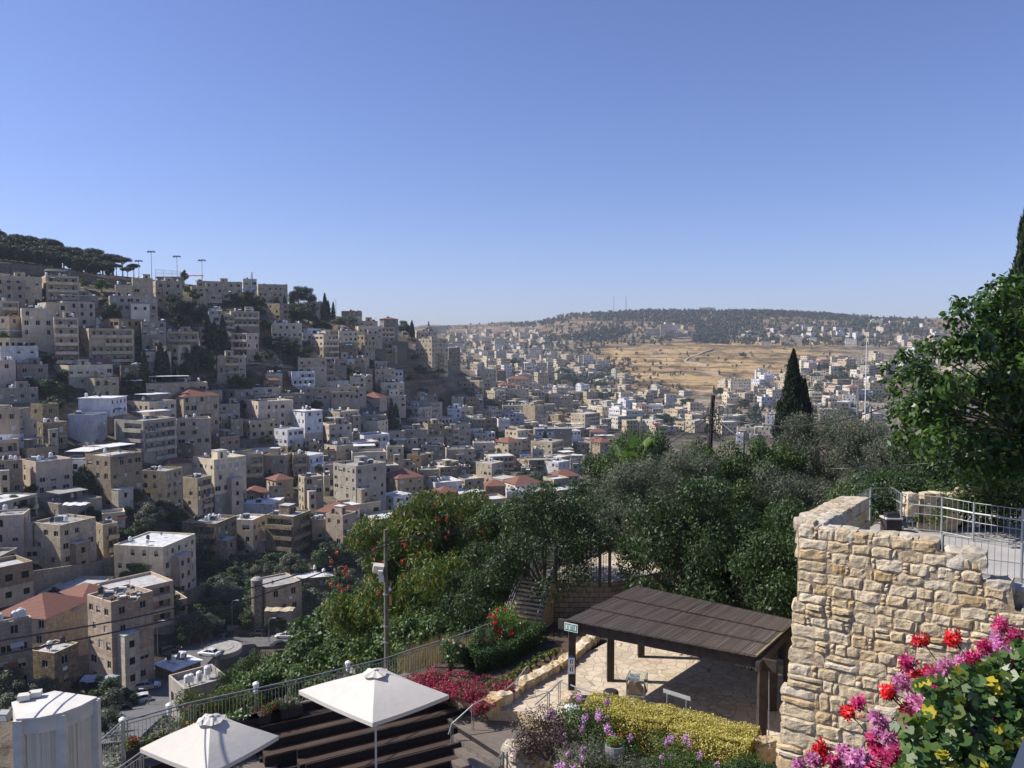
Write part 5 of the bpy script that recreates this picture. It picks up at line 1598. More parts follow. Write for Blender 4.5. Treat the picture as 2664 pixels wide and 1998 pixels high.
# traffic island with kerb and bollards
P0 = gpt(575, 1728); zi = roadz(P0.x, P0.y)+.12
mb = MB(); mb.lathe([(4.2, -1), (4.2, 0), (4.0, .03), (2.6, .03), (2.5, .12), (0.3, .14)], M_CONC, 28); o = link('traffic_island', mb.mesh('traffic_island'), None, (P0.x, P0.y, zi)); tag(o, 'round pale paved traffic island ringed by bollards', 'traffic island')
mb = MB(); mb.lathe([(.11, 0), (.1, .7), (.13, .75), (.12, .9), (.03, .95)], M_DARK, 8); me = mb.mesh('bollard')
for i in range(9):
    a = PI*.55+i*.36; o = link('bollard', me, None, (P0.x+3.6*math.cos(a), P0.y+3.6*math.sin(a), zi+.03)); tag(o, 'short dark bollard on the kerb of the traffic island', 'bollard', 'bollards ringing the traffic island')
M_TRK = simple('dirt_track', (.34, .28, .2), 1)
for pts_ in ([(3, 780, 612), (3, 880, 588), (3, 1000, 560)], [(3, 1270, 622), (3, 1400, 604), (3, 1650, 598), (3, 1900, 604), (3, 2212, 625)], [(4, 0, 520), (4, 60, 600)], [(4, 300, 740), (4, 330, 705), (4, 400, 690), (4, 470, 655), (4, 570, 622)],
             [(4, 760, 606), (4, 1000, 596), (4, 1300, 606), (4, 1600, 600), (4, 1850, 618)], [(4, 300, 740), (4, 420, 755), (4, 520, 775)], [(4, 60, 850), (4, 300, 832), (4, 510, 838), (4, 635, 852)], [(4, 1000, 1180), (4, 1100, 1210), (4, 1180, 1250)], [(4, 980, 1240), (4, 1100, 1255)]):
    pp_ = [gpt(*V(*p)) for p in pts_]; pp_ = [p for p in pp_ if p is not None]
    if len(pp_) > 1: o_, _ = ribbon(pp_, 1.7, 1.2, M_TRK, 'dirt_track', 5); o_['kind'] = 'structure'
# ---------------------------------------------------------------- cars
def carpaint(name, col):
    m, nt, bs, out = nmat(name); n = noise(nt, coords(nt), 3); c = ramp(nt, n, [(.3, tuple(x*.9 for x in col)), (.7, col)]); nt.links.new(c, bs.inputs['Base Color'])
    bs.inputs['Roughness'].default_value = .25; bs.inputs['Coat Weight'].default_value = .6; bs.inputs['Metallic'].default_value = .1; return m
CP_ = {'white': carpaint('paint_white', (.72, .72, .72)), 'black': carpaint('paint_black', (.02, .02, .022)), 'blue': carpaint('paint_blue', (.03, .05, .12)), 'silver': carpaint('paint_silver', (.42, .43, .44)), 'dark': carpaint('paint_dark', (.035, .04, .045)), 'red': carpaint('paint_red', (.25, .03, .02))}
M_TYRE = simple('tyre', (.02, .02, .02), .9)
def loft(mb, secs, mat):
    n = len(secs[0]); vs = [p for s in secs for p in s]
    fs = [(i*n+k, (i+1)*n+k, (i+1)*n+(k+1) % n, i*n+(k+1) % n) for i in range(len(secs)-1) for k in range(n)]
    fs += [tuple(range(n)), tuple(range(len(secs)*n-1, (len(secs)-1)*n-1, -1))]
    mb.add(vs, fs, mat)
CARM = {}
def carmeshes(style):
    W = .86
    bz = [(-2.15, .38, .62, .80), (-2.05, .28, .78, .94), (-1.5, .2, .92, 1), (-.9, .2, .93, 1), (.3, .2, .92, 1), (1.0, .2, .90, 1), (1.7, .22, .80, .98), (2.05, .28, .68, .9), (2.15, .38, .58, .8)]
    if style == 'sedan': bz = [(-2.3, .4, .72, .84), (-2.2, .3, .88, .95), (-1.6, .2, .95, 1), (-.9, .2, .93, 1), (.3, .2, .92, 1), (1.0, .2, .9, 1), (1.75, .22, .8, .98), (2.15, .28, .68, .9), (2.25, .38, .58, .8)]
    mb = MB(); secs = []
    for x, z0, z1, k_ in bz:
        w = W*k_; secs.append([(x, -w*.9, z0), (x, -w, z0+.12), (x, -w, z1-.12), (x, -w*.86, z1), (x, w*.86, z1), (x, w, z1-.12), (x, w, z0+.12), (x, w*.9, z0)])
    loft(mb, secs, None); body = mb
    if style == 'sedan': cab = [(-1.75, .9, 0.93), (-1.15, 1.34, .74), (-.6, 1.43, .70), (.1, 1.42, .70), (.95, .9, .9)]
    else: cab = [(-2.0, .88, .9), (-1.75, 1.36, .74), (-1.0, 1.48, .72), (.1, 1.46, .72), (1.05, .88, .9)]
    secs = []
    g = MB()
    for x, z, k_ in cab: secs.append([(x, -W*.93*1.0 if z < .95 else -W*k_*1.12, .86), (x, -W*k_, z), (x, W*k_, z), (x, W*.93 if z < .95 else W*k_*1.12, .86)])
    loft(g, secs, M_GLASS)
    r = MB(); a, b = cab[1], cab[3]; m_ = cab[2]
    top = [(a[0], a[1], a[2]), (m_[0], m_[1], m_[2]), (b[0], b[1], b[2])]
    for (x0, z0, k0), (x1, z1, k1) in zip(top[:-1], top[1:]):
        r.add([(x0, -W*k0-.01, z0+.012), (x1, -W*k1-.01, z1+.012), (x1, W*k1+.01, z1+.012), (x0, W*k0+.01, z0+.012), (x0, -W*k0-.02, z0-.05), (x1, -W*k1-.02, z1-.05), (x1, W*k1+.02, z1-.05), (x0, W*k0+.02, z0-.05)], [(0, 1, 2, 3), (0, 4, 5, 1), (3, 2, 6, 7)], None)
    for s in (-1, 1):
        r.tube([(a[0], s*W*a[2], a[1]-.03), (cab[0][0]+.03, s*W*.9, .9)], .05, None, 4)
        r.tube([(b[0], s*W*b[2], b[1]-.03), (cab[4][0]-.03, s*W*.86, .88)], .04, None, 4)
        r.tube([(-.35, s*W*.715, 1.42), (-.4, s*W*.86, .9)], .04, None, 4)
    return body, g, r
for st_ in ('hatch', 'sedan'): CARM[st_] = carmeshes(st_)
mb = MB(); mb.tube([(0, -.11, 0), (0, .11, 0)], .31, M_TYRE, 14); TY = mb.mesh('wheel')
mb = MB(); mb.tube([(0, -.125, 0), (0, .125, 0)], .19, M_GALV, 10); RIM = mb.mesh('rim')
mb = MB(); mb.box(-.05, -.16, -.07, .06, .16, .07, M_WHITE); HLM = mb.mesh('headlight')
mb = MB(); mb.box(-.06, -.14, -.07, .03, .14, .07, CP_['red']); TLM = mb.mesh('tail_light')
CM_ = {}
def car(px, py, colr, style, ang, label, P=None):
    P = P or gpt(px, py)
    if P is None: return
    z = roadz(P.x, P.y); root = thing('car', label, 'car', (P.x, P.y, z+.01), math.radians(ang), 'cars of the valley and the hill road')
    key = (colr, style)
    if key not in CM_:
        b, g, r = CARM[style]; res = []
        for x, nm in ((b, 'body'), (r, 'roof')):
            y = MB(); y.add(x.v, x.f, CP_[colr]); res.append(y.mesh(nm, False))
        CM_[key] = (res[0], g.mesh('cabin_glass'), res[1])
    b, g, r = CM_[key]; link('body', b, root); link('cabin_glass', g, root); link('roof', r, root)
    for x in (-1.35, 1.35):
        for y in (-.76, .76):
            w_ = link('wheel', TY, root, (x, y, .31)); link('rim', RIM, w_)
    for y in (-.58, .58): link('headlight', HLM, root, (2.06 if style == 'hatch' else 2.14, y, .62)); link('tail_light', TLM, root, (-2.08 if style == 'hatch' else -2.23, y, .74))
    return root
car(357, 1840, 'white', 'hatch', 215, 'white hatchback parked at the foot of the tall brick block')
car(306, 1856, 'black', 'hatch', 205, 'black car tucked behind the white hatchback in shade')
car(545, 1752, 'white', 'sedan', 165, 'white sedan between the sheet roofed shed and the traffic island')
car(443, 1702, 'black', 'hatch', 50, 'black hatchback parked alone against the shaded trees')
car(583, 1655, 'blue', 'sedan', 60, 'dark blue car in the shade of trees by a lamp post')
car(671, 1660, 'black', 'hatch', 175, 'black estate car parked in front of the turret villa wall')
car(742, 1668, 'white', 'sedan', 176, 'white sedan driving past the turret villa')
car(776, 1650, 'silver', 'hatch', 10, 'silver car partly behind bushes right of the white sedan')
car(731, 1692, 'dark', 'sedan', 30, 'dark car half hidden behind the bushes below the white sedan')
car(748, 1724, 'silver', 'sedan', 40, 'silver windscreened car seen through the fig leaves')
car(385, 1800, 'silver', 'hatch', 20, 'grey car in the shadow between the brick block and the shed')
car(657, 949, 'silver', 'sedan', 5, 'silver car on the hill road above the dry bank')
car(725, 955, 'silver', 'hatch', 175, 'silver car right of another on the hill road')
car(972, 905, 'white', 'hatch', 5, 'white car parked on the terrace below the ridge house')
car(1012, 907, 'white', 'sedan', 0, 'white car parked at the right end of the ridge terrace')
car(998, 907, 'silver', 'hatch', 175, 'silver car parked between two white ones on the ridge terrace')
car(1069, 1176, 'silver', 'hatch', 170, 'silver car standing under a flat canopy in the village')
car(456, 1380, 'dark', 'hatch', 170, 'dark car in the lane above the broad white roof terrace')
# street lamps
def slamp(px, yt, yb, label, side=1, h=None):
    P = gpt(px, yb); z = roadz(P.x, P.y); h = at(px, yt, P.y).z-z
    root = thing('street_lamp', label, 'street lamp', (P.x, P.y, z))
    mb = MB(); mb.tube([(0, 0, 0), (0, 0, h-.6), (side*.3, 0, h-.1), (side*1.3, -.2, h)], [.1, .07, .05, .04], M_GALV, 6); link('pole', mb.mesh('pole'), root)
    mb = MB(); mb.box(side*1.2-.3, -.38, h-.1, side*1.2+.45, -.05, h+.08, M_SHUT); link('lamp_head', mb.mesh('lamp_head'), root)
slamp(*V(15, 525, 540), V(15, 0, 980)[1], 'street lamp beside the brick block reaching over the lane')
slamp(*V(15, 1445, 290), V(15, 0, 720)[1], 'street lamp in front of the turret villa trees')
slamp(*V(15, 415, 1380), V(15, 0, 1640)[1], 'street lamp with curved arm above the white hatchback', -1)
slamp(*V(8, 555, 575), V(8, 0, 770)[1], 'street lamp between the two black and white cars by the villa')
slamp(*V(8, 962, 450), V(8, 0, 620)[1], 'plain street lamp right of the villa olives')
# blue tarpaulin, awnings in the village
def tarp(v, x0, x1, y, yb, Yo, mat, tint, label, name='awning', d=3.0):
    P = gpt(*V(v, (x0+x1)/2, yb)) or Vector((0, 388, 0)); Yd = P.y-Yo; a = at(*V(v, x0, y), Yd); b = at(*V(v, x1, y), Yd)
    root = thing(name, label, 'awning', (a.x, Yd, a.z)); L = b.x-a.x; mb = MB(); n = 8
    vs = []
    for j in range(4):
        for i in range(n+1): vs.append((L*i/n, d*j/3, .25*math.sin(i*1.9+j)*.5+.35*math.sin(PI*j/3)+(b.z-a.z)*i/n))
    fs = [(j*(n+1)+i, j*(n+1)+i+1, (j+1)*(n+1)+i+1, (j+1)*(n+1)+i) for j in range(3) for i in range(n)]
    mb.add(vs, fs, mat, tint); link('sheet', mb.mesh('sheet'), root)
    for x in (.1, L-.1):
        mb = MB(); mb.tube([(x, .1, 0), (x, .1, -3.5)], .05, M_GALV, 4); link('post', mb.mesh('post'), root)
tarp(14, 285, 430, 578, 680, 3, M_BLUE, (.999, 1, 1), 'bright blue tarpaulin stretched over a roof near the pink house')
tarp(1, 1145, 1345, 1515, 1580, 2, M_TINT, (.75, .75, .72), 'white awning spread beside the arched cube villa')
tarp(2, 95, 230, 270, 300, 2, M_BLUE, (.999, 1, 1), 'blue awning in front of the hilltop school')
tarp(5, 595, 820, 1160, 1400, 6, M_TINT, (.72, .72, .7), 'white sheet awning over a blue painted roof room in the lower left')
tarp(8, 520, 725, 528, 690, 4, M_TINT, (.5, .42, .28), 'sandy awning over the door of the turret villa')
tarp(7, 570, 805, 1040, 1150, 4, M_TINT, (.35, .38, .42), 'grey blue sheet roof at the foot of the tall brick block')
tarp(14, 1375, 1540, 375, 480, 5, M_TINT, (.72, .72, .7), 'white canopy in front of the banded concrete block')
tarp(14, 1645, 1840, 490, 560, 5, M_TINT, (.75, .75, .74), 'long white sheet roof beside the narrow red lean roof')
tarp(14, 925, 1030, 680, 760, 4, M_BLUE, (.999, 1, 1), 'dull blue tarpaulin hanging in the gap below the yellow mansion')
tarp(6, 1515, 1695, 530, 600, 4, M_TINT, (.7, .7, .66), 'crumpled white awning in mid slope left of the silver car')
tarp(1, 1780, 1935, 505, 560, 2, M_TINT, (.4, .08, .05), 'red awning on the skyline at the sports ground')
# rubble heap on the brick block roof
P = gpt(*V(7, 800, 1120)); q_ = at(*V(7, 800, 462), P.y); mb = MB(); rr = random.Random(4)
for i in range(60):
    M = Matrix.Translation((rr.gauss(0, 1.5), rr.gauss(0, 1.1), rr.uniform(0, .8))) @ Matrix.Rotation(rr.uniform(0, 3), 4, 'Z') @ Matrix.Rotation(rr.uniform(-.8, .8), 4, 'X')
    a, b, c = rr.uniform(.1, .9), rr.uniform(.05, .5), rr.uniform(.03, .14); mb.box(-a, -b, -c, a, b, c, M_TINT, rr.choice([(.6, .6, .58), (.35, .3, .24), (.25, .18, .12), (.45, .42, .38)]), M)
tag(link('rubble_heap', mb.mesh('rubble_heap'), None, (q_.x+.4, P.y+3.6, q_.z-.3)), 'heap of broken boards and rubble on the brick block roof', 'rubble')
# ================================================================ FOREGROUND: terrace, amphitheatre, pergola, walls
from mathutils import noise as MN
ORDN = ['first', 'second', 'third', 'fourth', 'fifth', 'sixth', 'seventh', 'eighth', 'ninth', 'tenth', 'eleventh', 'twelfth']
ZP, ZD, ZS = -13.9, -14.3, -15.0
def O(v, x, y, z): 
    p = onz(*V(v, x, y), z); return Vector((p.x, p.y, z))
# ---- materials
def woodmat(name, c1, c2, per=.14, ang=0.0, rough=.6):
    m, nt, bs, out = nmat(name)
    mp = N(nt, 'Mapping'); nt.links.new(geopos(nt), mp.inputs[0]); mp.inputs['Rotation'].default_value = (0, 0, ang)
    sp = N(nt, 'SeparateXYZ'); nt.links.new(mp.outputs[0], sp.inputs[0])
    md = N(nt, 'Math', operation='MODULO'); nt.links.new(sp.outputs[1], md.inputs[0]); md.inputs[1].default_value = per
    ab = N(nt, 'Math', operation='ABSOLUTE'); nt.links.new(md.outputs[0], ab.inputs[0])
    gap = ramp(nt, ab.outputs[0], [(per*.0, 0), (per*.12, 1)])
    m2 = N(nt, 'Mapping'); nt.links.new(mp.outputs[0], m2.inputs[0]); m2.inputs['Scale'].default_value = (.6, 9, 9)
    n1 = noise(nt, m2.outputs[0], 1.5, 6, .7)
    c = ramp(nt, n1, [(.3, c1), (.7, c2)])
    c = mixc(nt, 1.0, c, ramp(nt, noise(nt, geopos(nt), .8, 4), [(.3, .75), (.7, 1.15)]), 'MULTIPLY')
    c = mixc(nt, 1.0, c, mixc(nt, gap, (.25, .25, .25), (1, 1, 1)), 'MULTIPLY')
    nt.links.new(c, bs.inputs['Base Color']); bs.inputs['Roughness'].default_value = rough
    return m
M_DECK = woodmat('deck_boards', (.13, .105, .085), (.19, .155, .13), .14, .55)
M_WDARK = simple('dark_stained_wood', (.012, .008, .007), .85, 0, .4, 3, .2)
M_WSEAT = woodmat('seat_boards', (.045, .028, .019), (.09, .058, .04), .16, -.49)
M_PWOOD = simple('pergola_wood', (.038, .028, .024), .8, 0, .45, 4, .4)
m, nt, bs, out = nmat('crazy_paving')
gp = geopos(nt)
vo = N(nt, 'TexVoronoi', feature='DISTANCE_TO_EDGE'); vo.inputs['Scale'].default_value = 2.2; nt.links.new(gp, vo.inputs['Vector'])
vc = N(nt, 'TexVoronoi'); vc.inputs['Scale'].default_value = 2.2; nt.links.new(gp, vc.inputs['Vector'])
c = mixc(nt, ramp(nt, noise(nt, gp, 1.3, 8, .75), [(.3, 0), (.7, 1)]), (.38, .30, .21), (.54, .46, .35))
hv = N(nt, 'HueSaturation'); hv.inputs['Saturation'].default_value = .0; nt.links.new(vc.outputs['Color'], hv.inputs['Color'])
c = mixc(nt, .22, c, hv.outputs[0], 'OVERLAY')
c = mixc(nt, ramp(nt, vo.outputs['Distance'], [(.0, 1), (.045, 0)]), c, (.2, .15, .11))
nt.links.new(c, bs.inputs['Base Color']); bs.inputs['Roughness'].default_value = .9
bump(nt, bs, noise(nt, gp, 5, 8, .7), .5, .05)
M_PAVE = m
m, nt, bs, out = nmat('garden_soil'); gp = geopos(nt)
c = ramp(nt, noise(nt, gp, 3, 8, .8), [(.35, (.045, .03, .02)), (.6, (.1, .07, .05)), (.75, (.22, .17, .12))])
nt.links.new(c, bs.inputs['Base Color']); bs.inputs['Roughness'].default_value = 1; bump(nt, bs, noise(nt, gp, 9), .8, .08); M_SOIL = m
def stonemat(name, cols, sc=1):
    m, nt, bs, out = nmat(name); gi = N(nt, 'NewGeometry'); gp = geopos(nt)
    c = ramp(nt, gi.outputs['Random Per Island'], [(i/(len(cols)-1), cc) for i, cc in enumerate(cols)])
    n1 = noise(nt, gp, 5*sc, 10, .75); n2 = noise(nt, gp, 24*sc, 8, .7)
    c = mixc(nt, 1.0, c, ramp(nt, n1, [(.3, (.62, .56, .48)), (.5, (.97, .96, .95)), (.72, (1.18, 1.16, 1.14))]), 'MULTIPLY')
    c = mixc(nt, 1.0, c, ramp(nt, n2, [(.35, .72), (.55, 1.05)]), 'MULTIPLY')
    c = mixc(nt, ramp(nt, noise(nt, geopos(nt), 1.7, 6, .8), [(.62, 0), (.72, .5)]), c, (.26, .24, .21))
    nt.links.new(c, bs.inputs['Base Color']); bs.inputs['Roughness'].default_value = .95; bs.inputs['Specular IOR Level'].default_value = .1
    ad = N(nt, 'Math', operation='MULTIPLY_ADD'); nt.links.new(n2, ad.inputs[0]); ad.inputs[1].default_value = .35; nt.links.new(n1, ad.inputs[2])
    bump(nt, bs, ad.outputs[0], .9, .05)
    return m
M_STONE = stonemat('limestone_blocks', [(.54, .43, .27), (.64, .53, .37), (.50, .40, .25), (.68, .59, .44), (.52, .37, .19), (.60, .49, .32)])
M_STONEP = stonemat('pale_limestone', [(.5, .44, .34), (.58, .52, .43), (.46, .36, .22)])
M_MORT = stonemat('mortar', [(.40, .31, .21), (.46, .37, .26)])
def fabric(name, c, tr=.15):
    m, nt, bs, out = nmat(name); n1 = noise(nt, coords(nt), 2.5, 6, .6)
    cc = ramp(nt, n1, [(.3, tuple(x*.9 for x in c)), (.7, c)]); nt.links.new(cc, bs.inputs['Base Color']); bs.inputs['Roughness'].default_value = .85
    t = N(nt, 'BsdfTranslucent'); nt.links.new(cc, t.inputs[0]); mx = N(nt, 'MixShader'); mx.inputs[0].default_value = tr
    nt.links.new(bs.outputs[0], mx.inputs[1]); nt.links.new(t.outputs[0], mx.inputs[2]); nt.links.new(mx.outputs[0], out.inputs[0])
    bump(nt, bs, noise(nt, coords(nt), 5, 3), .25, .03)
    return m
M_CANV = fabric('umbrella_canvas', (.60, .565, .50), .06)
M_CURT = fabric('curtain_film', (.82, .75, .6), .2)
M_GREYP = simple('grey_paint', (.60, .57, .48), .6)
M_KROOF = simple('kiosk_roof_paint', (.6, .57, .5), .6, 0, .1, 2)
m, nt, bs, out = nmat('clear_glass'); bs.inputs['Transmission Weight'].default_value = .95; bs.inputs['Roughness'].default_value = .03; bs.inputs['Base Color'].default_value = (.85, .9, .85, 1); bs.inputs['IOR'].default_value = 1.1; M_CLEAR = m

def masonry(name, c1, c2, bw=.5, rh=.26):
    m, nt, bs, out = nmat(name); gp = geopos(nt); sp = N(nt, 'SeparateXYZ'); nt.links.new(gp, sp.inputs[0])
    ad = N(nt, 'Math', operation='ADD'); nt.links.new(sp.outputs[0], ad.inputs[0]); nt.links.new(sp.outputs[1], ad.inputs[1])
    cb = N(nt, 'CombineXYZ'); nt.links.new(ad.outputs[0], cb.inputs[0]); nt.links.new(sp.outputs[2], cb.inputs[1])
    br = N(nt, 'TexBrick'); nt.links.new(cb.outputs[0], br.inputs['Vector']); br.inputs['Scale'].default_value = 1; br.inputs['Brick Width'].default_value = bw; br.inputs['Row Height'].default_value = rh
    br.inputs['Mortar Size'].default_value = .02; br.inputs['Color1'].default_value = (*c1, 1); br.inputs['Color2'].default_value = (*c2, 1); br.inputs['Mortar'].default_value = (.1, .08, .06, 1)
    c = mixc(nt, 1.0, br.outputs['Color'], ramp(nt, noise(nt, gp, 4, 8, .75), [(.3, .6), (.7, 1.15)]), 'MULTIPLY'); nt.links.new(c, bs.inputs['Base Color']); bs.inputs['Roughness'].default_value = .95
    bump(nt, bs, br.outputs['Fac'], -.6, .05); return m
M_MAS = masonry('coursed_masonry', (.36, .29, .2), (.24, .19, .13))
M_RAILD = simple('grey_iron', (.16, .16, .16), .6, .4)
# ---- rail line (top at z -12.8)
RT = [onz(327, 1874.5, -12.8), onz(500, 1827, -12.8), onz(752, 1773, -12.8), onz(1001, 1713.5, -12.8), onz(1072, 1690, -12.8), onz(1195, 1652, -12.8), onz(1285, 1618, -12.8)]
def prism(name, pts, z0, z1, mat, side=None):
    mb = MB(); n = len(pts); v = [(p[0], p[1], z0) for p in pts]+[(p[0], p[1], z1) for p in pts]
    mb.add(v, [tuple(range(n, 2*n)), tuple(range(n-1, -1, -1))], mat)
    mb.add(v, [(i, (i+1) % n, n+(i+1) % n, n+i) for i in range(n)], side or mat)
    return link(name, mb.mesh(name))
off = [(p.x-.35, p.y+.3) for p in RT]
# amphitheatre frame
A0 = O(8, 480, 1360, -13.95); dR = Vector((.88, .475, 0)).normalized(); dN = Vector((dR.y, -dR.x, 0))
def AR(s, t, z=0): p = A0+dR*s+dN*t; return Vector((p.x, p.y, z))
D = [O(9, 325, 1190, ZD), O(9, 560, 1225, ZD), O(9, 730, 1250, ZD), O(9, 960, 1235, ZD), O(9, 1110, 1300, ZD), O(9, 1150, 1420, ZD), O(9, 880, 1590, ZD), O(9, 540, 1372, ZD), O(9, 480, 1330, ZD)]
walk = [(p[0], p[1]) for p in off[:5]]+[(D[0].x+.2, D[0].y+1.2), (D[0].x, D[0].y)]+[tuple(AR(7.2, -.9)[:2]), tuple(AR(-3.2, -.9)[:2])]
o = prism('walkway', walk, -19, -13.9, M_DECK, M_CONC); o['kind'] = 'structure'
o = prism('deck', D, -16, ZD, M_DECK, M_WDARK); o['kind'] = 'structure'
garden = [(D[0].x, D[0].y+.01), (D[0].x+.2, D[0].y+1.2)]+[off[i] for i in (4, 5, 6)]+[(1.0, 40.5), (16, 41), (14.5, 33), (11.2, 26.5), (8.9, 22), (5.0, 22.6), (D[4].x, D[4].y-.3), (D[4].x, D[4].y+.01), (D[3].x, D[3].y+.01), (D[2].x, D[2].y+.01), (D[1].x, D[1].y+.01)]
o = prism('garden_ground', garden, -19, -14.0, M_SOIL, M_STONE); o['kind'] = 'structure'
pl = [O(9, 750, 1240, ZP), O(9, 930, 1110, ZP), O(9, 1335, 890, ZP), O(10, 560, 720, ZP), Vector((8, 38.5, 0)), Vector((12.5, 34, 0)), Vector((11.2, 27.5, 0)), Vector((9.6, 25.6, 0)), O(10, 1600, 1560, ZP), O(10, 300, 1330, ZP), O(9, 1150, 1330, ZP), O(9, 960, 1250, ZP)]
o = prism('stone_paving', pl, -14.6, ZP, M_PAVE, M_STONE); o['kind'] = 'structure'
o = prism('lower_garden_ground', [(-1.0, 23.5), (D[5].x+.1, D[5].y), (5.0, 27.6), (9.4, 25.2), (8.4, 16), (-1.0, 16)], -19, -15.2, M_SOIL); o['kind'] = 'structure'
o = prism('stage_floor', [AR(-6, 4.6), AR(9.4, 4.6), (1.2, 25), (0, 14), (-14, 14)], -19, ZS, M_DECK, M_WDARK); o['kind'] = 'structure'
# deck steps down to the stage
e0, e1 = D[7], D[6]; dS = (e1-e0).normalized(); nS_ = Vector((dS.y, -dS.x, 0)); nS_ = nS_ if nS_.x < 0 else -nS_
root = thing('deck_steps', 'wooden steps leading from the grey deck down to the dark stage', 'steps', (e0.x, e0.y, ZS))
for k_ in range(3):
    mb = MB(); a = e0+nS_*(.34*k_); b = e1+nS_*(.34*k_); a2, b2 = a+nS_*.339, b+nS_*.339; z1 = ZD-.17*(k_+1); q0 = root.location
    mb.add([(p.x-q0.x, p.y-q0.y, z-q0.z) for z in (ZS-.3, z1) for p in (a, b, b2, a2)], [(4, 5, 6, 7), (0, 1, 5, 4), (1, 2, 6, 5), (2, 3, 7, 6), (3, 0, 4, 7)], M_DECK)
    link('step', mb.mesh('step'), root)
# benches
RW = [(-.3, 7.2), (-.2, 7.3), (-.1, 7.5), (.9, 7.9), (1.0, 8.2), (1.1, 8.5)]
BL = ['top amphitheatre bench next to the flower boxes', 'second amphitheatre bench from the top, under the right umbrella', 'third amphitheatre bench from the top, starting beside a slatted platform', 'fourth amphitheatre bench from the top', 'fifth amphitheatre bench from the top, in deep shade', 'lowest dark amphitheatre bench by the stage']
for k_, (s0, s1) in enumerate(RW):
    z = -13.95-.17*k_; t0 = .8*k_
    c = AR((s0+s1)/2, t0, z-1.0); root = thing('bench', BL[k_], 'bench', c, math.atan2(dR.y, dR.x), 'amphitheatre benches'); h = (s1-s0)/2
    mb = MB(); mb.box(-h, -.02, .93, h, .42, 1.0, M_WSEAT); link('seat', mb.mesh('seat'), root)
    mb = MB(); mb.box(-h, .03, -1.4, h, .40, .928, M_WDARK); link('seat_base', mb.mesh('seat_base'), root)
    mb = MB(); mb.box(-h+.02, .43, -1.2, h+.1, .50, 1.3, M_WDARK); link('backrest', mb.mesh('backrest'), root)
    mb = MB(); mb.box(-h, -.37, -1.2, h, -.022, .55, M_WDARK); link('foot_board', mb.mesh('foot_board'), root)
# slatted platforms at lower left of the seats
o = prism('platform', [O(8, 400, 1540, -14.7), O(8, 600, 1560, -14.7), O(8, 620, 1680, -14.7), O(8, 150, 1780, -14.7), O(8, 240, 1640, -14.7)], -16, -14.7, M_DECK, M_WDARK); o['kind'] = 'structure'
o = prism('side_walkway', [O(7, 900, 1580, -14.3), O(8, 440, 1300, -14.0), O(8, 330, 1440, -14.3), O(7, 1080, 1700, -14.3)], -16, -14.1, M_DECK, M_WDARK); o['kind'] = 'structure'
# ---- railings
def rail_seg(root, a, b, h, mat=M_GALV, bal=.125, posts=True, bot=.08, r=.024, double=True, upper=None):
    q = root.location; a = Vector(a)-q; b = Vector(b)-q; L = (b-a).length; dn = Vector((0, 0, -1))
    mb = MB(); mb.tube([a, b], r*1.2, mat, 6); 
    if double: mb.tube([a+dn*.13, b+dn*.13], r*.7, mat, 5)
    link('handrail', mb.mesh('handrail'), root)
    mb = MB(); n = max(1, int(L/bal))
    for i in range(1, n):
        p = a.lerp(b, i/n); mb.tube([p+dn*.13, p+dn*(h-bot)], .009, mat, 4)
    mb.tube([a+dn*(h-bot), b+dn*(h-bot)], r*.7, mat, 5); link('baluster_panel', mb.mesh('baluster_panel'), root)
    if posts:
        n = max(1, round(L/2.3))
        for i in range(n+1):
            mb = MB(); p = a.lerp(b, i/n); d = (b-a).normalized()
            for s in (-.05, .05): mb.tube([p+d*s, p+d*s+dn*(h+.15)], .02, mat, 5)
            link('post', mb.mesh('post'), root)
root = thing('terrace_railing', 'long galvanised railing running along the valley side of the terrace', 'railing', RT[0]+Vector((0, 0, -1.1)))
for a, b in zip(RT[:-1], RT[1:]): rail_seg(root, a, b, 1.1)
root = thing('stair_railing', 'galvanised railing sloping down beside the grey lift tower', 'railing', RT[0]+Vector((-.5, -.3, -2)))
rail_seg(root, RT[0]+Vector((-.1, -.05, 0)), at(205, 1978, 23.5), 1.1); rail_seg(root, at(370, 1955, 24.2), at(265, 2030, 22.6), 1.0)
# handrails of tube
def handrail(pts, label, posts):
    root = thing('handrail', label, 'handrail', posts[0][1])
    q = root.location; mb = MB(); mb.tube([p-q for p in pts], .026, M_STEEL, 8); link('rail', mb.mesh('rail'), root)
    for t_, b in posts:
        d = Vector((.035, 0, 0)); mb = MB()
        for s in (-1, 1): mb.tube([t_-q+d*s, b-q+d*s], .016, M_STEEL, 6)
        link('post', mb.mesh('post'), root)
def pp(v, x, yt, yb, z):
    b = O(v, x, yb, z); t_ = at(*V(v, x, yt), b.y); return (t_, b)
a = pp(9, 1022, 935, 1100, ZP); b = pp(9, 957, 1025, 1180, ZP-.2)
handrail([a[0]+Vector((.1, .1, .02)), a[0], b[0], b[0]+Vector((-.5, -.45, -.25))], 'steel handrail on the low stone kerb beside the marigolds', [a, b])
a = pp(9, 1262, 1040, 1210, ZP); b = pp(9, 1184, 1118, 1283, ZP-.1)
handrail([a[0]+Vector((.12, .1, .04)), a[0], b[0], b[0]+Vector((-.5, -.5, -.2))], 'steel handrail in the middle of the stone steps', [a, b])
a = pp(9, 638, 1205, 1385, ZD); b = pp(9, 488, 1340, 1520, ZD-.5)
handrail([a[0]+Vector((.35, .2, .1)), a[0], b[0], b[0]+Vector((-.12, -.1, -.35))], 'steel handrail at the amphitheatre side of the deck steps', [a, b])
a = pp(9, 1000, 1382, 1450, ZD)
handrail([a[0], a[0]+Vector((-.25, -.2, -.02)), at(*V(9, 832, 1580), 26.4)], 'slanting steel handrail over the deck steps by the stone blocks', [a, (at(*V(9, 835, 1578), 26.4), at(*V(9, 855, 1680), 26.2))])
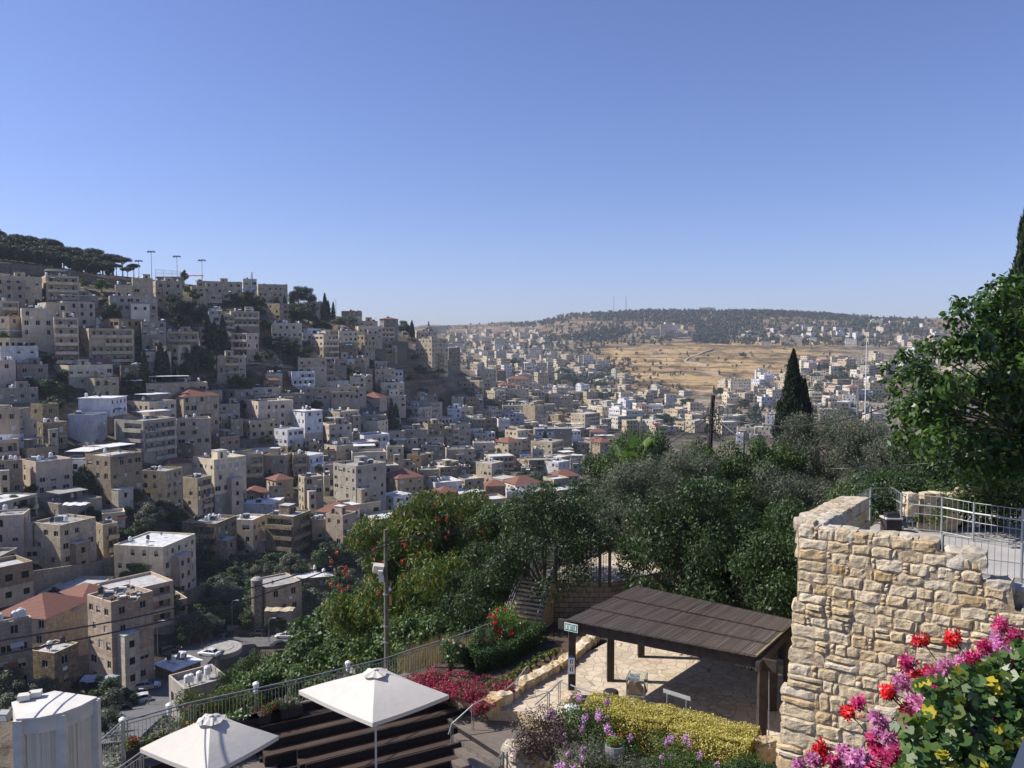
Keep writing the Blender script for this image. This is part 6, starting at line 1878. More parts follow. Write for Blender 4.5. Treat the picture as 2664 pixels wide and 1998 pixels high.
a = pp(10, 225, 1055, 1140, ZP); b = pp(10, 272, 1075, 1190, ZP)
handrail([a[0]+Vector((-.3, .2, 0)), a[0], b[0], b[0]+Vector((.9, -.6, -.05))], 'thin handrail in front of the left pergola post', [b])
a = pp(9, 1045, 1390, 1475, ZD)
handrail([a[0]+Vector((.6, .35, .1)), a[0]+Vector((.05, 0, .02)), a[0]], 'short hooked handrail on top of the rough stone blocks', [a])
# glass balustrade bottom centre
root = thing('glass_balustrade', 'low glass balustrade with steel posts at the bottom of the deck steps', 'balustrade', O(9, 850, 1700, -15.2)); q = root.location
a, b = at(*V(9, 860, 1555), 25.6)-q, at(*V(9, 640, 1655), 25.0)-q
mb = MB(); n_ = Vector((.01, .02, 0)); mb.add([a, b, b-Vector((0, 0, 1)), a-Vector((0, 0, 1))]+[p+n_ for p in (a, b, b-Vector((0, 0, 1)), a-Vector((0, 0, 1)))], [(0, 1, 2, 3), (7, 6, 5, 4), (0, 4, 5, 1), (1, 5, 6, 2), (3, 2, 6, 7), (0, 3, 7, 4)], M_CLEAR); link('glass_pane', mb.mesh('glass_pane'), root)
for p in (a, b, a+Vector((.12, .05, 0))): mb = MB(); mb.tube([p+Vector((0, 0, .04)), p-Vector((0, 0, 1.1))], .03, M_STEEL, 8); link('post', mb.mesh('post'), root)
# white lamp heads on the railing
for i, (v, x, y) in enumerate([(8, 1125, 930), (8, 460, 1085), (7, 1222, 1240), (7, 885, 1345)]):
    px, py = V(v, x, y); j = min(range(len(RT)-1), key=lambda j: abs((ray(px, py)[0]) - (RT[j].x/RT[j].y+RT[j+1].x/RT[j+1].y)/2))
    Yd = np.interp(px, [proj(p)[0] for p in RT], [p.y for p in RT])+.25; p = at(px, py, Yd)
    root = thing('rail_lamp', ['white capped lamp on the railing behind the right umbrella', 'white capped lamp on the railing behind the flower boxes', 'white capped lamp on the railing over the workshop', 'white capped lamp at the railing corner by the stairs'][i], 'lamp', p+Vector((0, 0, -1.2)), 0, 'white capped lamps along the railing')
    mb = MB(); mb.lathe([(.06, 1.02), (.085, 1.04), (.085, 1.32), (.12, 1.33), (.12, 1.4), (.05, 1.45)], M_WHITE, 12); link('lamp_head', mb.mesh('lamp_head'), root)
    mb = MB(); mb.tube([(0, 0, -.3), (0, 0, 1.02)], .02, M_GALV, 6); link('post', mb.mesh('post'), root)
# ---- plants near
def blob_leaves(name, clumps, n, L, W, mat, seed, parent=None, up=.4, droop=0, shell=.5, loc=None, npoly=4):
    rs = np.random.RandomState(seed); P, d = clump_points(clumps, n, rs, shell)
    q = leafquads(P, d, L, W, rs, up, .8, droop)
    if npoly == 6:
        a, b, c_, d_ = q[:, 0], q[:, 1], q[:, 2], q[:, 3]; m_ = (a+c_)/2; fold = np.cross(c_-a, b-d_); fold /= np.linalg.norm(fold, axis=1, keepdims=True)+1e-9
        b = b+fold*W*.18; d_ = d_+fold*W*.18
        q = np.stack([a, a*.55+b*.62-m_*.17, a*.1+b*.75+c_*.15, c_, a*.1+d_*.75+c_*.15, a*.55+d_*.62-m_*.17], 1)
    return link(name, qmesh(name, q, npoly, mat), parent, loc)
def spot(mat, P, r, n, seed, L=.05, parent=None, name='blossoms'):
    """small petals around a list of points"""
    rs = np.random.RandomState(seed); Q = np.repeat(np.array([tuple(p) for p in P]), n, 0); d = rs.normal(size=Q.shape); d /= np.linalg.norm(d, axis=1, keepdims=True)
    return link(name, qmesh(name, leafquads(Q+d*r*rs.uniform(.3, 1, (len(Q), 1)), d, L, L*.7, rs, .3), 4, mat), parent)
def surf(clumps, n, seed, zmin=-.2):
    rs = np.random.RandomState(seed); out = []
    while len(out) < n:
        c, r = clumps[rs.randint(len(clumps))]; d = rs.normal(size=3); d /= np.linalg.norm(d)
        if d[2] < zmin or d[1] > .6: continue
        out.append(Vector(c)+Vector(d*np.array(r if hasattr(r, '__len__') else (r, r, r))*1.03))
    return out
def bush(name, label, cat, loc, rx, h, n, L, W, mat, seed, flowers=(), group=None, ry=None, npoly=4, sep=False, droop=0):
    root = thing(name, label, cat, loc, 0, group); rs = np.random.RandomState(seed); ry = ry or rx
    cl = [(np.array([rs.uniform(-.65, .65)*rx, rs.uniform(-.65, .65)*ry, h*rs.uniform(.3, .78)]), np.array([rx*.42, ry*.42, h*.26])*rs.uniform(.7, 1.2)) for _ in range(14)]
    blob_leaves('foliage', cl, n, L, W, mat, seed, root, npoly=npoly, droop=droop)
    mb = MB()
    for c, r in cl[:8]: mb.tube([(0, 0, -.1), (c[0]*.5, c[1]*.5, c[2]*.5), tuple(c)], [.03, .02, .008], M_BARK, 4)
    link('stems', mb.mesh('stems'), root)
    for k_, (fm, nf, fr, pet, fl) in enumerate(flowers):
        pts = surf(cl, nf, seed+k_+1)
        if sep:
            for j, p in enumerate(pts):
                rs2 = np.random.RandomState(seed*7+j); ax = [p+Vector((.05*(i % 2), 0, .045*i)) for i in range(4)]
                spot(fm, ax, fr, pet//4, seed*7+j, fl, root, 'flower_cluster')
        else: spot(fm, pts, fr, pet, seed+9, fl, root)
    return root
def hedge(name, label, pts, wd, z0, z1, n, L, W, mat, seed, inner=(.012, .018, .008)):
    root = thing(name, label, 'hedge', pts[0]); q = root.location; rs = np.random.RandomState(seed)
    Lt = sum((b-a).length for a, b in zip(pts[:-1], pts[1:])); P = []; Dn = []
    mb = MB()
    for a, b in zip(pts[:-1], pts[1:]):
        d = b-a; d.z = 0; L_ = d.length; d.normalize(); nn = np.array([d.y, -d.x, 0]); dd = np.array(tuple(d)); a_ = np.array([a.x-q.x, a.y-q.y, 0])
        k = int(n*L_/Lt); t = rs.uniform(-.15, L_+.15, k); side = rs.rand(k); hh = z1-z0
        per = rs.uniform(0, wd+2*hh, k)
        x = np.where(per < hh, -wd/2, np.where(per > hh+wd, wd/2, per-hh-wd/2)); z = np.where(per < hh, per, np.where(per > hh+wd, wd+2*hh-per, hh))
        o_ = np.where((per < hh)[:, None], -nn, np.where((per > hh+wd)[:, None], nn, np.array([0, 0, 1.0])))
        bumpy = np.array([MN.noise(Vector((tt*1.3, xx*2, zz*2+seed)))*.14 for tt, xx, zz in zip(t, x, z)])+rs.normal(size=k)*.035
        p = a_+dd*t[:, None]+nn*x[:, None]+np.array([0, 0, 1])*(z+z0-q.z)[:, None]+o_*bumpy[:, None]
        rnd_ = np.minimum(1, np.minimum(wd/2-np.abs(x)+.0, hh-z)/.2)
        P.append(p-o_*0); Dn.append(o_)
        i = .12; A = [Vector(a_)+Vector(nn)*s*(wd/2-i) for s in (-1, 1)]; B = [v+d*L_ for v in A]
        mb.add([(*v[:2], zz-q.z) for zz in (z0, z1-i) for v in (A[0], A[1], B[1], B[0])], [(4, 5, 6, 7), (0, 1, 5, 4), (1, 2, 6, 5), (2, 3, 7, 6), (3, 0, 4, 7)], M_TINT, inner)  # solid dark core box added inside the foliage to block light
    P = np.concatenate(P); Dn = np.concatenate(Dn)
    link('foliage', qmesh('foliage', leafquads(P, Dn, L, W, rs, .4), 4, mat), root); link('light_block_core', mb.mesh('light_block_core'), root)
    return root
# flower bed and planting left of the pergola
b0 = O(9, 470, 1090, ZP)
hp = [O(9, 560, 960, ZP)+Vector((.4, .3, 0)), O(9, 800, 900, ZP)+Vector((.2, .2, 0)), O(9, 1090, 720, ZP)]
hedge('clipped_hedge', 'dark clipped green hedge behind the magenta flower bed', hp, 1.0, ZP-.1, ZP+.72, 15000, .07, .045, L_HEDGE, 21)
for i, (x, y, r_, h_, lb) in enumerate([(330, 1060, 1.0, .65, 'magenta flower clump in the bed behind the right umbrella'), (470, 1150, .95, .7, 'magenta flower clump at the front edge of the deck'), (620, 1130, 1.0, .8, 'magenta flower clump in the middle between hedge and deck'), (700, 1220, .55, .5, 'magenta and green flower clump by the kerb end'), (860, 1100, .5, .5, 'small magenta flower mound beside the yellow marigolds')]):
    bush('cockscomb_plant', lb, 'flowers', O(9, x, y+40, ZP), r_, h_, 1700, .09, .035, L_AIL, 40+i, [(L_MAG, int(560*r_), .05, 8, .06)], 'magenta flower clumps of the bed')
for i, (x, y, fm) in enumerate([(770, 1060, L_YEL), (860, 1020, L_ORA), (920, 985, L_ORA), (960, 955, L_YEL), (1010, 920, L_YEL), (1060, 910, L_ORA), (1100, 870, L_YEL), (1150, 840, L_YEL), (1200, 830, L_ORA), (1240, 815, L_ORA), (880, 1060, L_ORA), (1000, 965, L_ORA)]):
    bush('marigold', f'marigold plant with {"yellow" if fm is L_YEL else "orange"} flowers, {ORDN[i]} from the deck end of the row', 'flowers', O(9, x, y+35, ZP), .26, .4, 260, .07, .03, L_HEDGE, 60+i, [(fm, 4, .045, 22, .035)], 'marigolds in a row along the kerb')
for i, (x, y, h_, r_, fms, lb, lm) in enumerate([(475, 900, 1.5, .55, [(L_PINKF, 9, .06, 24, .05), (L_WHITEF, 4, .06, 24, .05)], 'standard rose with pale pink and white blooms beside the railing', L_HEDGE), (700, 800, 1.3, .6, [(L_RED, 5, .05, 20, .05)], 'rose bush with few coral red blooms by the railing', L_HEDGE),
      (840, 760, 1.5, .7, [(L_RED, 22, .10, 46, .07)], 'rose bush crowded with deep red blooms', L_BROAD), (870, 690, 1.7, .95, [(L_WHITEF, 12, .045, 16, .04)], 'lime green shrub with small white flowers near the stair foot', L_LIME), (590, 840, .9, .5, [], 'plain green rose bush between hedge and railing', L_HEDGE), (1040, 720, 1.0, .7, [], 'round green shrub at the far end of the clipped hedge', L_BROAD)]):
    bush('rose_bush', lb, 'bush', O(9, x, y+(80 if y > 780 else 50), ZP), r_, h_*1.15, 2600, .08, .05, lm, 80+i, fms, 'bushes between hedge and railing')
# stones helpers
def block(mb, c, sx, sy, sz, rz=0, seed=0, mat=None, amp=.12, n=4, rx=0):
    off_ = Vector((seed*7.3, seed*1.7, seed*3.1)); M = Matrix.Translation(c) @ Matrix.Rotation(rz, 4, 'Z') @ Matrix.Rotation(rx, 4, 'X'); key = {}; vs = []; fs = []
    def vid(i, j, k):
        if (i, j, k) in key: return key[(i, j, k)]
        p = Vector((2*i/n-1, 2*j/n-1, 2*k/n-1)); pn = p.normalized(); m_ = max(abs(p.x), abs(p.y), abs(p.z))
        p = p.lerp(pn*1.15, .22); w_ = Vector((p.x*sx, p.y*sy, p.z*sz))
        f = MN.noise(w_*3.2+off_)*amp+MN.noise(w_*8+off_)*amp*.4
        w_ = w_+pn*f; vs.append(tuple(M @ w_)); key[(i, j, k)] = len(vs)-1; return len(vs)-1
    for a in range(n):
        for b in range(n):
            fs += [(vid(a, b, 0), vid(a, b+1, 0), vid(a+1, b+1, 0), vid(a+1, b, 0)), (vid(a, b, n), vid(a+1, b, n), vid(a+1, b+1, n), vid(a, b+1, n)),
                   (vid(a, 0, b), vid(a+1, 0, b), vid(a+1, 0, b+1), vid(a, 0, b+1)), (vid(a, n, b), vid(a, n, b+1), vid(a+1, n, b+1), vid(a+1, n, b)),
                   (vid(0, a, b), vid(0, a, b+1), vid(0, a+1, b+1), vid(0, a+1, b)), (vid(n, a, b), vid(n, a+1, b), vid(n, a+1, b+1), vid(n, a, b+1))]
    mb.add(vs, fs, mat or M_STONE)
# kerb of rough stones
mb = MB(); kp = [O(9, 740, 1262, ZP), O(9, 800, 1215, ZP), O(9, 905, 1165, ZP), O(9, 1000, 1085, ZP), O(9, 1160, 1000, ZP), O(9, 1335, 895, ZP), O(10, 420, 720, ZP)]
rr = random.Random(3)
for a, b in zip(kp[:-1], kp[1:]):
    L_ = (b-a).length; n = max(1, int(L_/.42))
    for i in range(n):
        p = a.lerp(b, (i+.5)/n); big = 1.3 if p.x < 0 else 1
        block(mb, (p.x, p.y, ZP+.14*big), .26*big, .24*big, .2*big, rr.uniform(-.3, .3)+math.atan2((b-a).y, (b-a).x), rr.randint(0, 999), M_STONE, .14, 3)
tag(link('stone_kerb', mb.mesh('stone_kerb')), 'low kerb of rough limestone between marigold bed and paving', 'kerb')
# irregular stone steps between deck and paving
root = thing('stone_steps', 'worn limestone steps rising from the grey deck to the paving', 'steps', O(9, 1000, 1230, ZD))
q = root.location
for k_ in range(2):
    a, b = O(9, 965, 1238-30*k_, ZD), O(9, 1125, 1310-42*k_, ZD); a, b = (a-q)+Vector((-.05, .18+.4*k_, 0)), (b-q)+Vector((.1, .25+.4*k_, 0)); mb = MB()
    for i in range(4):
        p = a.lerp(b, (i+.5)/4); block(mb, (p.x, p.y, .06+.16*k_), .3, .26, .12, math.atan2((b-a).y, (b-a).x)+rr.uniform(-.1, .1), rr.randint(0, 999), M_STONEP, .08, 3)
    link('step', mb.mesh('step'), root)
# big rough blocks bottom centre
root = thing('stone_block_wall', 'rough yellow streaked stone block wall at the bottom beside the steps', 'wall', O(9, 950, 1640, -15.2)); q = root.location
mb = MB(); A_, B_ = at(*V(9, 900, 1560), 26.2), at(*V(9, 1160, 1480), 27.3); d = B_-A_; d.z = 0
for i in range(3):
    p = A_.lerp(B_, (i+.5)/3.0)-q; block(mb, (p.x, p.y+.25, p.z-.25), d.length/6*1.08, .36, .42, math.atan2(d.y, d.x), 50+i, M_STONEP, .13, 6)
for i in range(6):
    for k_ in (1, 2): p = A_.lerp(B_, (i+.4)/6.0)-q; block(mb, (p.x, p.y+.28, p.z-.25-.55*k_), d.length/12*1.05, .3, .28, math.atan2(d.y, d.x), 60+i*3+k_, M_STONE, .08, 4)
link('blocks', mb.mesh('blocks'), root)
for i, (v, x, y, s, lb) in enumerate([(10, 250, 1175, .3, 'loose pale boulder at the left end of the golden hedge'), (9, 1090, 1430, .16, 'small white stone on the block wall'), (10, 1630, 1500, .3, 'loose boulder at the foot of the right pergola post'), (10, 1615, 1560, .35, 'mossy boulder below the right pergola post')]):
    p = O(v, x, y+20, ZP if i != 1 else ZP); mb = MB(); block(mb, (0, 0, s*.5), s*1.1, s*.9, s*.7, .4, 70+i, M_STONEP, .16, 5); tag(link('boulder', mb.mesh('boulder'), None, (p.x, p.y, ZP)), lb, 'boulder')
# ---- pergola
zr = -10.85
R0, R1, R2, R3 = O(10, 207, 598, zr), O(10, 1572, 865, zr), O(10, 1850, 615, zr), O(10, 700, 362, zr)
root = thing('pergola', 'dark timber pergola roofed with brown reed matting over the paved court', 'pergola', (R0.x, R0.y, ZP)); q = root.location
posts = [(O(10, 243, 1140, ZP)), (O(10, 521, 1028, ZP)), (O(10, 742, 855, ZP)), (O(10, 1610, 1475, ZP)), (O(10, 1688, 1238, ZP)), Vector((R2.x-.3, R2.y-.25, ZP))]
for p in posts:
    mb = MB(); w_ = .14; p = p-q; mb.box(p.x-w_, p.y-w_, -.3, p.x+w_, p.y+w_, zr-.42-q.z, M_PWOOD); link('post', mb.mesh('post'), root)
def beam(a, b, w_, h_, z, name='beam', ext=.0):
    a, b = Vector((a.x-q.x, a.y-q.y, 0)), Vector((b.x-q.x, b.y-q.y, 0)); d = (b-a).normalized(); a = a-d*ext; b = b+d*ext; n_ = Vector((-d.y, d.x, 0))*w_/2
    mb = MB(); mb.add([(p.x, p.y, zz) for zz in (z-h_-q.z, z-q.z) for p in (a+n_, a-n_, b-n_, b+n_)], [(3, 2, 1, 0), (4, 5, 6, 7), (0, 1, 5, 4), (1, 2, 6, 5), (2, 3, 7, 6), (3, 0, 4, 7)], M_PWOOD); link(name, mb.mesh(name), root)
ins = lambda p, f: p+(((R0+R1+R2+R3)/4)-p).normalized()*f
beam(posts[0]+Vector((-.5, .3, 0)), posts[3]+Vector((.4, -.28, 0)), .16, .38, zr-.05); beam(posts[0]+(posts[0]-posts[2]).normalized()*.3, posts[2]+(posts[2]-posts[0]).normalized()*1.2, .14, .3, zr-.06)
beam(posts[3]+Vector((-.3, -.4, 0)), posts[5]+Vector((.2, .3, 0)), .14, .3, zr-.06); beam(R3+Vector((.1, -.4, 0)), R2+Vector((-.2, -.4, 0)), .14, .3, zr-.06)
for i in range(1, 9):
    t_ = i/9; beam(R0.lerp(R1, t_), R3.lerp(R2, t_), .07, .14, zr-.005, 'rafter', -.08)
# reed matting: thousands of canes as one sheet with real thickness
rs = np.random.RandomState(8); nc = 1500
t_ = (np.arange(nc)+rs.uniform(0, 1, nc))/nc
r0, r1, r2, r3 = [np.array(tuple(v-q)) for v in (R0, R1, R2, R3)]
Q4 = []
for row in range(3):
    f0, f1 = row/3.0-.015, (row+1)/3.0+.02
    a = r0+(r1-r0)*t_[:, None]; b = r3+(r2-r3)*t_[:, None]
    s0 = (f0+rs.normal(size=nc)*.008)[:, None]; s1 = (f1+rs.normal(size=nc)*.008)[:, None]
    p0 = a+(b-a)*s0; p1 = a+(b-a)*s1+(r1-r0)*(rs.normal(size=nc)*.0012)[:, None]
    z0 = rs.uniform(0, .03, nc)+.025*row; p0[:, 2] += z0+.045; p1[:, 2] += z0+.02
    wv_ = (r1-r0)/np.linalg.norm(r1-r0)*.008; up_ = np.array([0, 0, .006])
    Q4.append(np.stack([p0-wv_, p1-wv_, p1+up_, p0+up_], 1)); Q4.append(np.stack([p0+up_, p1+up_, p1+wv_, p0+wv_], 1))
M_REED = leafmat('reed_canes', [(.12, .095, .08), (.26, .215, .18), (.40, .34, .29), (.17, .135, .11)], 0, .9, .1)
mt = link('reed_matting', qmesh('reed_matting', np.concatenate(Q4), 4, M_REED), root)
mb = MB(); mb.add([(*v[:2], v[2]+zz) for zz in (.0, .02) for v in (r0, r1, r2, r3)], [(0, 1, 2, 3), (7, 6, 5, 4), (0, 4, 5, 1), (1, 5, 6, 2), (2, 6, 7, 3), (3, 7, 4, 0)], M_PWOOD); link('roof_boards', mb.mesh('roof_boards'), root)
mb = MB()
for f in (.335, .668): mb.tube([Vector(r0+(r3-r0)*f+np.array([0, 0, .1])), Vector(r1+(r2-r1)*f+np.array([0, 0, .1]))], .02, M_PWOOD, 5)
mb.tube([Vector(r0)+Vector((0, 0, .08)), Vector(r1)+Vector((0, 0, .08))], .018, M_PWOOD, 5)
link('binding_wire', mb.mesh('binding_wire'), root)
mb = MB(); mb.tube([Vector(r1)+Vector((0, 0, .06)), Vector(r2)+Vector((0, 0, .06))], .035, simple('bamboo', (.36, .3, .16), .6), 6); link('edge_cane', mb.mesh('edge_cane'), root)
mb = MB(); mb.tube([Vector(posts[3]-q)+Vector((.17, -.17, 2.6)), Vector(posts[3]-q)+Vector((.2, -.19, 0))], .02, M_GALV, 5); link('down_pipe', mb.mesh('down_pipe'), root)
# green enamel street sign and small house shaped plates
p = at(*V(10, 238, 643), O(10, 243, 1140, ZP).y-.32); root = thing('street_sign', 'green and white street name sign on the pergola corner', 'sign', p, math.radians(-33))
mb = MB(); mb.box(-.29, -.015, -.17, .29, .015, .15, M_WHITE); link('plate', mb.mesh('plate'), root)
mb = MB(); GRN = simple('sign_green', (.02, .2, .15), .4)
mb.box(-.265, -.019, -.145, .265, -.0155, .12, GRN); link('green_field', mb.mesh('green_field'), root)
mb = MB(); rr2 = random.Random(12)
for j in range(7):
    x = -.235+.068*j
    mb.box(x, -.023, -.1, x+.018, -.0195, .08, M_WHITE)
    mb.box(x+.02, -.023, .05 if rr2.random() < .6 else -.1, x+.052, -.0195, .08 if rr2.random() < 2 else -.07, M_WHITE) if rr2.random() < .8 else None
link('letters', mb.mesh('letters'), root)
M_SBLUE = simple('sign_blue', (.02, .08, .4), .4); M_SORA = simple('sign_orange', (.6, .3, .03), .4)
for (y, mt_, lb) in ((887, M_SBLUE, 'house shaped plate with blue roof, upper one on the pergola post'), (943, M_SORA, 'house shaped plate with orange roof, lower one on the pergola post')):
    Yp = posts[0].y-.16; p = at(*V(10, 240, y), Yp); root = thing('number_plate', lb, 'sign', p)
    mb = MB(); mb.box(-.13, -.012, -.2, .13, .01, .13, M_WHITE); link('plate', mb.mesh('plate'), root)
    mb = MB(); mb.prism([(-.14, .0), (.14, .0), (0, .1)], 0, .02, mt_, M=Matrix.Translation((0, .01, .132)) @ Matrix.Rotation(PI/2, 4, 'X')); link('roof_mark', mb.mesh('roof_mark'), root)
    mb = MB(); mb.box(-.06, -.016, -.1, -.02, -.0125, .06, M_DARK); mb.box(.01, -.016, -.1, .06, -.0125, -.06, M_DARK); mb.box(.01, -.016, .02, .06, -.0125, .06, M_DARK); mb.box(.04, -.016, -.058, .06, -.0125, .018, M_DARK); link('numeral', mb.mesh('numeral'), root)
# display case
p = at(*V(10, 713, 1110), 29.4); root = thing('display_case', 'glass display case holding a brown model on a steel foot', 'display case', (p.x, p.y, ZP), math.radians(-20)); zc = p.z-ZP
mb = MB(); mb.box(-.34, -.34, zc-.05, .34, .34, zc, M_STEEL); mb.tube([(0, 0, 0), (0, 0, zc-.05)], .07, M_STEEL, 8); link('foot', mb.mesh('foot'), root)
mb = MB(); mb.box(-.33, -.33, zc+.004, .33, .33, zc+.66, M_CLEAR); link('glass_box', mb.mesh('glass_box'), root)
mb = MB(); MODEL = simple('model_brown', (.16, .08, .035), .7, 0, .3, 8)
mb.add([(-.28, -.28, zc+.02), (.28, -.28, zc+.02), (.28, .28, zc+.02), (-.28, .28, zc+.02), (-.28, -.28, zc+.36), (.0, -.28, zc+.34), (.0, .28, zc+.34), (-.28, .28, zc+.36), (.26, -.28, zc+.06), (.26, .28, zc+.06)], [(0, 1, 8, 5, 4), (3, 7, 6, 9, 2), (4, 5, 6, 7), (5, 8, 9, 6), (0, 4, 7, 3), (1, 2, 9, 8)], MODEL); link('model', mb.mesh('model'), root)
mb = MB(); mb.box(-.28, .1, zc+.37, .05, .27, zc+.52, simple('model_top', (.5, .55, .6), .5)); link('model_top', mb.mesh('model_top'), root)
mb = MB()
for x in (-.33, .33):
    for y in (-.33, .33): mb.tube([(x, y, zc), (x, y, zc+.66)], .012, M_GALV, 4)
for a, b in (((-.33, -.33), (.33, -.33)), ((.33, -.33), (.33, .33)), ((.33, .33), (-.33, .33)), ((-.33, .33), (-.33, -.33))): mb.tube([(*a, zc+.66), (*b, zc+.66)], .012, M_GALV, 4)
link('case_edges', mb.mesh('case_edges'), root)
# reading desk
a, b = at(*V(10, 903, 1110), 28.6), at(*V(10, 1100, 1172), 27.9); root = thing('reading_desk', 'slanted information panel on two steel legs behind the golden hedge', 'information panel', (a.x, a.y, ZP)); q = root.location
a_, b_ = a-q, b-q; mb = MB(); up_ = Vector((.03, .2, .05)); mb.add([a_, b_, b_+up_, a_+up_]+[v-Vector((0, 0, .03)) for v in (a_, b_, b_+up_, a_+up_)], [(0, 1, 2, 3), (7, 6, 5, 4), (0, 4, 5, 1), (1, 5, 6, 2), (2, 6, 7, 3), (3, 7, 4, 0)], M_STEEL); link('panel', mb.mesh('panel'), root)
for f in (.15, .85): p = a_.lerp(b_, f); mb = MB(); mb.tube([(p.x, p.y, p.z-.03), (p.x, p.y, 0)], .025, M_STEEL, 6); link('leg', mb.mesh('leg'), root)
p = O(10, 525, 1185, ZP); mb = MB(); mb.lathe([(.3, 0), (.3, .42), (.26, .46), (.2, .48)], M_DARK, 16); tag(link('litter_bin', mb.mesh('litter_bin'), None, p), 'round black bin just behind the golden hedge', 'bin')
p = at(*V(10, 248, 1215), 27.8); root = thing('path_lamp', 'low white mushroom shaped garden lamp beside the golden hedge', 'lamp', (p.x, p.y, p.z-.7)); mb = MB(); mb.tube([(0, 0, -.2), (0, 0, .66)], .04, M_GALV, 6); link('post', mb.mesh('post'), root); mb = MB(); mb.lathe([(.34, .62), (.3, .68), (.15, .74), (.03, .76)], M_WHITE, 16); link('lamp_shade', mb.mesh('lamp_shade'), root)
# golden hedge and the shrubs in front
gh = [O(10, 370, 1185, -12.95), O(10, 930, 1290, -12.95), O(10, 1530, 1440, -12.95)]
for g_ in gh: g_.z = -14.2
hedge('golden_hedge', 'yellow golden leaved clipped hedge in front of the pergola', gh, 1.45, -14.9, -12.9, 52000, .075, .04, L_GOLD, 31, (.16, .13, .03))
SH = [(9, 1180, 1360, 25.9, 1.3, 1.5, L_PURP, 'purple leaved myrtle shrub at the top of the stone block wall', [(L_LILAC, 3, .06, 48, .05)]),
      (10, 330, 1290, 26.6, 1.2, 1.3, L_BROAD, 'lilac flowered shrub left end of the golden hedge', [(L_LILAC, 16, .12, 130, .06)]),
      (10, 560, 1400, 26.0, 1.0, 1.2, L_BROAD, 'green shrub with a few lilac plumes behind the barrel planter', [(L_LILAC, 7, .11, 110, .06)]),
      (10, 930, 1420, 25.4, 1.3, 1.4, L_BROAD, 'lilac flowered shrub at the middle of the golden hedge', [(L_LILAC, 12, .12, 130, .06)]),
      (10, 1150, 1500, 25.0, 1.1, 1.2, L_BROADD, 'dark green shrub with single lilac plume near the right hedge end', [(L_LILAC, 4, .11, 110, .06)]),
      (10, 1450, 1560, 24.3, 1.2, 1.3, L_HEDGE, 'leafy green shrub below the right end of the golden hedge', []),
      (10, 330, 1500, 24.7, 1.2, .9, L_OLIVE, 'feathery grey green shrub with lilac sprays at the bottom centre', [(L_LILAC, 8, .11, 110, .06)]),
      (10, 700, 1600, 24.0, 1.3, .9, L_OLIVE, 'feathery grey green shrub below the barrel planter', []),
      (10, 960, 1620, 23.8, 1.1, .9, L_BROAD, 'low green shrub at the bottom edge right of the barrel planter', []),
      (10, 1250, 1640, 23.6, 1.1, .9, L_HEDGE, 'low green shrub at the bottom edge under the golden hedge end', []),
      (10, 1560, 1640, 23.4, .8, .8, L_BROADD, 'low dark shrub at the bottom edge beside the big stone wall', [])]
for i, (v, x, y, Yd, r_, h_, lm, lb, fl_) in enumerate(SH):
    p = at(*V(v, x, y), Yd); h_ = h_*.85; bush('shrub', lb, 'shrub', (p.x, p.y-.2, p.z-h_*.6-(.75 if 360 < x < 1500 and y < 1580 and v == 10 else .2)), r_, h_*1.1, 6500, .085 if lm is not L_OLIVE else .12, .04 if lm is not L_OLIVE else .018, lm, 120+i, fl_, 'shrubs below the golden hedge', sep=True)
p = at(*V(10, 553, 1560), 24.6); root = thing('barrel_planter', 'grey half barrel planter with reddish flowers among the shrubs', 'planter', p+Vector((0, 0, -.0)))
mb = MB(); mb.lathe([(.27, -.2), (.3, .0), (.31, .15), (.29, .32), (.26, .32), (.25, .25)], simple('barrel_wood', (.2, .2, .2), .8, 0, .3, 10), 18); link('barrel', mb.mesh('barrel'), root)
mb = MB(); mb.lathe([(.308, .02), (.312, .05)], M_GALV, 18); mb.lathe([(.308, .2), (.304, .23)], M_GALV, 18); link('hoop', mb.mesh('hoop'), root)
cl = [(np.array([.1*i-.15, 0, .42]), .17) for i in range(4)]; blob_leaves('foliage', cl, 500, .09, .04, L_LIME, 5, root); spot(L_RED, surf(cl, 10, 3), .04, 12, 7, .04, root)
# ---- planter boxes along the railing
rr = random.Random(8)
PB = ['nearest to the stairs', 'second from the stairs', 'third from the stairs', 'fourth from the stairs', 'fifth from the stairs', 'sixth from the stairs', 'farthest from the stairs']
for i in range(7):
    t_ = (i+.6)/7; a = RT[0].lerp(RT[2], t_); dd_ = (RT[2]-RT[0]).normalized(); p = a+Vector((dd_.y, -dd_.x, 0))*.5
    root = thing('flower_box', f'wooden flower box against the railing, {PB[i]}', 'flower box', (p.x, p.y, -13.9), math.atan2(dd_.y, dd_.x), 'flower boxes along the railing')
    mb = MB(); mb.box(-.6, -.2, 0, .6, .2, .35, M_PWOOD); link('box', mb.mesh('box'), root)
    cl = [(np.array([rr.uniform(-.5, .5), rr.uniform(-.12, .12), rr.uniform(.4, .62)]), rr.uniform(.12, .22)) for _ in range(7)]
    blob_leaves('foliage', cl, 800, .08, .03, rr.choice([L_HEDGE, L_LIME, L_AIL, L_PURP]), 200+i, root)
    spot([L_RED, L_LILAC, L_YEL, L_RED, L_WHITEF, L_RED, L_LILAC][i], surf(cl, 14, 210+i), .05, 12, 220+i, .05, root)
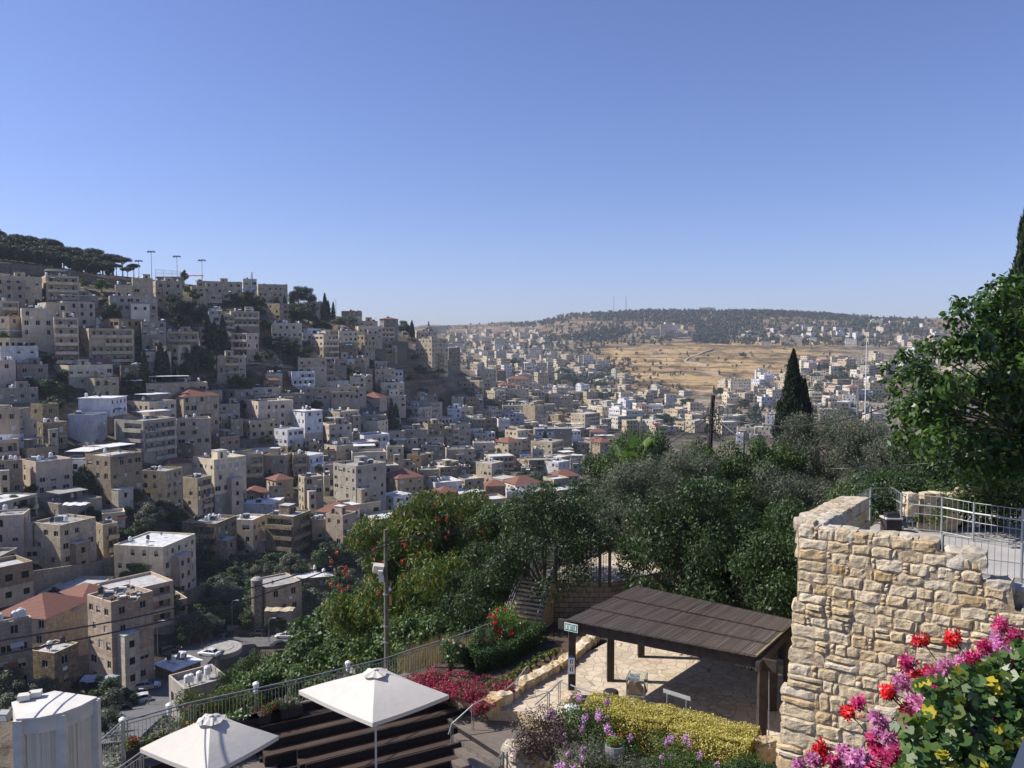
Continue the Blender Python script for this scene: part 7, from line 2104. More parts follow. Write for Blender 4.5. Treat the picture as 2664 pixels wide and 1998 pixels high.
# ---- umbrellas
M_UPOLE = simple('umbrella_pole', (.5, .5, .48), .4)
def umbrella(cs, apex, zb, label):
    cen = sum(cs, Vector())/4; root = thing('parasol', label, 'parasol', (cen.x, cen.y, zb), 0, 'square white parasols over the amphitheatre'); q = root.location
    cs = [c-q for c in cs]; ap = Vector((0, 0, apex-q.z)); mb = MB(); n = 10
    for i in range(4):
        a, b = cs[i], cs[(i+1) % 4]; rows = []
        for r_ in range(n+1):
            t_ = r_/n; row = []
            for c_ in range(n+1):
                e = a.lerp(b, c_/n); p = ap.lerp(e, t_); sag = .05*math.sin(PI*t_)+.0*c_-.035*t_*math.sin(PI*c_/n)
                row.append(p+Vector((0, 0, sag)))
            rows.append(row)
        base = len(mb.v); vs = [p for r_ in rows for p in r_]
        mb.add(vs, [(r_*(n+1)+c_, (r_+1)*(n+1)+c_, (r_+1)*(n+1)+c_+1, r_*(n+1)+c_+1) for r_ in range(n) for c_ in range(n)], M_CANV)
        mb.add([rows[n][c_] for c_ in range(n+1)]+[rows[n][c_]-Vector((0, 0, .13)) for c_ in range(n+1)], [(c_, n+1+c_, n+2+c_, c_+1) for c_ in range(n)], M_CANV)
    me = mb.mesh('canopy', False)
    link('canopy', me, root)
    mb = MB()   # vent cap with scalloped edge
    k_ = 32; vs = [(0, 0, ap.z+.07)]
    for i in range(k_):
        a = 2*PI*i/k_+.7; sq = 1/max(abs(math.cos(a+.1)), abs(math.sin(a+.1))); r_ = .42*(.5+.5*sq*.85); z_ = .0+.02*math.cos(i*PI/2)
        vs.append((r_*math.cos(a), r_*math.sin(a), ap.z-.05+z_))
    mb.add(vs, [(0, 1+i, 1+(i+1) % k_) for i in range(k_)], M_CANV); mb.lathe([(.08, ap.z+.06), (.07, ap.z+.09), (.03, ap.z+.1)], M_CANV, 12); link('vent_cap', mb.mesh('vent_cap'), root)
    mb = MB(); mb.tube([(0, 0, 0), (0, 0, ap.z-.02)], .035, M_UPOLE, 10); link('pole', mb.mesh('pole'), root)
    for c in cs: mb = MB(); mb.tube([(0, 0, ap.z-.1), c*.98+Vector((0, 0, -.03))*1], .016, M_UPOLE, 5); link('rib', mb.mesh('rib'), root)
    mb = MB(); mb.box(-.3, -.3, -.05, .3, .3, .06, M_GALV); link('base', mb.mesh('base'), root)
umbrella([onz(777, 1796, -11.5), onz(969, 1881, -11.5), onz(1168, 1808, -11.5), onz(993, 1737, -11.5)], -10.78, -14.9, 'right hand square white parasol over the bench rows')
umbrella([onz(364, 1947, -12.2), onz(540, 2014, -12.2), onz(725, 1914, -12.2), onz(562, 1857, -12.2)], -11.45, -15.0, 'left hand square white parasol at the bottom edge')
# ---- lift tower / glazed kiosk bottom left
zk = -9.15
K = [O(17, 125, 1272, zk), O(17, 300, 1262, zk), O(17, 490, 1222, zk), O(17, 640, 1165, zk), O(17, 765, 1098, zk), O(17, 430, 1050, zk), O(17, 90, 1140, zk)]
root = thing('lift_tower', 'grey framed lift tower with curved front and beige curtains', 'lift tower', (K[2].x, K[2].y, -20)); q = root.location
cen = sum(K, Vector())/7
mb = MB(); n = 7; vs = [(p.x-q.x, p.y-q.y, zk-q.z) for p in K]+[(p.x-q.x, p.y-q.y, zk-.05-q.z) for p in K]+[((cen.x-q.x), (cen.y-q.y), zk+.03-q.z)]
mb.add(vs, [(i, (i+1) % 7, 14) for i in range(7)]+[(7+i, 7+(i+1) % 7, (i+1) % 7, i) for i in range(7)]+[tuple(range(13, 6, -1))], M_KROOF); link('roof', mb.mesh('roof'), root)
shr = lambda p, f=.05: p+(cen-p).normalized()*f
def panel(a, b, z0, z1, th_, mat, name, wav=0):
    a, b = a-q, b-q; d = b-a; d.z = 0; L_ = d.length; d.normalize(); nn = Vector((-d.y, d.x, 0)); mb = MB(); m_ = 24 if wav else 1
    top = []; bt = []
    for i in range(m_+1): p = a+d*L_*i/m_+nn*(wav*math.sin(i*1.7)*.5+wav*math.sin(i*.6)); top.append((p.x, p.y, z1-q.z)); bt.append((p.x, p.y, z0-q.z))
    if wav: mb.add(top+bt, [(i, m_+1+i, m_+2+i, i+1) for i in range(m_)], mat)
    else: mb.add([(*(p[:2]), z) for z in (z0-q.z, z1-q.z) for p in (a+nn*th_, b+nn*th_, b, a)], [(3, 2, 1, 0), (4, 5, 6, 7), (0, 1, 5, 4), (1, 2, 6, 5), (2, 3, 7, 6), (3, 0, 4, 7)], mat)
    link(name, mb.mesh(name), root)
for i in range(4): panel(shr(K[i], .03), shr(K[i+1], .03), zk-.42, zk-.055, .05, M_GREYP, 'fascia')
for i in (4, 5, 6): panel(shr(K[i], .03), shr(K[(i+1) % 7], .03), -20, zk-.055, .03, M_GREYP, 'side_panel')
for i, w_ in ((0, .11), (2, .11), (4, .11)):
    p = shr(K[i], .06)-q; mb = MB(); mb.box(p.x-w_, p.y-.08, 0, p.x+w_, p.y+.08, zk-.056-q.z, M_GREYP); link('post', mb.mesh('post'), root)
for i in (0, 1, 2, 3): panel(shr(K[i], .12), shr(K[i+1], .12), -20, zk-.4, 0, M_CURT, 'curtain', .018)
for i in (0, 2, 3): panel(shr(K[i], .14), shr(K[i+1], .14), -12.2, -12.12, .04, M_GREYP, 'transom')
for i in range(2):
    p = O(17, 190+i*90, 1100-i*25, zk+.1); mb = MB(); mb.box(-.14, -.1, -.06, .14, .12, .07, M_KROOF); link('roof_vent', mb.mesh('roof_vent'), root, p-q, (0, 0, .35))
p = at(*V(17, 40, 1245), 20.3); root2 = thing('floodlight', 'small grey floodlight mounted beside the lift tower roof', 'floodlight', p)
mb = MB(); mb.box(-.12, -.1, -.12, .12, .08, .12, M_GALV, M=Matrix.Rotation(.3, 4, 'X')); mb.box(-.09, -.11, -.09, .09, -.101, .09, M_WHITE, M=Matrix.Rotation(.3, 4, 'X')); link('lamp_head', mb.mesh('lamp_head'), root2)
mb = MB(); mb.tube([(0, .1, 0), (.1, .2, .18), (.35, .3, .1), (.4, .4, -.5)], .03, M_GALV, 6); link('bracket', mb.mesh('bracket'), root2)
# ---- utility pole with boxes
pb = Vector((0, 0, 0)); pT = at(1003, 1378, 34.2); root = thing('utility_pole', 'weathered timber utility pole with lamp boxes standing at the railing', 'utility pole', (pT.x, pT.y, -15.5)); q = root.location
M_POLE = simple('weathered_pole', (.13, .12, .09), .9, 0, .3, 5, .3)
mb = MB(); mb.tube([(0, 0, 0), (0, 0, pT.z-q.z)], [.115, .08], M_POLE, 10); link('pole', mb.mesh('pole'), root)
def pbx(name, v, x0, y0, x1, y1, dy, mat, rot=0, d=.25):
    a = at(*V(v, x0, y0), 34.2+dy)-q; b = at(*V(v, x1, y1), 34.2+dy)-q; c = (a+b)/2; w_, h_ = abs(b.x-a.x)/2, abs(a.z-b.z)/2
    mb = MB(); mb.box(-w_, -d/2, -h_, w_, d/2, h_, mat); link(name, mb.mesh(name), root, c, (rot, rot*.6, .2))
pbx('floodlight', 21, 225, 930, 375, 1040, -.05, M_GREYP, .25, .3); pbx('junction_box', 21, 295, 1015, 360, 1075, -.3, M_KROOF, .1, .2); pbx('junction_box', 21, 310, 1080, 380, 1180, -.2, M_KROOF, -.1, .25)
pbx('orange_box', 21, 455, 1370, 490, 1505, 0, simple('orange_paint', (.45, .24, .04), .6), 0, .12); pbx('small_lamp', 21, 450, 1270, 485, 1310, -.05, M_WHITE, 0, .1)
for z_ in (4.6, 3.2, 2.5): mb = MB(); mb.lathe([(.13, z_), (.135, z_+.04), (.13, z_+.08)], M_GALV, 10); link('clamp', mb.mesh('clamp'), root)
# pole with the wire tangle
pA, pB_ = at(*V(13, 1347, 640), 58), at(*V(13, 1374, 235), 58); root = thing('utility_pole', 'dark leaning timber pole wrapped in a tangle of cables above the treetops', 'utility pole', (pA.x, pA.y, pA.z-7)); q = root.location
mb = MB(); mb.tube([(0, 0, 0), pA-q, pB_-q], [.22, .2, .17], M_PWOOD, 8); link('pole', mb.mesh('pole'), root)
rr = random.Random(5)
for i in range(26):
    c = at(*V(13, 1365+rr.uniform(-20, 75), rr.uniform(330, 560)), 58+rr.uniform(-.5, .5))-q; mb = MB(); r_ = rr.uniform(.2, .9); pts = []
    a0 = rr.uniform(0, 6); 
    for j in range(9): a = a0+j*rr.uniform(.4, .75); pts.append(c+Vector((math.cos(a)*r_*.6, rr.uniform(-.1, .1), math.sin(a)*r_)))
    mb.tube(pts, .022, M_DARK, 4); link('loose_cable', mb.mesh('loose_cable'), root)
mb = MB(); mb.tube([at(*V(13, 1335, 395), 58)-q, at(*V(13, 1400, 405), 58)-q], .06, M_PWOOD, 6); link('crossarm', mb.mesh('crossarm'), root)
mast('utility_pole', V(13, 1612, 0)[0], V(13, 0, 525)[1], V(13, 0, 610)[1], 57, .11, 'short dark pole stub rising from the treetops right of the tangled pole', 'pole')
mast('utility_pole', V(12, 386, 0)[0], V(12, 0, 1190)[1], V(12, 0, 1280)[1], 62, .16, 'dark pole stub beside the mulberry leaves', 'pole')
# ---- overhead cables
def cable(pts, label, r=.03, fY=None):
    P = [at(x, y, fY(x) if fY else Y_) for x, y, *rest in pts for Y_ in (rest or [0])]
    # smooth
    out = []
    for i in range(len(P)-1):
        p0, p1, p2, p3 = P[max(i-1, 0)], P[i], P[i+1], P[min(i+2, len(P)-1)]
        for k_ in range(6):
            t_ = k_/6; out.append(.5*((2*p1)+(p2-p0)*t_+(2*p0-5*p1+4*p2-p3)*t_*t_+(3*p1-p0-3*p2+p3)*t_**3))
    out.append(P[-1]); mb = MB(); mb.tube(out, r, M_DARK, 5)
    tag(link('cable', mb.mesh('cable')), label, 'cable', 'overhead cables')
fY = lambda x: float(np.interp(x, [-120, 0, 1003, 1841], [18.5, 20, 33.9, 58]))
cable([(-120, 1688), (0, 1667), (360, 1604), (608, 1541), (788, 1491), (912, 1450), (1007, 1410), (1075, 1398), (1200, 1370), (1466, 1282), (1632, 1205), (1841, 1081)], 'upper overhead cable sagging from the tangled pole to the left edge', .024, fY)
cable([(-120, 1728), (0, 1704), (360, 1631), (608, 1571), (788, 1508), (912, 1460), (1007, 1420), (1075, 1406), (1200, 1384), (1466, 1293), (1632, 1218), (1841, 1092)], 'lower overhead cable sagging from the tangled pole to the left edge', .024, fY)
cable([(1855, 1082, 58), (1940, 1100, 55), (2025, 1109, 52), (2107, 1105, 48), (2229, 1083, 44), (2330, 1050, 41)], 'cable from the tangled pole across the olive crowns to the right', .035)
cable([(1858, 1085, 58), (1900, 1120, 56), (1940, 1150, 55)], 'short cable dropping from the tangled pole into the treetops', .03)
cable([(2160, 1220, 27), (2214, 1218, 26.5), (2350, 1210, 26), (2479, 1200, 25), (2560, 1190, 24)], 'thin cable in front of the dark trees above the stone wall', .012)
cable([(2500, 1313, 22), (2580, 1308, 21), (2664, 1296, 20), (2760, 1280, 19)], 'thin cable behind the wire fence at the right edge', .01)
# ---- stairs and upper terrace behind the pergola
ZT = -12.0
T = [O(16, 345, 600, ZT), O(16, 700, 640, ZT), O(16, 1480, 640, ZT), Vector((8.5, 42, 0)), Vector((8.5, 52, 0)), O(16, 1330, 250, ZT), O(16, 700, 425, ZT), O(16, 470, 480, ZT)]
o = prism('upper_terrace', T, -16, ZT, M_PAVE, M_MAS); o['kind'] = 'structure'
tp, bt_ = O(16, 440, 620, ZT), O(16, 200, 1330, ZP)
root = thing('garden_stair', 'steep stone stair climbing from the hedge to the fenced upper terrace', 'stair', bt_); q = root.location; ns_ = 12
dd_ = (tp-bt_); dd_.z = 0; L_ = dd_.length; dd_.normalize(); wv_ = Vector((dd_.y, -dd_.x, 0))*.85
for i in range(ns_):
    a = dd_*(L_*i/ns_); b = dd_*(L_*(i+1)/ns_+.03); z1 = (ZT-ZP)*(i+1)/ns_; mb = MB()
    mb.add([(p.x, p.y, z) for z in (-.3, z1) for p in (a-wv_, a+wv_, b+wv_, b-wv_)], [(4, 5, 6, 7), (0, 1, 5, 4), (1, 2, 6, 5), (2, 3, 7, 6), (3, 0, 4, 7)], M_STONE)
    mb.add([(p.x, p.y, z) for z in (z1+.002, z1+.05) for p in (a-wv_-dd_*.04, a+wv_-dd_*.04, a+wv_+dd_*.1, a-wv_+dd_*.1)], [(4, 5, 6, 7), (0, 1, 5, 4), (1, 2, 6, 5), (2, 3, 7, 6), (3, 0, 4, 7)], M_PWOOD); link('step', mb.mesh('step'), root)
for s in (-1, 1):
    mb = MB()
    for hh in (.35, .65, .95): mb.tube([wv_*s+Vector((0, 0, hh)), dd_*L_+wv_*s+Vector((0, 0, hh+ZT-ZP))], .016, M_RAILD, 5)
    for f in (0, .33, .66, 1): p = dd_*L_*f+wv_*s; mb.tube([p+Vector((0, 0, (ZT-ZP)*f)), p+Vector((0, 0, (ZT-ZP)*f+.97))], .018, M_RAILD, 5)
    link('handrail', mb.mesh('handrail'), root)
root = thing('iron_fence', 'black iron bar fence on the near edge of the upper terrace', 'fence', T[1]); q = root.location
fp = [T[1], O(16, 1330, 640, ZT), O(16, 1470, 640, ZT)]
for a, b in zip(fp[:-1], fp[1:]):
    mb = MB(); n = int((b-a).length/.12)
    for i in range(n): p = a.lerp(b, (i+.5)/n)-q; mb.tube([p+Vector((0, 0, .05)), p+Vector((0, 0, 1.75))], .012, M_DARK, 4)
    for z_ in (.1, 1.65): mb.tube([a-q+Vector((0, 0, z_)), b-q+Vector((0, 0, z_))], .02, M_DARK, 4)
    link('bar_panel', mb.mesh('bar_panel'), root)
for p in fp: mb = MB(); p = p-q; mb.box(p.x-.07, p.y-.07, -.2, p.x+.07, p.y+.07, 1.95, M_DARK); link('post', mb.mesh('post'), root)
root = thing('iron_fence', 'thin iron bar fence along the far edge of the upper terrace', 'fence', T[5]); q = root.location
for a, b in ((T[5], T[6]), (T[6], T[7])):
    mb = MB(); n = int((b-a).length/.13)
    for i in range(n): p = a.lerp(b, (i+.5)/n)-q; mb.tube([p+Vector((0, 0, .05)), p+Vector((0, 0, 1.4))], .011, M_GALV, 4)
    for z_ in (.08, 1.35): mb.tube([a-q+Vector((0, 0, z_)), b-q+Vector((0, 0, z_))], .018, M_DARK, 4)
    link('bar_panel', mb.mesh('bar_panel'), root)
root = thing('iron_gate', 'silver grey patterned gate at the head of the garden stair', 'gate', T[0]); q = root.location
mb = MB(); a, b = T[0]-q, T[7]-q
for i in range(9): p = a.lerp(b, i/8); mb.tube([p, p+Vector((0, 0, 1.9))], .014, M_STEEL, 4)
for j in range(5):
    for i in range(3): p = a.lerp(b, .5+.15*i)+Vector((0, 0, .3+.32*j)); d_ = (b-a)*.05; mb.tube([p-d_, p+d_, p+d_+Vector((0, 0, .22)), p-d_+Vector((0, 0, .22)), p-d_], .012, M_STEEL, 4)
mb.tube([a, b], .02, M_STEEL, 4); mb.tube([a+Vector((0, 0, 1.9)), b+Vector((0, 0, 1.9))], .02, M_STEEL, 4); link('gate_leaf', mb.mesh('gate_leaf'), root)
mb = MB(); mb.box(-.06, -.06, -.1, .06, .06, 2.1, M_WHITE); link('gate_post', mb.mesh('gate_post'), root)
# ---- great stone wall at the right
C0 = Vector((6.5, 18.0, 0)); dW = Vector((.837, -.547, 0)); nW = Vector((-.547, -.837, 0))
root = thing('stone_wall', 'tall sunlit limestone block wall with stepped top behind the geraniums', 'wall', (C0.x, C0.y, -11)); q = root.location
def frontstone(mb, u0, z0, w_, h_, dpt, seed, nx=8, nz=6, rnd=.5):
    off_ = Vector((seed*3.7, seed*1.3, seed*.7)); vs = []; 
    for j in range(nz+1):
        for i in range(nx+1):
            a, b = i/nx*2-1, j/nz*2-1
            # rounded rectangle outline
            k_ = 1
            ea = a*(1-.06*rnd*b*b*abs(b)); eb = b*(1-.08*rnd*a*a*abs(a))
            x = u0+w_*(ea+1)/2; z = z0+h_*(eb+1)/2
            e = (1-abs(a)**9)*(1-abs(b)**8)
            p = Vector((x, 0, z)); f = MN.noise(Vector((x*4, z*4, 0))+off_)*.03+MN.noise(Vector((x*11, z*11, 0))+off_)*.022
            jx = MN.noise(Vector((x*5, z*5, 9))+off_)*.045; jz = MN.noise(Vector((x*5, z*5, 19))+off_)*.045
            d_ = dpt*(.35+.65*e**.5) + f*(.4+.6*e) if e > 0 else dpt*.2
            w3 = C0+dW*(x+jx)+nW*d_; vs.append((w3.x-q.x, w3.y-q.y, z+jz-q.z))
    fs = [(j*(nx+1)+i, j*(nx+1)+i+1, (j+1)*(nx+1)+i+1, (j+1)*(nx+1)+i) for j in range(nz) for i in range(nx)]
    ring = [i for i in range(nx+1)]+[(j)*(nx+1)+nx for j in range(1, nz+1)]+[nz*(nx+1)+i for i in range(nx-1, -1, -1)]+[j*(nx+1) for j in range(nz-1, 0, -1)]
    base = len(vs)
    for r_ in ring:
        v = Vector(vs[r_]); v = v-nW*.2; vs.append(tuple(v))
    m_ = len(ring); fs += [(ring[(i+1) % m_], ring[i], base+i, base+(i+1) % m_) for i in range(m_)]
    mb.add(vs, fs, M_STONE)
rr = random.Random(22)
hs = [.25, .25, .26, .24, .25, .26, .22, .28, .24, .3, .26, .34, .28, .3, .42, .3, .32, .36, .28, .34, .4, .3, .36, .34, .4]
mb = MB(); z = -4.14; tall = 0
for ci, h_ in enumerate(hs):
    z -= h_
    bat = -(0 if ci < 7 else .12 if ci < 11 else .2 if ci < 14 else .34 if ci < 18 else .42)
    u = bat+rr.uniform(-.01, .01); end = [2.75, 3.6, 3.62, 4.1, 4.15][ci] if ci < 5 else 5.6
    first = True
    while u < end-.12:
        if first: w_ = rr.choice([.6, .3, .45, .5]) if h_ < .3 else rr.uniform(.6, .95)
        elif ci < 8: w_ = rr.uniform(.3, .56)
        else: w_ = rr.choice([.2, .26, .34, .44, .56, .7]) if h_ > .27 else rr.uniform(.2, .4)
        first = False
        w_ = min(w_, end-u)
        if w_ < .15: break
        hh = h_-.012; zz = z+.006
        if ci >= 7 and rr.random() < .28 and w_ > .3:     # two small stones instead
            f = rr.uniform(.38, .62); frontstone(mb, u, zz, w_, hh*f-.015, .05+rr.uniform(0, .05), rr.randint(0, 9999), 6, 4, .9); frontstone(mb, u+.01, zz+hh*f+.01, w_-.03, hh*(1-f)-.01, .04+rr.uniform(0, .05), rr.randint(0, 9999), 6, 4, .9)
        else:
            tl = rr.uniform(-.02, .02) if ci < 7 else rr.uniform(-.04, .04)
            frontstone(mb, u, zz+tl*.5, w_, hh, .028+rr.uniform(-.01, .014) if ci < 8 else rr.uniform(.012, .06), rr.randint(0, 9999), rnd=.5 if ci < 7 else 1.1)
        u += w_+.013
        if rr.random() < (.35 if ci < 7 else .5) and u < end-.4:   # chink stones
            cw = rr.uniform(.06, .12); k_ = rr.choice([1, 2, 3])
            for j in range(k_): frontstone(mb, u, zz+hh*j/k_+.01, cw, hh/k_-.02, .02+rr.uniform(0, .025), rr.randint(0, 9999), 3, 3, 1)
            u += cw+.02
link('facing_stones', mb.mesh('facing_stones'), root)
mb = MB()   # rubble and mortar core behind the facing
nu, nz_ = 60, 70; vs = []
for j in range(nz_+1):
    for i in range(nu+1):
        zz = -4.1-8*j/nz_; u = -.02+5.6*i/nu; bt = 0 if zz > -6 else .3*(min(1, (-6-zz)/3.0))
        if i == 0: u -= bt
        w3 = C0+dW*u+nW*(.0+MN.noise(Vector((u*5, zz*5, 1)))*.035); 
        lim = -4.32 if u > 2.75 else -4.16
        if u > 3.6: lim = -4.82
        if u > 4.12: lim = -5.3
        vs.append((w3.x-q.x, w3.y-q.y, min(zz, lim)-q.z))
mb.add(vs, [(j*(nu+1)+i, (j+1)*(nu+1)+i, (j+1)*(nu+1)+i+1, j*(nu+1)+i+1) for j in range(nz_) for i in range(nu)], M_MORT); link('mortar_core', mb.mesh('mortar_core'), root)
# wall thickness: blocks on top and round the left end
mb = MB()
for i in range(7):
    u = .2+.4*i; w3 = C0+dW*u-nW*.3; block(mb, (w3.x-q.x, w3.y-q.y, -4.28-q.z+rr.uniform(-.02, .02)), .2, .3, .14, math.atan2(dW.y, dW.x), 300+i, M_STONEP, .07, 4)
for i, (u, z_) in enumerate([(3.1, -4.43), (3.45, -4.42), (3.9, -4.92), (4.5, -5.4), (4.9, -5.42), (5.3, -5.45)]):
    w3 = C0+dW*u-nW*.27; block(mb, (w3.x-q.x, w3.y-q.y, z_-q.z-.02), .22, .3, .16, math.atan2(dW.y, dW.x)+rr.uniform(-.1, .1), 320+i, M_STONEP, .08, 4)
for j in range(20):
    zz = -4.2-.37*j; bt = 0 if zz > -6 else .42*(min(1, (-6-zz)/3.0)); w3 = C0-dW*(bt-.2)-nW*.3
    block(mb, (w3.x-q.x, w3.y-q.y, zz-q.z), .1, .24, .17, math.atan2(dW.y, dW.x), 340+j, M_STONE, .07, 4)
link('coping_stones', mb.mesh('coping_stones'), root)
# parapet running back from the corner
root = thing('stone_parapet', 'low limestone parapet running back from the wall corner to the wire fence', 'wall', (6.6, 18.2, -5.2)); q = root.location; mb = MB()
E0, E1 = Vector((6.82, 18.3, 0)), Vector((8.75, 20.5, 0)); dE = (E1-E0).normalized(); nE = Vector((dE.y, -dE.x, 0))
for row in range(3):
    for k_ in range(10):
        for s in (-1, 1):
            p = E0+dE*(.16+.31*k_+.08*row)+nE*s*.17; block(mb, (p.x-q.x, p.y-q.y, -4.24-.3*row-q.z+rr.uniform(-.02, .02)+.012*k_), .165, .18, .16, math.atan2(dE.y, dE.x), 400+row*50+k_*2+s, M_STONEP if row == 0 else M_STONE, .06, 4)
link('stones', mb.mesh('stones'), root)
# upper right terrace
ZU = -5.0
o = prism('upper_path', [(7.2, 18.0), (11.3, 15.3), (16, 12), (30, 12), (30, 22), (16, 25), (12.2, 24.5), (8.9, 20.6)], -5.9, ZU, simple('path_concrete', (.36, .34, .32), .9, 0, .12, 1.2, .2), M_STONE); o['kind'] = 'structure'
o = prism('upper_garden_ground', [(9.3, 21), (12.2, 24.51), (16, 25.01), (30, 22.01), (32, 26.5), (16, 27.5), (12.2, 25.5)], -16, ZU-.05, M_SOIL, M_STONE); o['kind'] = 'structure'
o = prism('upper_wall_fill', [(7.15, 18.15), (11.1, 15.55), (14, 13.2), (30, 12.02), (30, 21.9), (16, 24.9), (12.3, 24.3), (9.0, 20.7)], -16, -5.92, M_STONE); o['kind'] = 'structure'
def meshfence(pts, h_, label, top2=True, bal=.12, midr=None):
    root = thing('wire_fence', label, 'fence', pts[0]); q = root.location; up_ = Vector((0, 0, 1))
    for a, b in zip(pts[:-1], pts[1:]):
        a, b = Vector(a)-q, Vector(b)-q; mb = MB(); n = max(2, int((b-a).length/bal))
        for i in range(n+1): p = a.lerp(b, i/n); mb.tube([p+up_*.06, p+up_*h_], .007, M_GALV, 4)
        for z_ in (.08, h_*.5, h_): mb.tube([a+up_*z_, b+up_*z_], .012, M_GALV, 5)
        link('wire_panel', mb.mesh('wire_panel'), root)
        if midr: mb = MB(); mb.tube([a+up_*midr, b+up_*midr], .024, M_STEEL, 6); link('handrail', mb.mesh('handrail'), root)
        mb = MB(); mb.tube([b, b+up_*(h_+.02)], .03, M_STEEL, 6); link('post', mb.mesh('post'), root)
    mb = MB(); mb.tube([(0, 0, 0), up_*(h_+.02)], .03, M_STEEL, 6); link('post', mb.mesh('post'), root)
G = lambda x, y: O(20, x, y, ZU)
meshfence([Vector((8.8, 20.55, ZU)), G(300, 770), G(560, 760), G(680, 850), G(1180, 905), G(1570, 990), G(2170, 1090), G(2700, 1180)], .98, 'galvanised wire fence with handrail along the far side of the concrete path', True, .13, .72)
meshfence([Vector((9.35, 17.25, ZU)), Vector((10.6, 16.5, ZU)), Vector((12.0, 15.6, ZU)), Vector((13.4, 14.7, ZU))], .82, 'nearer galvanised wire fence right behind the broken wall top', True, .12)
p = G(558, 860); root = thing('litter_bin', 'square bin with black liner beside the wire fence', 'bin', (p.x, p.y, ZU)); mb = MB(); mb.box(-.2, -.18, 0, .2, .18, .34, M_PWOOD); mb.box(-.22, -.2, .342, .22, .2, .38, M_KROOF); link('bin_body', mb.mesh('bin_body'), root); mb = MB(); block(mb, (0, 0, .44), .17, .14, .06, 0, 5, M_BLACKP, .05, 4); link('bin_liner', mb.mesh('bin_liner'), root)
# pillar and arch of rubble stone beyond the fence
p = O(20, 1330, 935, ZU); mb = MB()
for row in range(5):
    for k_ in range(3): block(mb, (-.3+.3*k_+.06*(row % 2), 0, .1+.2*row), .16, .2, .11, 0, 500+row*5+k_, M_STONE, .05, 3)
for k_ in range(5): a = k_*.5; block(mb, (.7+.5*math.sin(a)*0+.22*k_, 0, 1.02+.08*math.sin(a)), .15, .2, .12, 0, 560+k_, M_STONE, .05, 3)
for row in range(3): block(mb, (-.75, 0, .5+.2*row), .14, .18, .11, 0, 580+row, M_STONE, .05, 3)
tag(link('stone_pillar', mb.mesh('stone_pillar'), None, (p.x, p.y+.8, ZU)), 'rough stone pillar with the start of an arch behind the wire fence', 'pillar')
for i, (x, y, r_, h_, lm, lb) in enumerate([(1480, 950, .7, .7, L_LIME, 'bright green low shrub right of the stone pillar'), (1750, 960, 1.2, 1.5, L_BROAD, 'leafy green shrub behind the right fence panels'), (2050, 960, 1.1, 1.7, L_AIL, 'shrub with reddish tips at the right edge behind the fence'), (900, 850, 1.0, 1.3, L_BROADD, 'dark shrub behind the fence left of the stone pillar'), (2300, 1000, 1.2, 1.8, L_BROAD, 'green shrub at the right edge of the photo behind the fence')]):
    p = O(20, x, y, ZU); bush('shrub', lb, 'shrub', (p.x, p.y+1.3, ZU), r_, h_, 4200, .09, .05, lm, 600+i, [], 'shrubs behind the wire fence')
# ================================================================ NEAR TREES
proto('n_carob', 101, 3.0, 3.2, 4.4, 60, .85, 34000, .16, .075, L_BROADD, 2.0, .2, up=.3)
proto('n_carob2', 102, 3.0, 3.0, 4.3, 60, .85, 34000, .16, .075, L_BROAD, 2.2, .2, up=.3)
proto('n_olive', 103, 3.0, 2.6, 4.0, 56, .8, 34000, .19, .035, L_OLIVE, 2.0, .22, up=.2, bark=M_BARKL)
proto('n_ail', 104, 3.2, 3.6, 6.8, 46, .95, 26000, .30, .07, L_AIL, 5.0, .2, up=.1, droop=.8)
proto('n_fig', 105, 3.0, 2.2, 3.0, 46, .85, 15000, .26, .17, L_BROAD, 1.2, .16, up=.5)
proto('n_thin', 106, 3.0, 2.4, 6.3, 46, .75, 20000, .15, .06, L_BROADD, 4.2, .17, up=.3, lean=(-.9, .3), nl=12)
cyp('n_cypress', 107, 17.0, 2.25, 30000, .34, .10, L_CYP, .85)
cyp('n_cypress2', 108, 14.0, 1.5, 22000, .34, .09, L_CYP, .8)
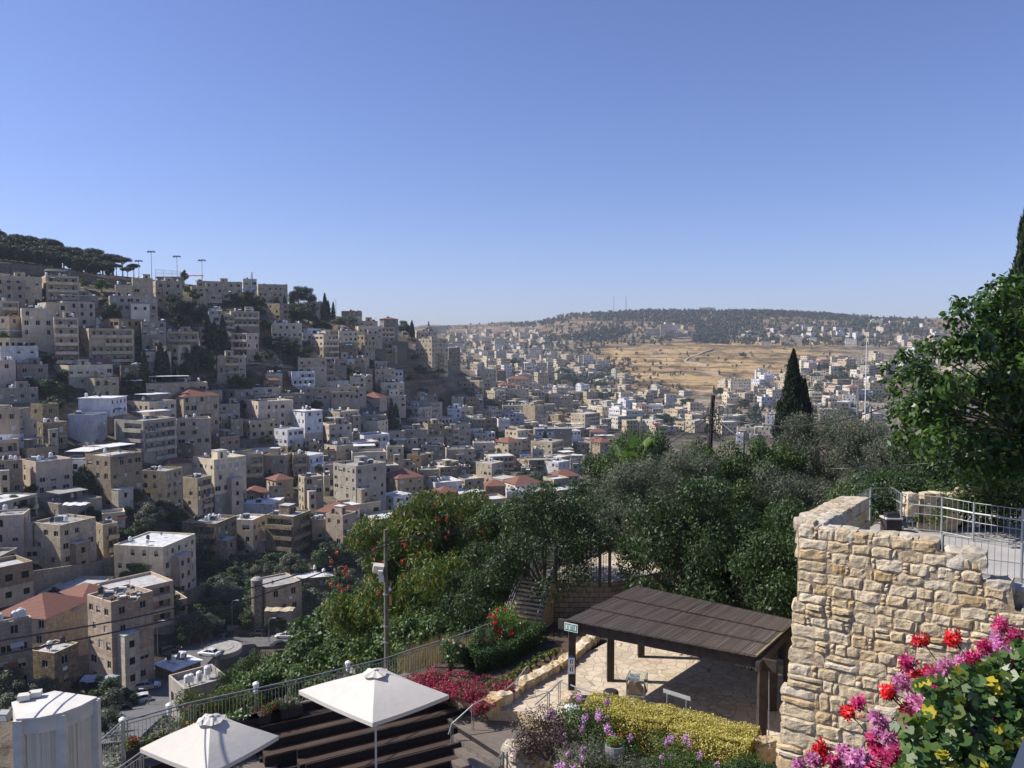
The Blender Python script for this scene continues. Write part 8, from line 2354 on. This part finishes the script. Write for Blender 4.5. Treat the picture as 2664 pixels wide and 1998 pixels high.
NT = [  # kind, photo x, photo y of the top, distance, radius, base z, label
 ('n_carob', 1782, 1215, 37.2, 3.6, -13.9, 'dense dark green carob overhanging the middle of the pergola roof'),
 ('n_carob', 2015, 1290, 34.6, 3.1, -13.9, 'dense green carob between pergola and big stone wall'),
 ('n_carob2', 1900, 1235, 45, 3.2, -14.2, 'green tree rising between the two carobs behind the pergola'),
 ('n_olive', 1640, 1190, 47, 3.4, -15, 'silvery olive crown below the palm fronds'),
 ('n_olive', 1790, 1165, 50, 3.0, -15, 'silvery olive crown left of centre behind the carobs'),
 ('n_olive', 2060, 1215, 46, 3.6, -14.5, 'broad silvery olive crown behind the carob by the big wall'),
 ('n_olive', 2210, 1240, 41, 3.0, -14, 'silvery olive right behind the corner of the big wall'),
 ('n_carob2', 1850, 1135, 56, 4.2, -15.5, 'wide green treetop at the foot of the tangled pole'),
 ('n_carob2', 1990, 1130, 57, 3.6, -16, 'green treetop right of the tangled pole'),
 ('n_carob2', 1680, 1105, 60, 4.2, -17, 'bushy green treetop with a red blossom above the palm fronds'),
 ('n_carob', 1590, 1170, 62, 4.0, -19, 'dark green treetop at the left shoulder of the tree mass'),
 ('n_olive', 2120, 1065, 58, 3.6, -16, 'tall grey olive at the right foot of the big cypress'),
 ('n_olive', 2245, 1075, 55, 3.8, -16, 'tall grey olive left of the mulberry leaves'),
 ('n_olive', 2340, 1130, 48, 3.6, -14, 'grey olive partly behind the mulberry leaves'),
 ('n_thin', 1470, 1262, 40, 3.7, -13.9, 'leaning dark tree growing over the garden stair'),
 ('n_carob', 1560, 1275, 48, 3.4, -15.5, 'dark green tree above the upper terrace fence'),
 ('n_carob', 1400, 1285, 54, 3.6, -22, 'shaded green tree left of the garden stair'),
 ('n_carob2', 1290, 1290, 58, 4.0, -27, 'green treetop in the middle of the valley side tree band'),
 ('n_ail', 1120, 1272, 53, 4.2, -26, 'tree of heaven with orange red seed clusters right of the utility pole'),
 ('n_ail', 1010, 1330, 50, 4.0, -26, 'tree of heaven with red seed clusters behind the utility pole'),
 ('n_ail', 1215, 1275, 60, 4.0, -29, 'green tree of heaven at the crest of the valley side band'),
 ('n_carob', 1290, 1400, 46, 3.0, -21, 'rounded bush of a tree left of the stair under the high crowns'),
 ('n_ail', 1130, 1430, 47, 3.6, -25, 'shaded tree behind the rose bushes'),
 ('n_carob', 1210, 1470, 44, 3.0, -21, 'dark tree low behind the railing and rose bushes'),
 ('n_fig', 870, 1565, 62, 4.2, -35, 'large fig tree below the utility pole'),
 ('n_fig', 960, 1560, 56, 3.6, -31, 'fig tree immediately left of the utility pole foot'),
 ('n_fig', 1040, 1600, 48, 3.2, -25, 'fig tree just behind the railing right of the utility pole'),
 ('n_fig', 780, 1690, 62, 3.4, -37, 'fig tree above the middle of the railing'),
 ('n_fig', 850, 1680, 54, 3.4, -31, 'fig tree closest behind the railing above the right umbrella'),
 ('n_carob2', 665, 1690, 72, 3.2, -41, 'rounded green tree beside the traffic island'),
 ('n_carob', 610, 1715, 74, 2.2, -42, 'darker green tree hiding part of the traffic island'),
 ('n_fig', 700, 1730, 58, 3.4, -34, 'leafy fig low above the railing left of the right umbrella'),
 ('n_ail', 540, 1795, 42, 2.2, -26, 'small green and orange tree above the railing near the workshop'),
 ('n_ail', 620, 1790, 45, 2.4, -27, 'small leafy tree above the railing right of the workshop'),
 ('n_fig', 1130, 1600, 42, 2.6, -20, 'leafy tree between railing and shaded trees'),
 ('n_carob', 2330, 1215, 30, 2.8, -9.8, 'dark evergreen behind the wire fence left part'),
 ('n_carob', 2480, 1235, 29, 2.8, -9.8, 'dark evergreen behind the stone pillar'),
 ('n_carob', 2610, 1215, 28, 3.0, -9.8, 'dark evergreen at the right edge behind the fence'),
 ('n_carob2', 2250, 1250, 33, 2.6, -12, 'mid green evergreen above the stone parapet'),
 ('n_carob', 2450, 1120, 36, 3.4, -9, 'dark tree in the shade behind the mulberry leaves'),
 ('n_carob', 2640, 1060, 38, 4.0, -9, 'shaded tree filling the right edge behind the mulberry'),
 ('n_carob', 2310, 1205, 31, 2.4, -9.8, 'dark evergreen in the gap between stone parapet and wire fence'),
]
for i, (kd, px, yt, Yd, r_, zb, lb) in enumerate(NT):
    tp = at(px, yt, Yd); me, tr, h, r0 = TREE[kd]; sc = r_/r0/1.12; Hh = tp.z-zb
    lean = -.9*sc if kd == 'n_thin' else 0
    t = thing('tree', lb, 'tree', (tp.x-lean*.0, tp.y, zb), i*1.7 if kd != 'n_thin' else 0)
    # crowns keep their roundness; the trunk makes up the height
    zf = 1.3 if kd in ('n_carob', 'n_carob2', 'n_ail') else 1.1
    c = link('crown', me, t); c.scale = (sc, sc, sc*zf); c.location = (0, 0, Hh-h*sc*zf*1.01)
    tk = link('trunk', tr, t); tk.scale = (sc, sc, sc); tk.location = (0, 0, Hh-h*sc*1.02)
    mb = MB(); mb.tube([(0, 0, -1), (0, 0, max(.2, Hh-h*sc*1.02+.3))], .22*sc if kd != 'n_thin' else .2, M_BARK, 7); link('trunk', mb.mesh('trunk'), t)
    if 'red seed' in lb or 'small green and orange' in lb:
        rs = np.random.RandomState(i)
        for k_ in range(26 if 'small' not in lb else 5):
            d = rs.normal(size=3); d /= np.linalg.norm(d); d[2] = abs(d[2])*.9-.1; d[1] = -abs(d[1])
            p = Vector((d[0]*3.4*sc, d[1]*3.4*sc, Hh-3.6*sc+d[2]*3.5*sc)); p.rotate(Matrix.Rotation(-i*1.7, 3, 'Z'))
            ax = [p+Vector((0, 0, .06*j)) for j in range(3)]; spot(L_REDS, ax, .13, 14, i*50+k_, .10, t, 'seed_cluster')
    if 'red blossom' in lb: spot(L_RED, [Vector((-.6, -3.2, Hh-1.8)), Vector((.1, -3.2, Hh-.2))], .3, 60, 5, .12, t, 'blossom')
p = at(2065, 905, 72); t = thing('cypress_tree', 'the one big broad cypress standing above the olives', 'tree', (p.x, p.y, p.z-17.0)); link('crown', TREE['n_cypress'][0], t); link('trunk', TREE['n_cypress'][1], t)
p = at(2098, 985, 73); t = thing('cypress_tree', 'shorter cypress leader leaning on the right of the big cypress', 'tree', (p.x, p.y+.4, p.z-14.0)); link('crown', TREE['n_cypress2'][0], t); link('trunk', TREE['n_cypress2'][1], t)
p = at(2684, 475, 30); t = thing('cypress_tree', 'very tall cypress cut by the right edge of the photo', 'tree', (p.x, p.y, p.z-17.2)); link('crown', TREE['n_cypress'][0], t); link('trunk', TREE['n_cypress'][1], t); t.scale = (.75, .75, 1)
# fan palm
p = at(*V(13, 790, 790), 52); root = thing('fan_palm', 'small fan palm with bright fronds poking from the trees', 'palm', (p.x, p.y, p.z-5)); q = 5.0
mb = MB(); mb.tube([(0, 0, -1), (0, 0, q)], .18, M_BARK, 8); link('trunk', mb.mesh('trunk'), root)
L_PALM = leafmat('leaf_palm', [(.07, .12, .025), (.11, .17, .04), (.16, .22, .06)], .3)
rr = random.Random(2)
for i in range(15):
    a = rr.uniform(0, 6.28); el = rr.uniform(.35, 1.3); d = Vector((math.cos(a)*math.cos(el), math.sin(a)*math.cos(el), math.sin(el))); s = d.cross(Vector((0, 0, 1))).normalized(); u = s.cross(d)
    base = Vector((0, 0, q)); hub = base+d*rr.uniform(.9, 1.5); mb = MB(); mb.tube([base, hub], .025, L_PALM, 4)
    for j in range(17):
        t_ = (j-8)/8*1.35; dr = d*math.cos(t_)+s*math.sin(t_); L_ = 1.15*(1-.25*abs(t_)); e = hub+dr*L_-Vector((0, 0, .35)); m_ = hub+dr*L_*.5; pd = (dr.cross(u)).normalized()*.045
        mb.face([hub, m_+pd, e, m_-pd], L_PALM)
    link('frond', mb.mesh('frond'), root)
# mulberry at the right
CLM = [(2195, 625, 60), (2130, 665, 60), (2060, 690, 42), (2100, 760, 70), (2190, 740, 85), (2035, 745, 48), (1990, 795, 52), (2060, 835, 80), (2150, 850, 90), (1930, 842, 40), (1985, 880, 66), (2050, 930, 80), (2150, 960, 95), (1950, 935, 38), (2005, 985, 42), (2100, 1015, 55), (2200, 1030, 70), (2260, 800, 120), (2290, 950, 120), (2270, 660, 90), (1915, 800, 20), (2075, 655, 28), (2165, 630, 36), (1950, 770, 26), (2000, 750, 26)]
rs = np.random.RandomState(77); root0 = at(2195*1.2043, 1000*1.2043, 21.5); root = thing('mulberry_tree', 'sunlit mulberry tree with glossy bright leaves filling the right edge', 'tree', (root0.x+1.2, root0.y, -5.2)); q = root.location
cl = []
for x, y, r_ in CLM:
    for k_ in range(3 if r_ > 50 else 1):
        Yd = 21+rs.uniform(-1.6, 1.6); p = at(x*1.2043+rs.uniform(-.5, .5)*r_, y*1.2043+rs.uniform(-.4, .4)*r_, Yd)-q; rad = r_*1.2043/F_PX*Yd*(.75 if r_ > 50 else .9); cl.append((np.array(tuple(p)), np.array([rad, rad, rad*.8])))
blob_leaves('crown', cl, 15000, .2, .12, L_MULB, 78, root, up=.5, droop=.9, shell=.3, npoly=6)
mb = MB(); mb.tube([(0, 0, -.3), (0, .1, 1.2), (-.2, 0, 2.2)], [.2, .17, .13], M_BARK, 8)
for c, r_ in cl: c = Vector(c); mb.tube([(-.2, 0, 2.2), Vector((-.2, 0, 2.2)).lerp(c, .5)+Vector((0, 0, .3)), c], [.07, .035, .01], M_BARK, 4)
link('trunk', mb.mesh('trunk'), root)
# dry grass strip between railing and rose bushes, low undergrowth on the slope
rs = np.random.RandomState(9); n = 3600; t_ = .5+.45*rs.rand(n); a, b = np.array(tuple(RT[3])), np.array(tuple(RT[6]))
P = a+(b-a)*t_[:, None]; P[:, 0] -= rs.uniform(.3, 2.2, n); P[:, 1] += rs.uniform(.3, 1.6, n); P[:, 2] = -14.6+rs.uniform(0, .8, n)
d = np.stack([rs.normal(size=n)*.25, rs.normal(size=n)*.25, np.ones(n)], 1); d /= np.linalg.norm(d, axis=1, keepdims=True); s = np.cross(d, rs.normal(size=(n, 3))); s /= np.linalg.norm(s, axis=1, keepdims=True)
o = link('dry_grass', qmesh('dry_grass', np.stack([P-d*.3-s*.01, P-d*.3+s*.01, P+d*.35], 1), 3, L_DRY)); o['kind'] = 'stuff'; tag(o, 'strip of tall dry grass outside the railing', 'grass')
n = 60000; yy = rs.uniform(29, 105, n); sx_ = rs.uniform(-.52, .02, n); X_ = sx_*yy
m_ = np.array([(y_ > np.interp(x_, [p.x for p in RT], [p.y for p in RT])+.8) for x_, y_ in zip(X_, yy)]); X_, yy = X_[m_], yy[m_]
nz_ = np.array([MN.noise(Vector((x_*.35, y_*.35, 0))) for x_, y_ in zip(X_, yy)]); m_ = nz_ > -.15; X_, yy, nz_ = X_[m_], yy[m_], nz_[m_]
P = np.stack([X_, yy, np.array([zt(x_, y_) for x_, y_ in zip(X_, yy)])+rs.uniform(0, 1, len(yy))*(.3+1.6*np.clip(nz_, 0, 1))], 1)
d = rs.normal(size=P.shape); d[:, 2] = np.abs(d[:, 2]); d /= np.linalg.norm(d, axis=1, keepdims=True)
o = link('undergrowth', qmesh('undergrowth', leafquads(P, d, .42, .26, rs, .5), 4, L_OLIVE)); o['kind'] = 'stuff'; tag(o, 'scrubby undergrowth covering the slope below the terrace', 'undergrowth')
# ================================================================ GERANIUMS in the near right corner
def gplant(name, label, flowers, leafpoly, seed, mat_fl, nleaf, lmats, dist):
    base = at(2560, 2080, dist); root = thing(name, label, 'plant', base, 0, 'geraniums on the window ledge'); q = root.location; rs = np.random.RandomState(seed)
    from_poly = [V(11, x, y) for x, y in leafpoly]
    def inside(x, y):
        c = False; n = len(from_poly)
        for i in range(n):
            (x1, y1), (x2, y2) = from_poly[i], from_poly[(i+1) % n]
            if (y1 > y) != (y2 > y) and x < (x2-x1)*(y-y1)/(y2-y1)+x1: c = not c
        return c
    xs = [p[0] for p in from_poly]; ys = [p[1] for p in from_poly]
    for mi, (lm, frac) in enumerate(lmats):
        vs = []
        need = int(nleaf*frac)
        while len(vs) < need:
            x, y = rs.uniform(min(xs), max(xs)), rs.uniform(min(ys), max(ys))
            if not inside(x, y): continue
            if mi == 1 and MN.noise(Vector((x*.012, y*.012, 3))) < .08: continue
            Yd = dist+rs.uniform(-.28, .28)+(1998-y)*.0006; c = np.array(tuple(at(x, y, Yd)-q)); r_ = rs.uniform(.011, .022)
            nor = np.array([-.35, -.55, .7])+rs.normal(size=3)*.45; nor /= np.linalg.norm(nor); a = np.cross(nor, rs.normal(size=3)); a /= np.linalg.norm(a); b = np.cross(nor, a); pts = [c]
            for k_ in range(13):
                t_ = -2.75+5.5*k_/12; lob = 1+.15*math.cos(t_*5+PI*0); cup = -.25*r_*lob*abs(math.sin(t_*1.3))
                pts.append(c+(a*math.cos(t_)+b*math.sin(t_))*r_*lob+nor*(.12*r_*math.cos(5*t_)+.18*r_))
            vs.append(np.array(pts))
        o = link('leaves', qmesh('leaves', np.array(vs), 14, lm), root)
    for i, (x, y, r_, kind) in enumerate(flowers):
        px, py = V(11, x, y); Yd = dist-.12+(1998-py)*.0006+rs.uniform(-.1, .1); c = np.array(tuple(at(px, py, Yd)-q)); R_ = r_*.88/2.189/F_PX*Yd; pet = []
        for f in range(int(16+r_*.26)):
            d = rs.normal(size=3); d /= np.linalg.norm(d); d[1] = -abs(d[1])*.8; fc = c+d*R_*rs.uniform(.45, 1); fc = fc+rs.normal(size=3)*R_*.3; nor = d+np.array([0, -.4, .2]); nor /= np.linalg.norm(nor); a = np.cross(nor, rs.normal(size=3)); a /= np.linalg.norm(a); b = np.cross(nor, a)
            for k_ in range(5):
                t_ = k_*1.256+rs.uniform(-.25, .25); u = a*math.cos(t_)+b*math.sin(t_); s = np.cross(nor, u); L_ = rs.uniform(.014, .022); w_ = L_*rs.uniform(.16, .32)
                e = fc+u*L_+nor*L_*rs.uniform(.0, .5); m1 = fc+u*L_*.6+s*w_; m2 = fc+u*L_*.6-s*w_; pet.append([fc, fc+u*L_*.3-s*w_*.5, m2, e, m1, fc+u*L_*.3+s*w_*.5])
        fo = link('flower_head', qmesh('flower_head', np.array(pet), 6, kind), root)
        mb = MB(); e = Vector(c); st = Vector(tuple(at(min(px+170+rs.uniform(-20, 60), 2640), min(py+230, 2050), dist+.1)-q))
        for f in range(6): o_ = Vector(rs.normal(size=3))*R_*.7; mb.tube([e.lerp(st, .12), e+o_], .0008, L_STEM, 3)
        mb.tube([st, st.lerp(e, .6)+Vector((0, 0, .01)), e], .0018, L_STEM, 4); link('stalk', mb.mesh('stalk'), fo)
L_STEM = leafmat('stem_red', [(.12, .05, .03), (.1, .08, .03)], .1)
L_GP = leafmat('petal_pink', [(.5, .08, .32), (.6, .18, .44), (.7, .38, .58), (.38, .03, .16), (.62, .25, .55)], .3); L_GR = leafmat('petal_red', [(.55, .01, .02), (.7, .03, .03), (.5, .01, .04)], .3); L_GM = leafmat('petal_crimson', [(.35, .01, .09), (.5, .03, .16), (.6, .1, .25)], .3)
L_GL = leafmat('leaf_geranium', [(.035, .09, .02), (.06, .13, .03), (.09, .17, .035), (.15, .2, .04)], .35, .4, .5); L_GY = leafmat('leaf_geranium_yellow', [(.35, .3, .02), (.45, .36, .03), (.3, .3, .03)], .35)
poly = [(900, 1180), (1080, 1120), (1230, 1080), (1330, 1060), (1532, 930), (1700, 900), (1700, 1800), (700, 1800), (800, 1660), (850, 1560), (780, 1440), (830, 1370), (960, 1350), (1000, 1250)]
fl_p = [(835, 1170, 48, L_GP), (905, 1290, 62, L_GP), (735, 1430, 60, L_GP), (770, 1490, 40, L_GP), (1150, 1400, 60, L_GP), (1110, 1225, 60, L_GP), (1390, 990, 55, L_GP), (1420, 1075, 55, L_GP), (1000, 1320, 35, L_GP), (760, 1600, 70, L_GM), (800, 1560, 50, L_GM), (560, 1625, 45, L_GP), (500, 1560, 30, L_GP), (1210, 1350, 55, L_GM), (870, 1060, 40, L_GM), (1080, 1080, 40, L_GP), (1480, 910, 45, L_GM), (1160, 1620, 40, L_GP), (1230, 1600, 45, L_GM), (1350, 1570, 30, L_GM), (690, 1370, 30, L_GP), (640, 1640, 35, L_GM), (1500, 1010, 45, L_GM), (330, 1610, 28, L_GP), (250, 1640, 22, L_GP), (1340, 1180, 30, L_GM), (1260, 1480, 30, L_GP), (1060, 1480, 26, L_GM), (1420, 1260, 28, L_GM), (1480, 1180, 30, L_GP), (960, 1420, 26, L_GP), (1290, 1650, 36, L_GM), (1390, 1420, 24, L_GM), (940, 1560, 28, L_GM), (1440, 980, 40, L_GM), (1350, 1030, 40, L_GP), (1460, 1050, 40, L_GM), (1000, 1200, 34, L_GM), (1300, 960, 30, L_GM), (700, 1560, 36, L_GM), (610, 1590, 30, L_GP), (840, 1420, 34, L_GP), (880, 1360, 30, L_GM), (960, 1180, 34, L_GP), (1020, 1130, 34, L_GM), (1180, 1040, 34, L_GP), (1240, 1030, 32, L_GM), (1380, 930, 34, L_GP), (450, 1620, 30, L_GM), (670, 1500, 30, L_GM), (1060, 1350, 40, L_GP), (1180, 1280, 36, L_GM), (1300, 1340, 34, L_GP), (900, 1620, 44, L_GP), (1000, 1580, 36, L_GM), (1440, 1340, 30, L_GP), (1120, 1540, 34, L_GP)]
fl_r = [(530, 1335, 42, L_GR), (370, 1555, 45, L_GR), (380, 1600, 35, L_GR), (945, 925, 42, L_GR), (1125, 920, 46, L_GR), (910, 1145, 48, L_GR), (975, 1120, 40, L_GR), (855, 1315, 30, L_GR), (1400, 855, 58, L_GM), (762, 1215, 35, L_GR), (1522, 1075, 35, L_GR), (590, 1290, 30, L_GM), (820, 1600, 40, L_GR), (760, 1240, 25, L_GR)]
gplant('geranium', 'pink and magenta flowered ivy geranium with green and yellow leaves', fl_p, poly, 5, L_GP, 5200, [(L_GL, .85), (L_GY, .15)], 2.6)
gplant('geranium', 'red flowered geranium rising behind the pink one', fl_r, [(1000, 1180), (1330, 1060), (1532, 960), (1700, 930), (1700, 1800), (1000, 1800)], 6, L_GR, 1500, [(L_GL, 1.0)], 2.85)
mb = MB(); pts = [at(x, y, 1.15) for x, y in ((2608, 2050), (2640, 1978), (2668, 1905), (2760, 1700), (3000, 1700), (3000, 2120), (2608, 2120))]
n = len(pts); mb.add([tuple(p) for p in pts]+[tuple(p*1.07+Vector((.05, 0, -.04))) for p in pts], [tuple(range(n)), tuple(range(2*n-1, n-1, -1))]+[(i, n+i, n+(i+1) % n, (i+1) % n) for i in range(n)], M_GREYP)
tag(link('window_ledge', mb.mesh('window_ledge')), 'smooth grey metal ledge corner at the bottom right', 'ledge')
# ================================================================ LABELS
words = {'left of': (-1, 0), 'right of': (1, 0), 'above': (0, -1), 'below': (0, 1)}
def rel(px, py, k=0, near=None):
    c = sorted(LM, key=lambda l: math.hypot(l[0]-px, (l[1]-py)*1.3))
    l = c[k]; dx, dy = px-l[0], (py-l[1])*1.2
    if abs(dx) < 14 and abs(dy) < 14: w_ = 'beside'
    elif abs(dx) > 2.2*abs(dy): w_ = 'right of' if dx > 0 else 'left of'
    elif abs(dy) > 2.2*abs(dx): w_ = 'below' if dy > 0 else 'above'
    else: w_ = ('below' if dy > 0 else 'above')+' and '+('right of' if dx > 0 else 'left of')
    return w_, l[2], math.hypot(dx, dy)
NUM = ['', 'one', 'two', 'three', 'four', 'five', 'six', 'seven', 'eight', 'nine', 'ten']
ORD = ['nearest', 'second nearest', 'third nearest', 'fourth nearest', 'fifth nearest', 'sixth nearest', 'seventh nearest', 'eighth nearest']
ents = []
for root, col, fl, ns, px, py, wr, hpx in PEND:
    look = CNAME[col[0]]
    if len(col) > 1 and col[1] != col[0]: look += ' and '+CNAME[col[1]]
    b = ''
    if wr*F_PX/max(root.location.y, 1) < 14: look = 'small '+look
    st = NUM[min(10, ns or 1)]+' storey'
    if ns and ns >= 5: st = 'tall'
    nm = 'house' if (ns or 1) < 4 else 'block'
    feat = ' with red tiled roof' if 'R' in fl else ' with balconies' if ('B' in fl or 'L' in fl) else ' with bright white roof' if 'W' in fl else ' with roof canopy' if 'C' in fl else ' with arched windows' if 'a' in fl else ''
    ents.append([root, f'{look} {st} {nm}{feat}', px, py, 'house'])
for t, look, px, py in TPEND:
    ents.append([t, look, px, py, 'tree'])
groups = {}
for e in ents:
    w_, ref, dd = rel(e[2], e[3])
    groups.setdefault((e[1], w_, ref), []).append((dd, e))
used = {o.get('label') for o in COL.objects if o.get('label')}
for (look, w_, ref), lst in groups.items():
    lst.sort(key=lambda x: x[0])
    # tell repeats apart by order from the landmark
    for i, (dd, e) in enumerate(lst):
        o_ = 'right of' if w_ == 'beside' and False else w_
        if len(lst) == 1: lab = f'{look} {w_} {ref}'
        else: lab = f'{look} {w_} {ref}, {ORD[min(i, 7)]} to it' if i < 8 else f'{look} {w_} {ref}, farthest from it'
        if len(lab.replace(',', '').split()) > 16:
            for cut in (' with red tiled roof', ' with balconies', ' with bright white roof', ' with roof canopy', ' with arched windows'): lab = lab.replace(cut, ' ', 1).replace('  ', ' ') if len(lab.split()) > 16 else lab
        if len(lab.split()) > 16: lab = lab.replace(' to it', '')
        if len(lab.split()) > 16: lab = lab.replace(' storey', '')
        e[0]['label'] = lab; used.add(lab)
        if e[4] == 'house': e[0]['group'] = 'houses of the town'
        elif not e[0].get('group'): e[0]['group'] = 'trees among the houses'
for o_ in COL.objects:
    if o_.parent is None and o_.name.startswith('house') and not o_.get('group'): o_['group'] = 'houses of the town'
    if o_.parent is None and o_.get('label') and len(o_['label'].split()) > 16: o_['label'] = o_['label'].replace(' and pinkish', '').replace(' of the', ' of'); print('LONG', o_['label'])
# ================================================================ AIR
hz = MB(); hz.box(-3200, -60, -260, 3200, 4200, 260, None)
me = hz.mesh('haze'); me.materials.clear()
m = bpy.data.materials.new('haze'); m.use_nodes = True; nt = m.node_tree; nt.nodes.clear()
out = nt.nodes.new('ShaderNodeOutputMaterial'); pv = nt.nodes.new('ShaderNodeVolumePrincipled')
pv.inputs['Color'].default_value = (.78, .86, 1, 1); pv.inputs['Density'].default_value = HAZE; pv.inputs['Anisotropy'].default_value = .1
nt.links.new(pv.outputs[0], out.inputs['Volume']); me.materials.append(m)
if HAZE > 0:
    h_ = link('haze', me); h_['kind'] = 'stuff'; tag(h_, 'thin blue summer haze over the valley', 'haze')
SC.cycles.volume_max_steps = 64
print('objects', len(COL.objects))
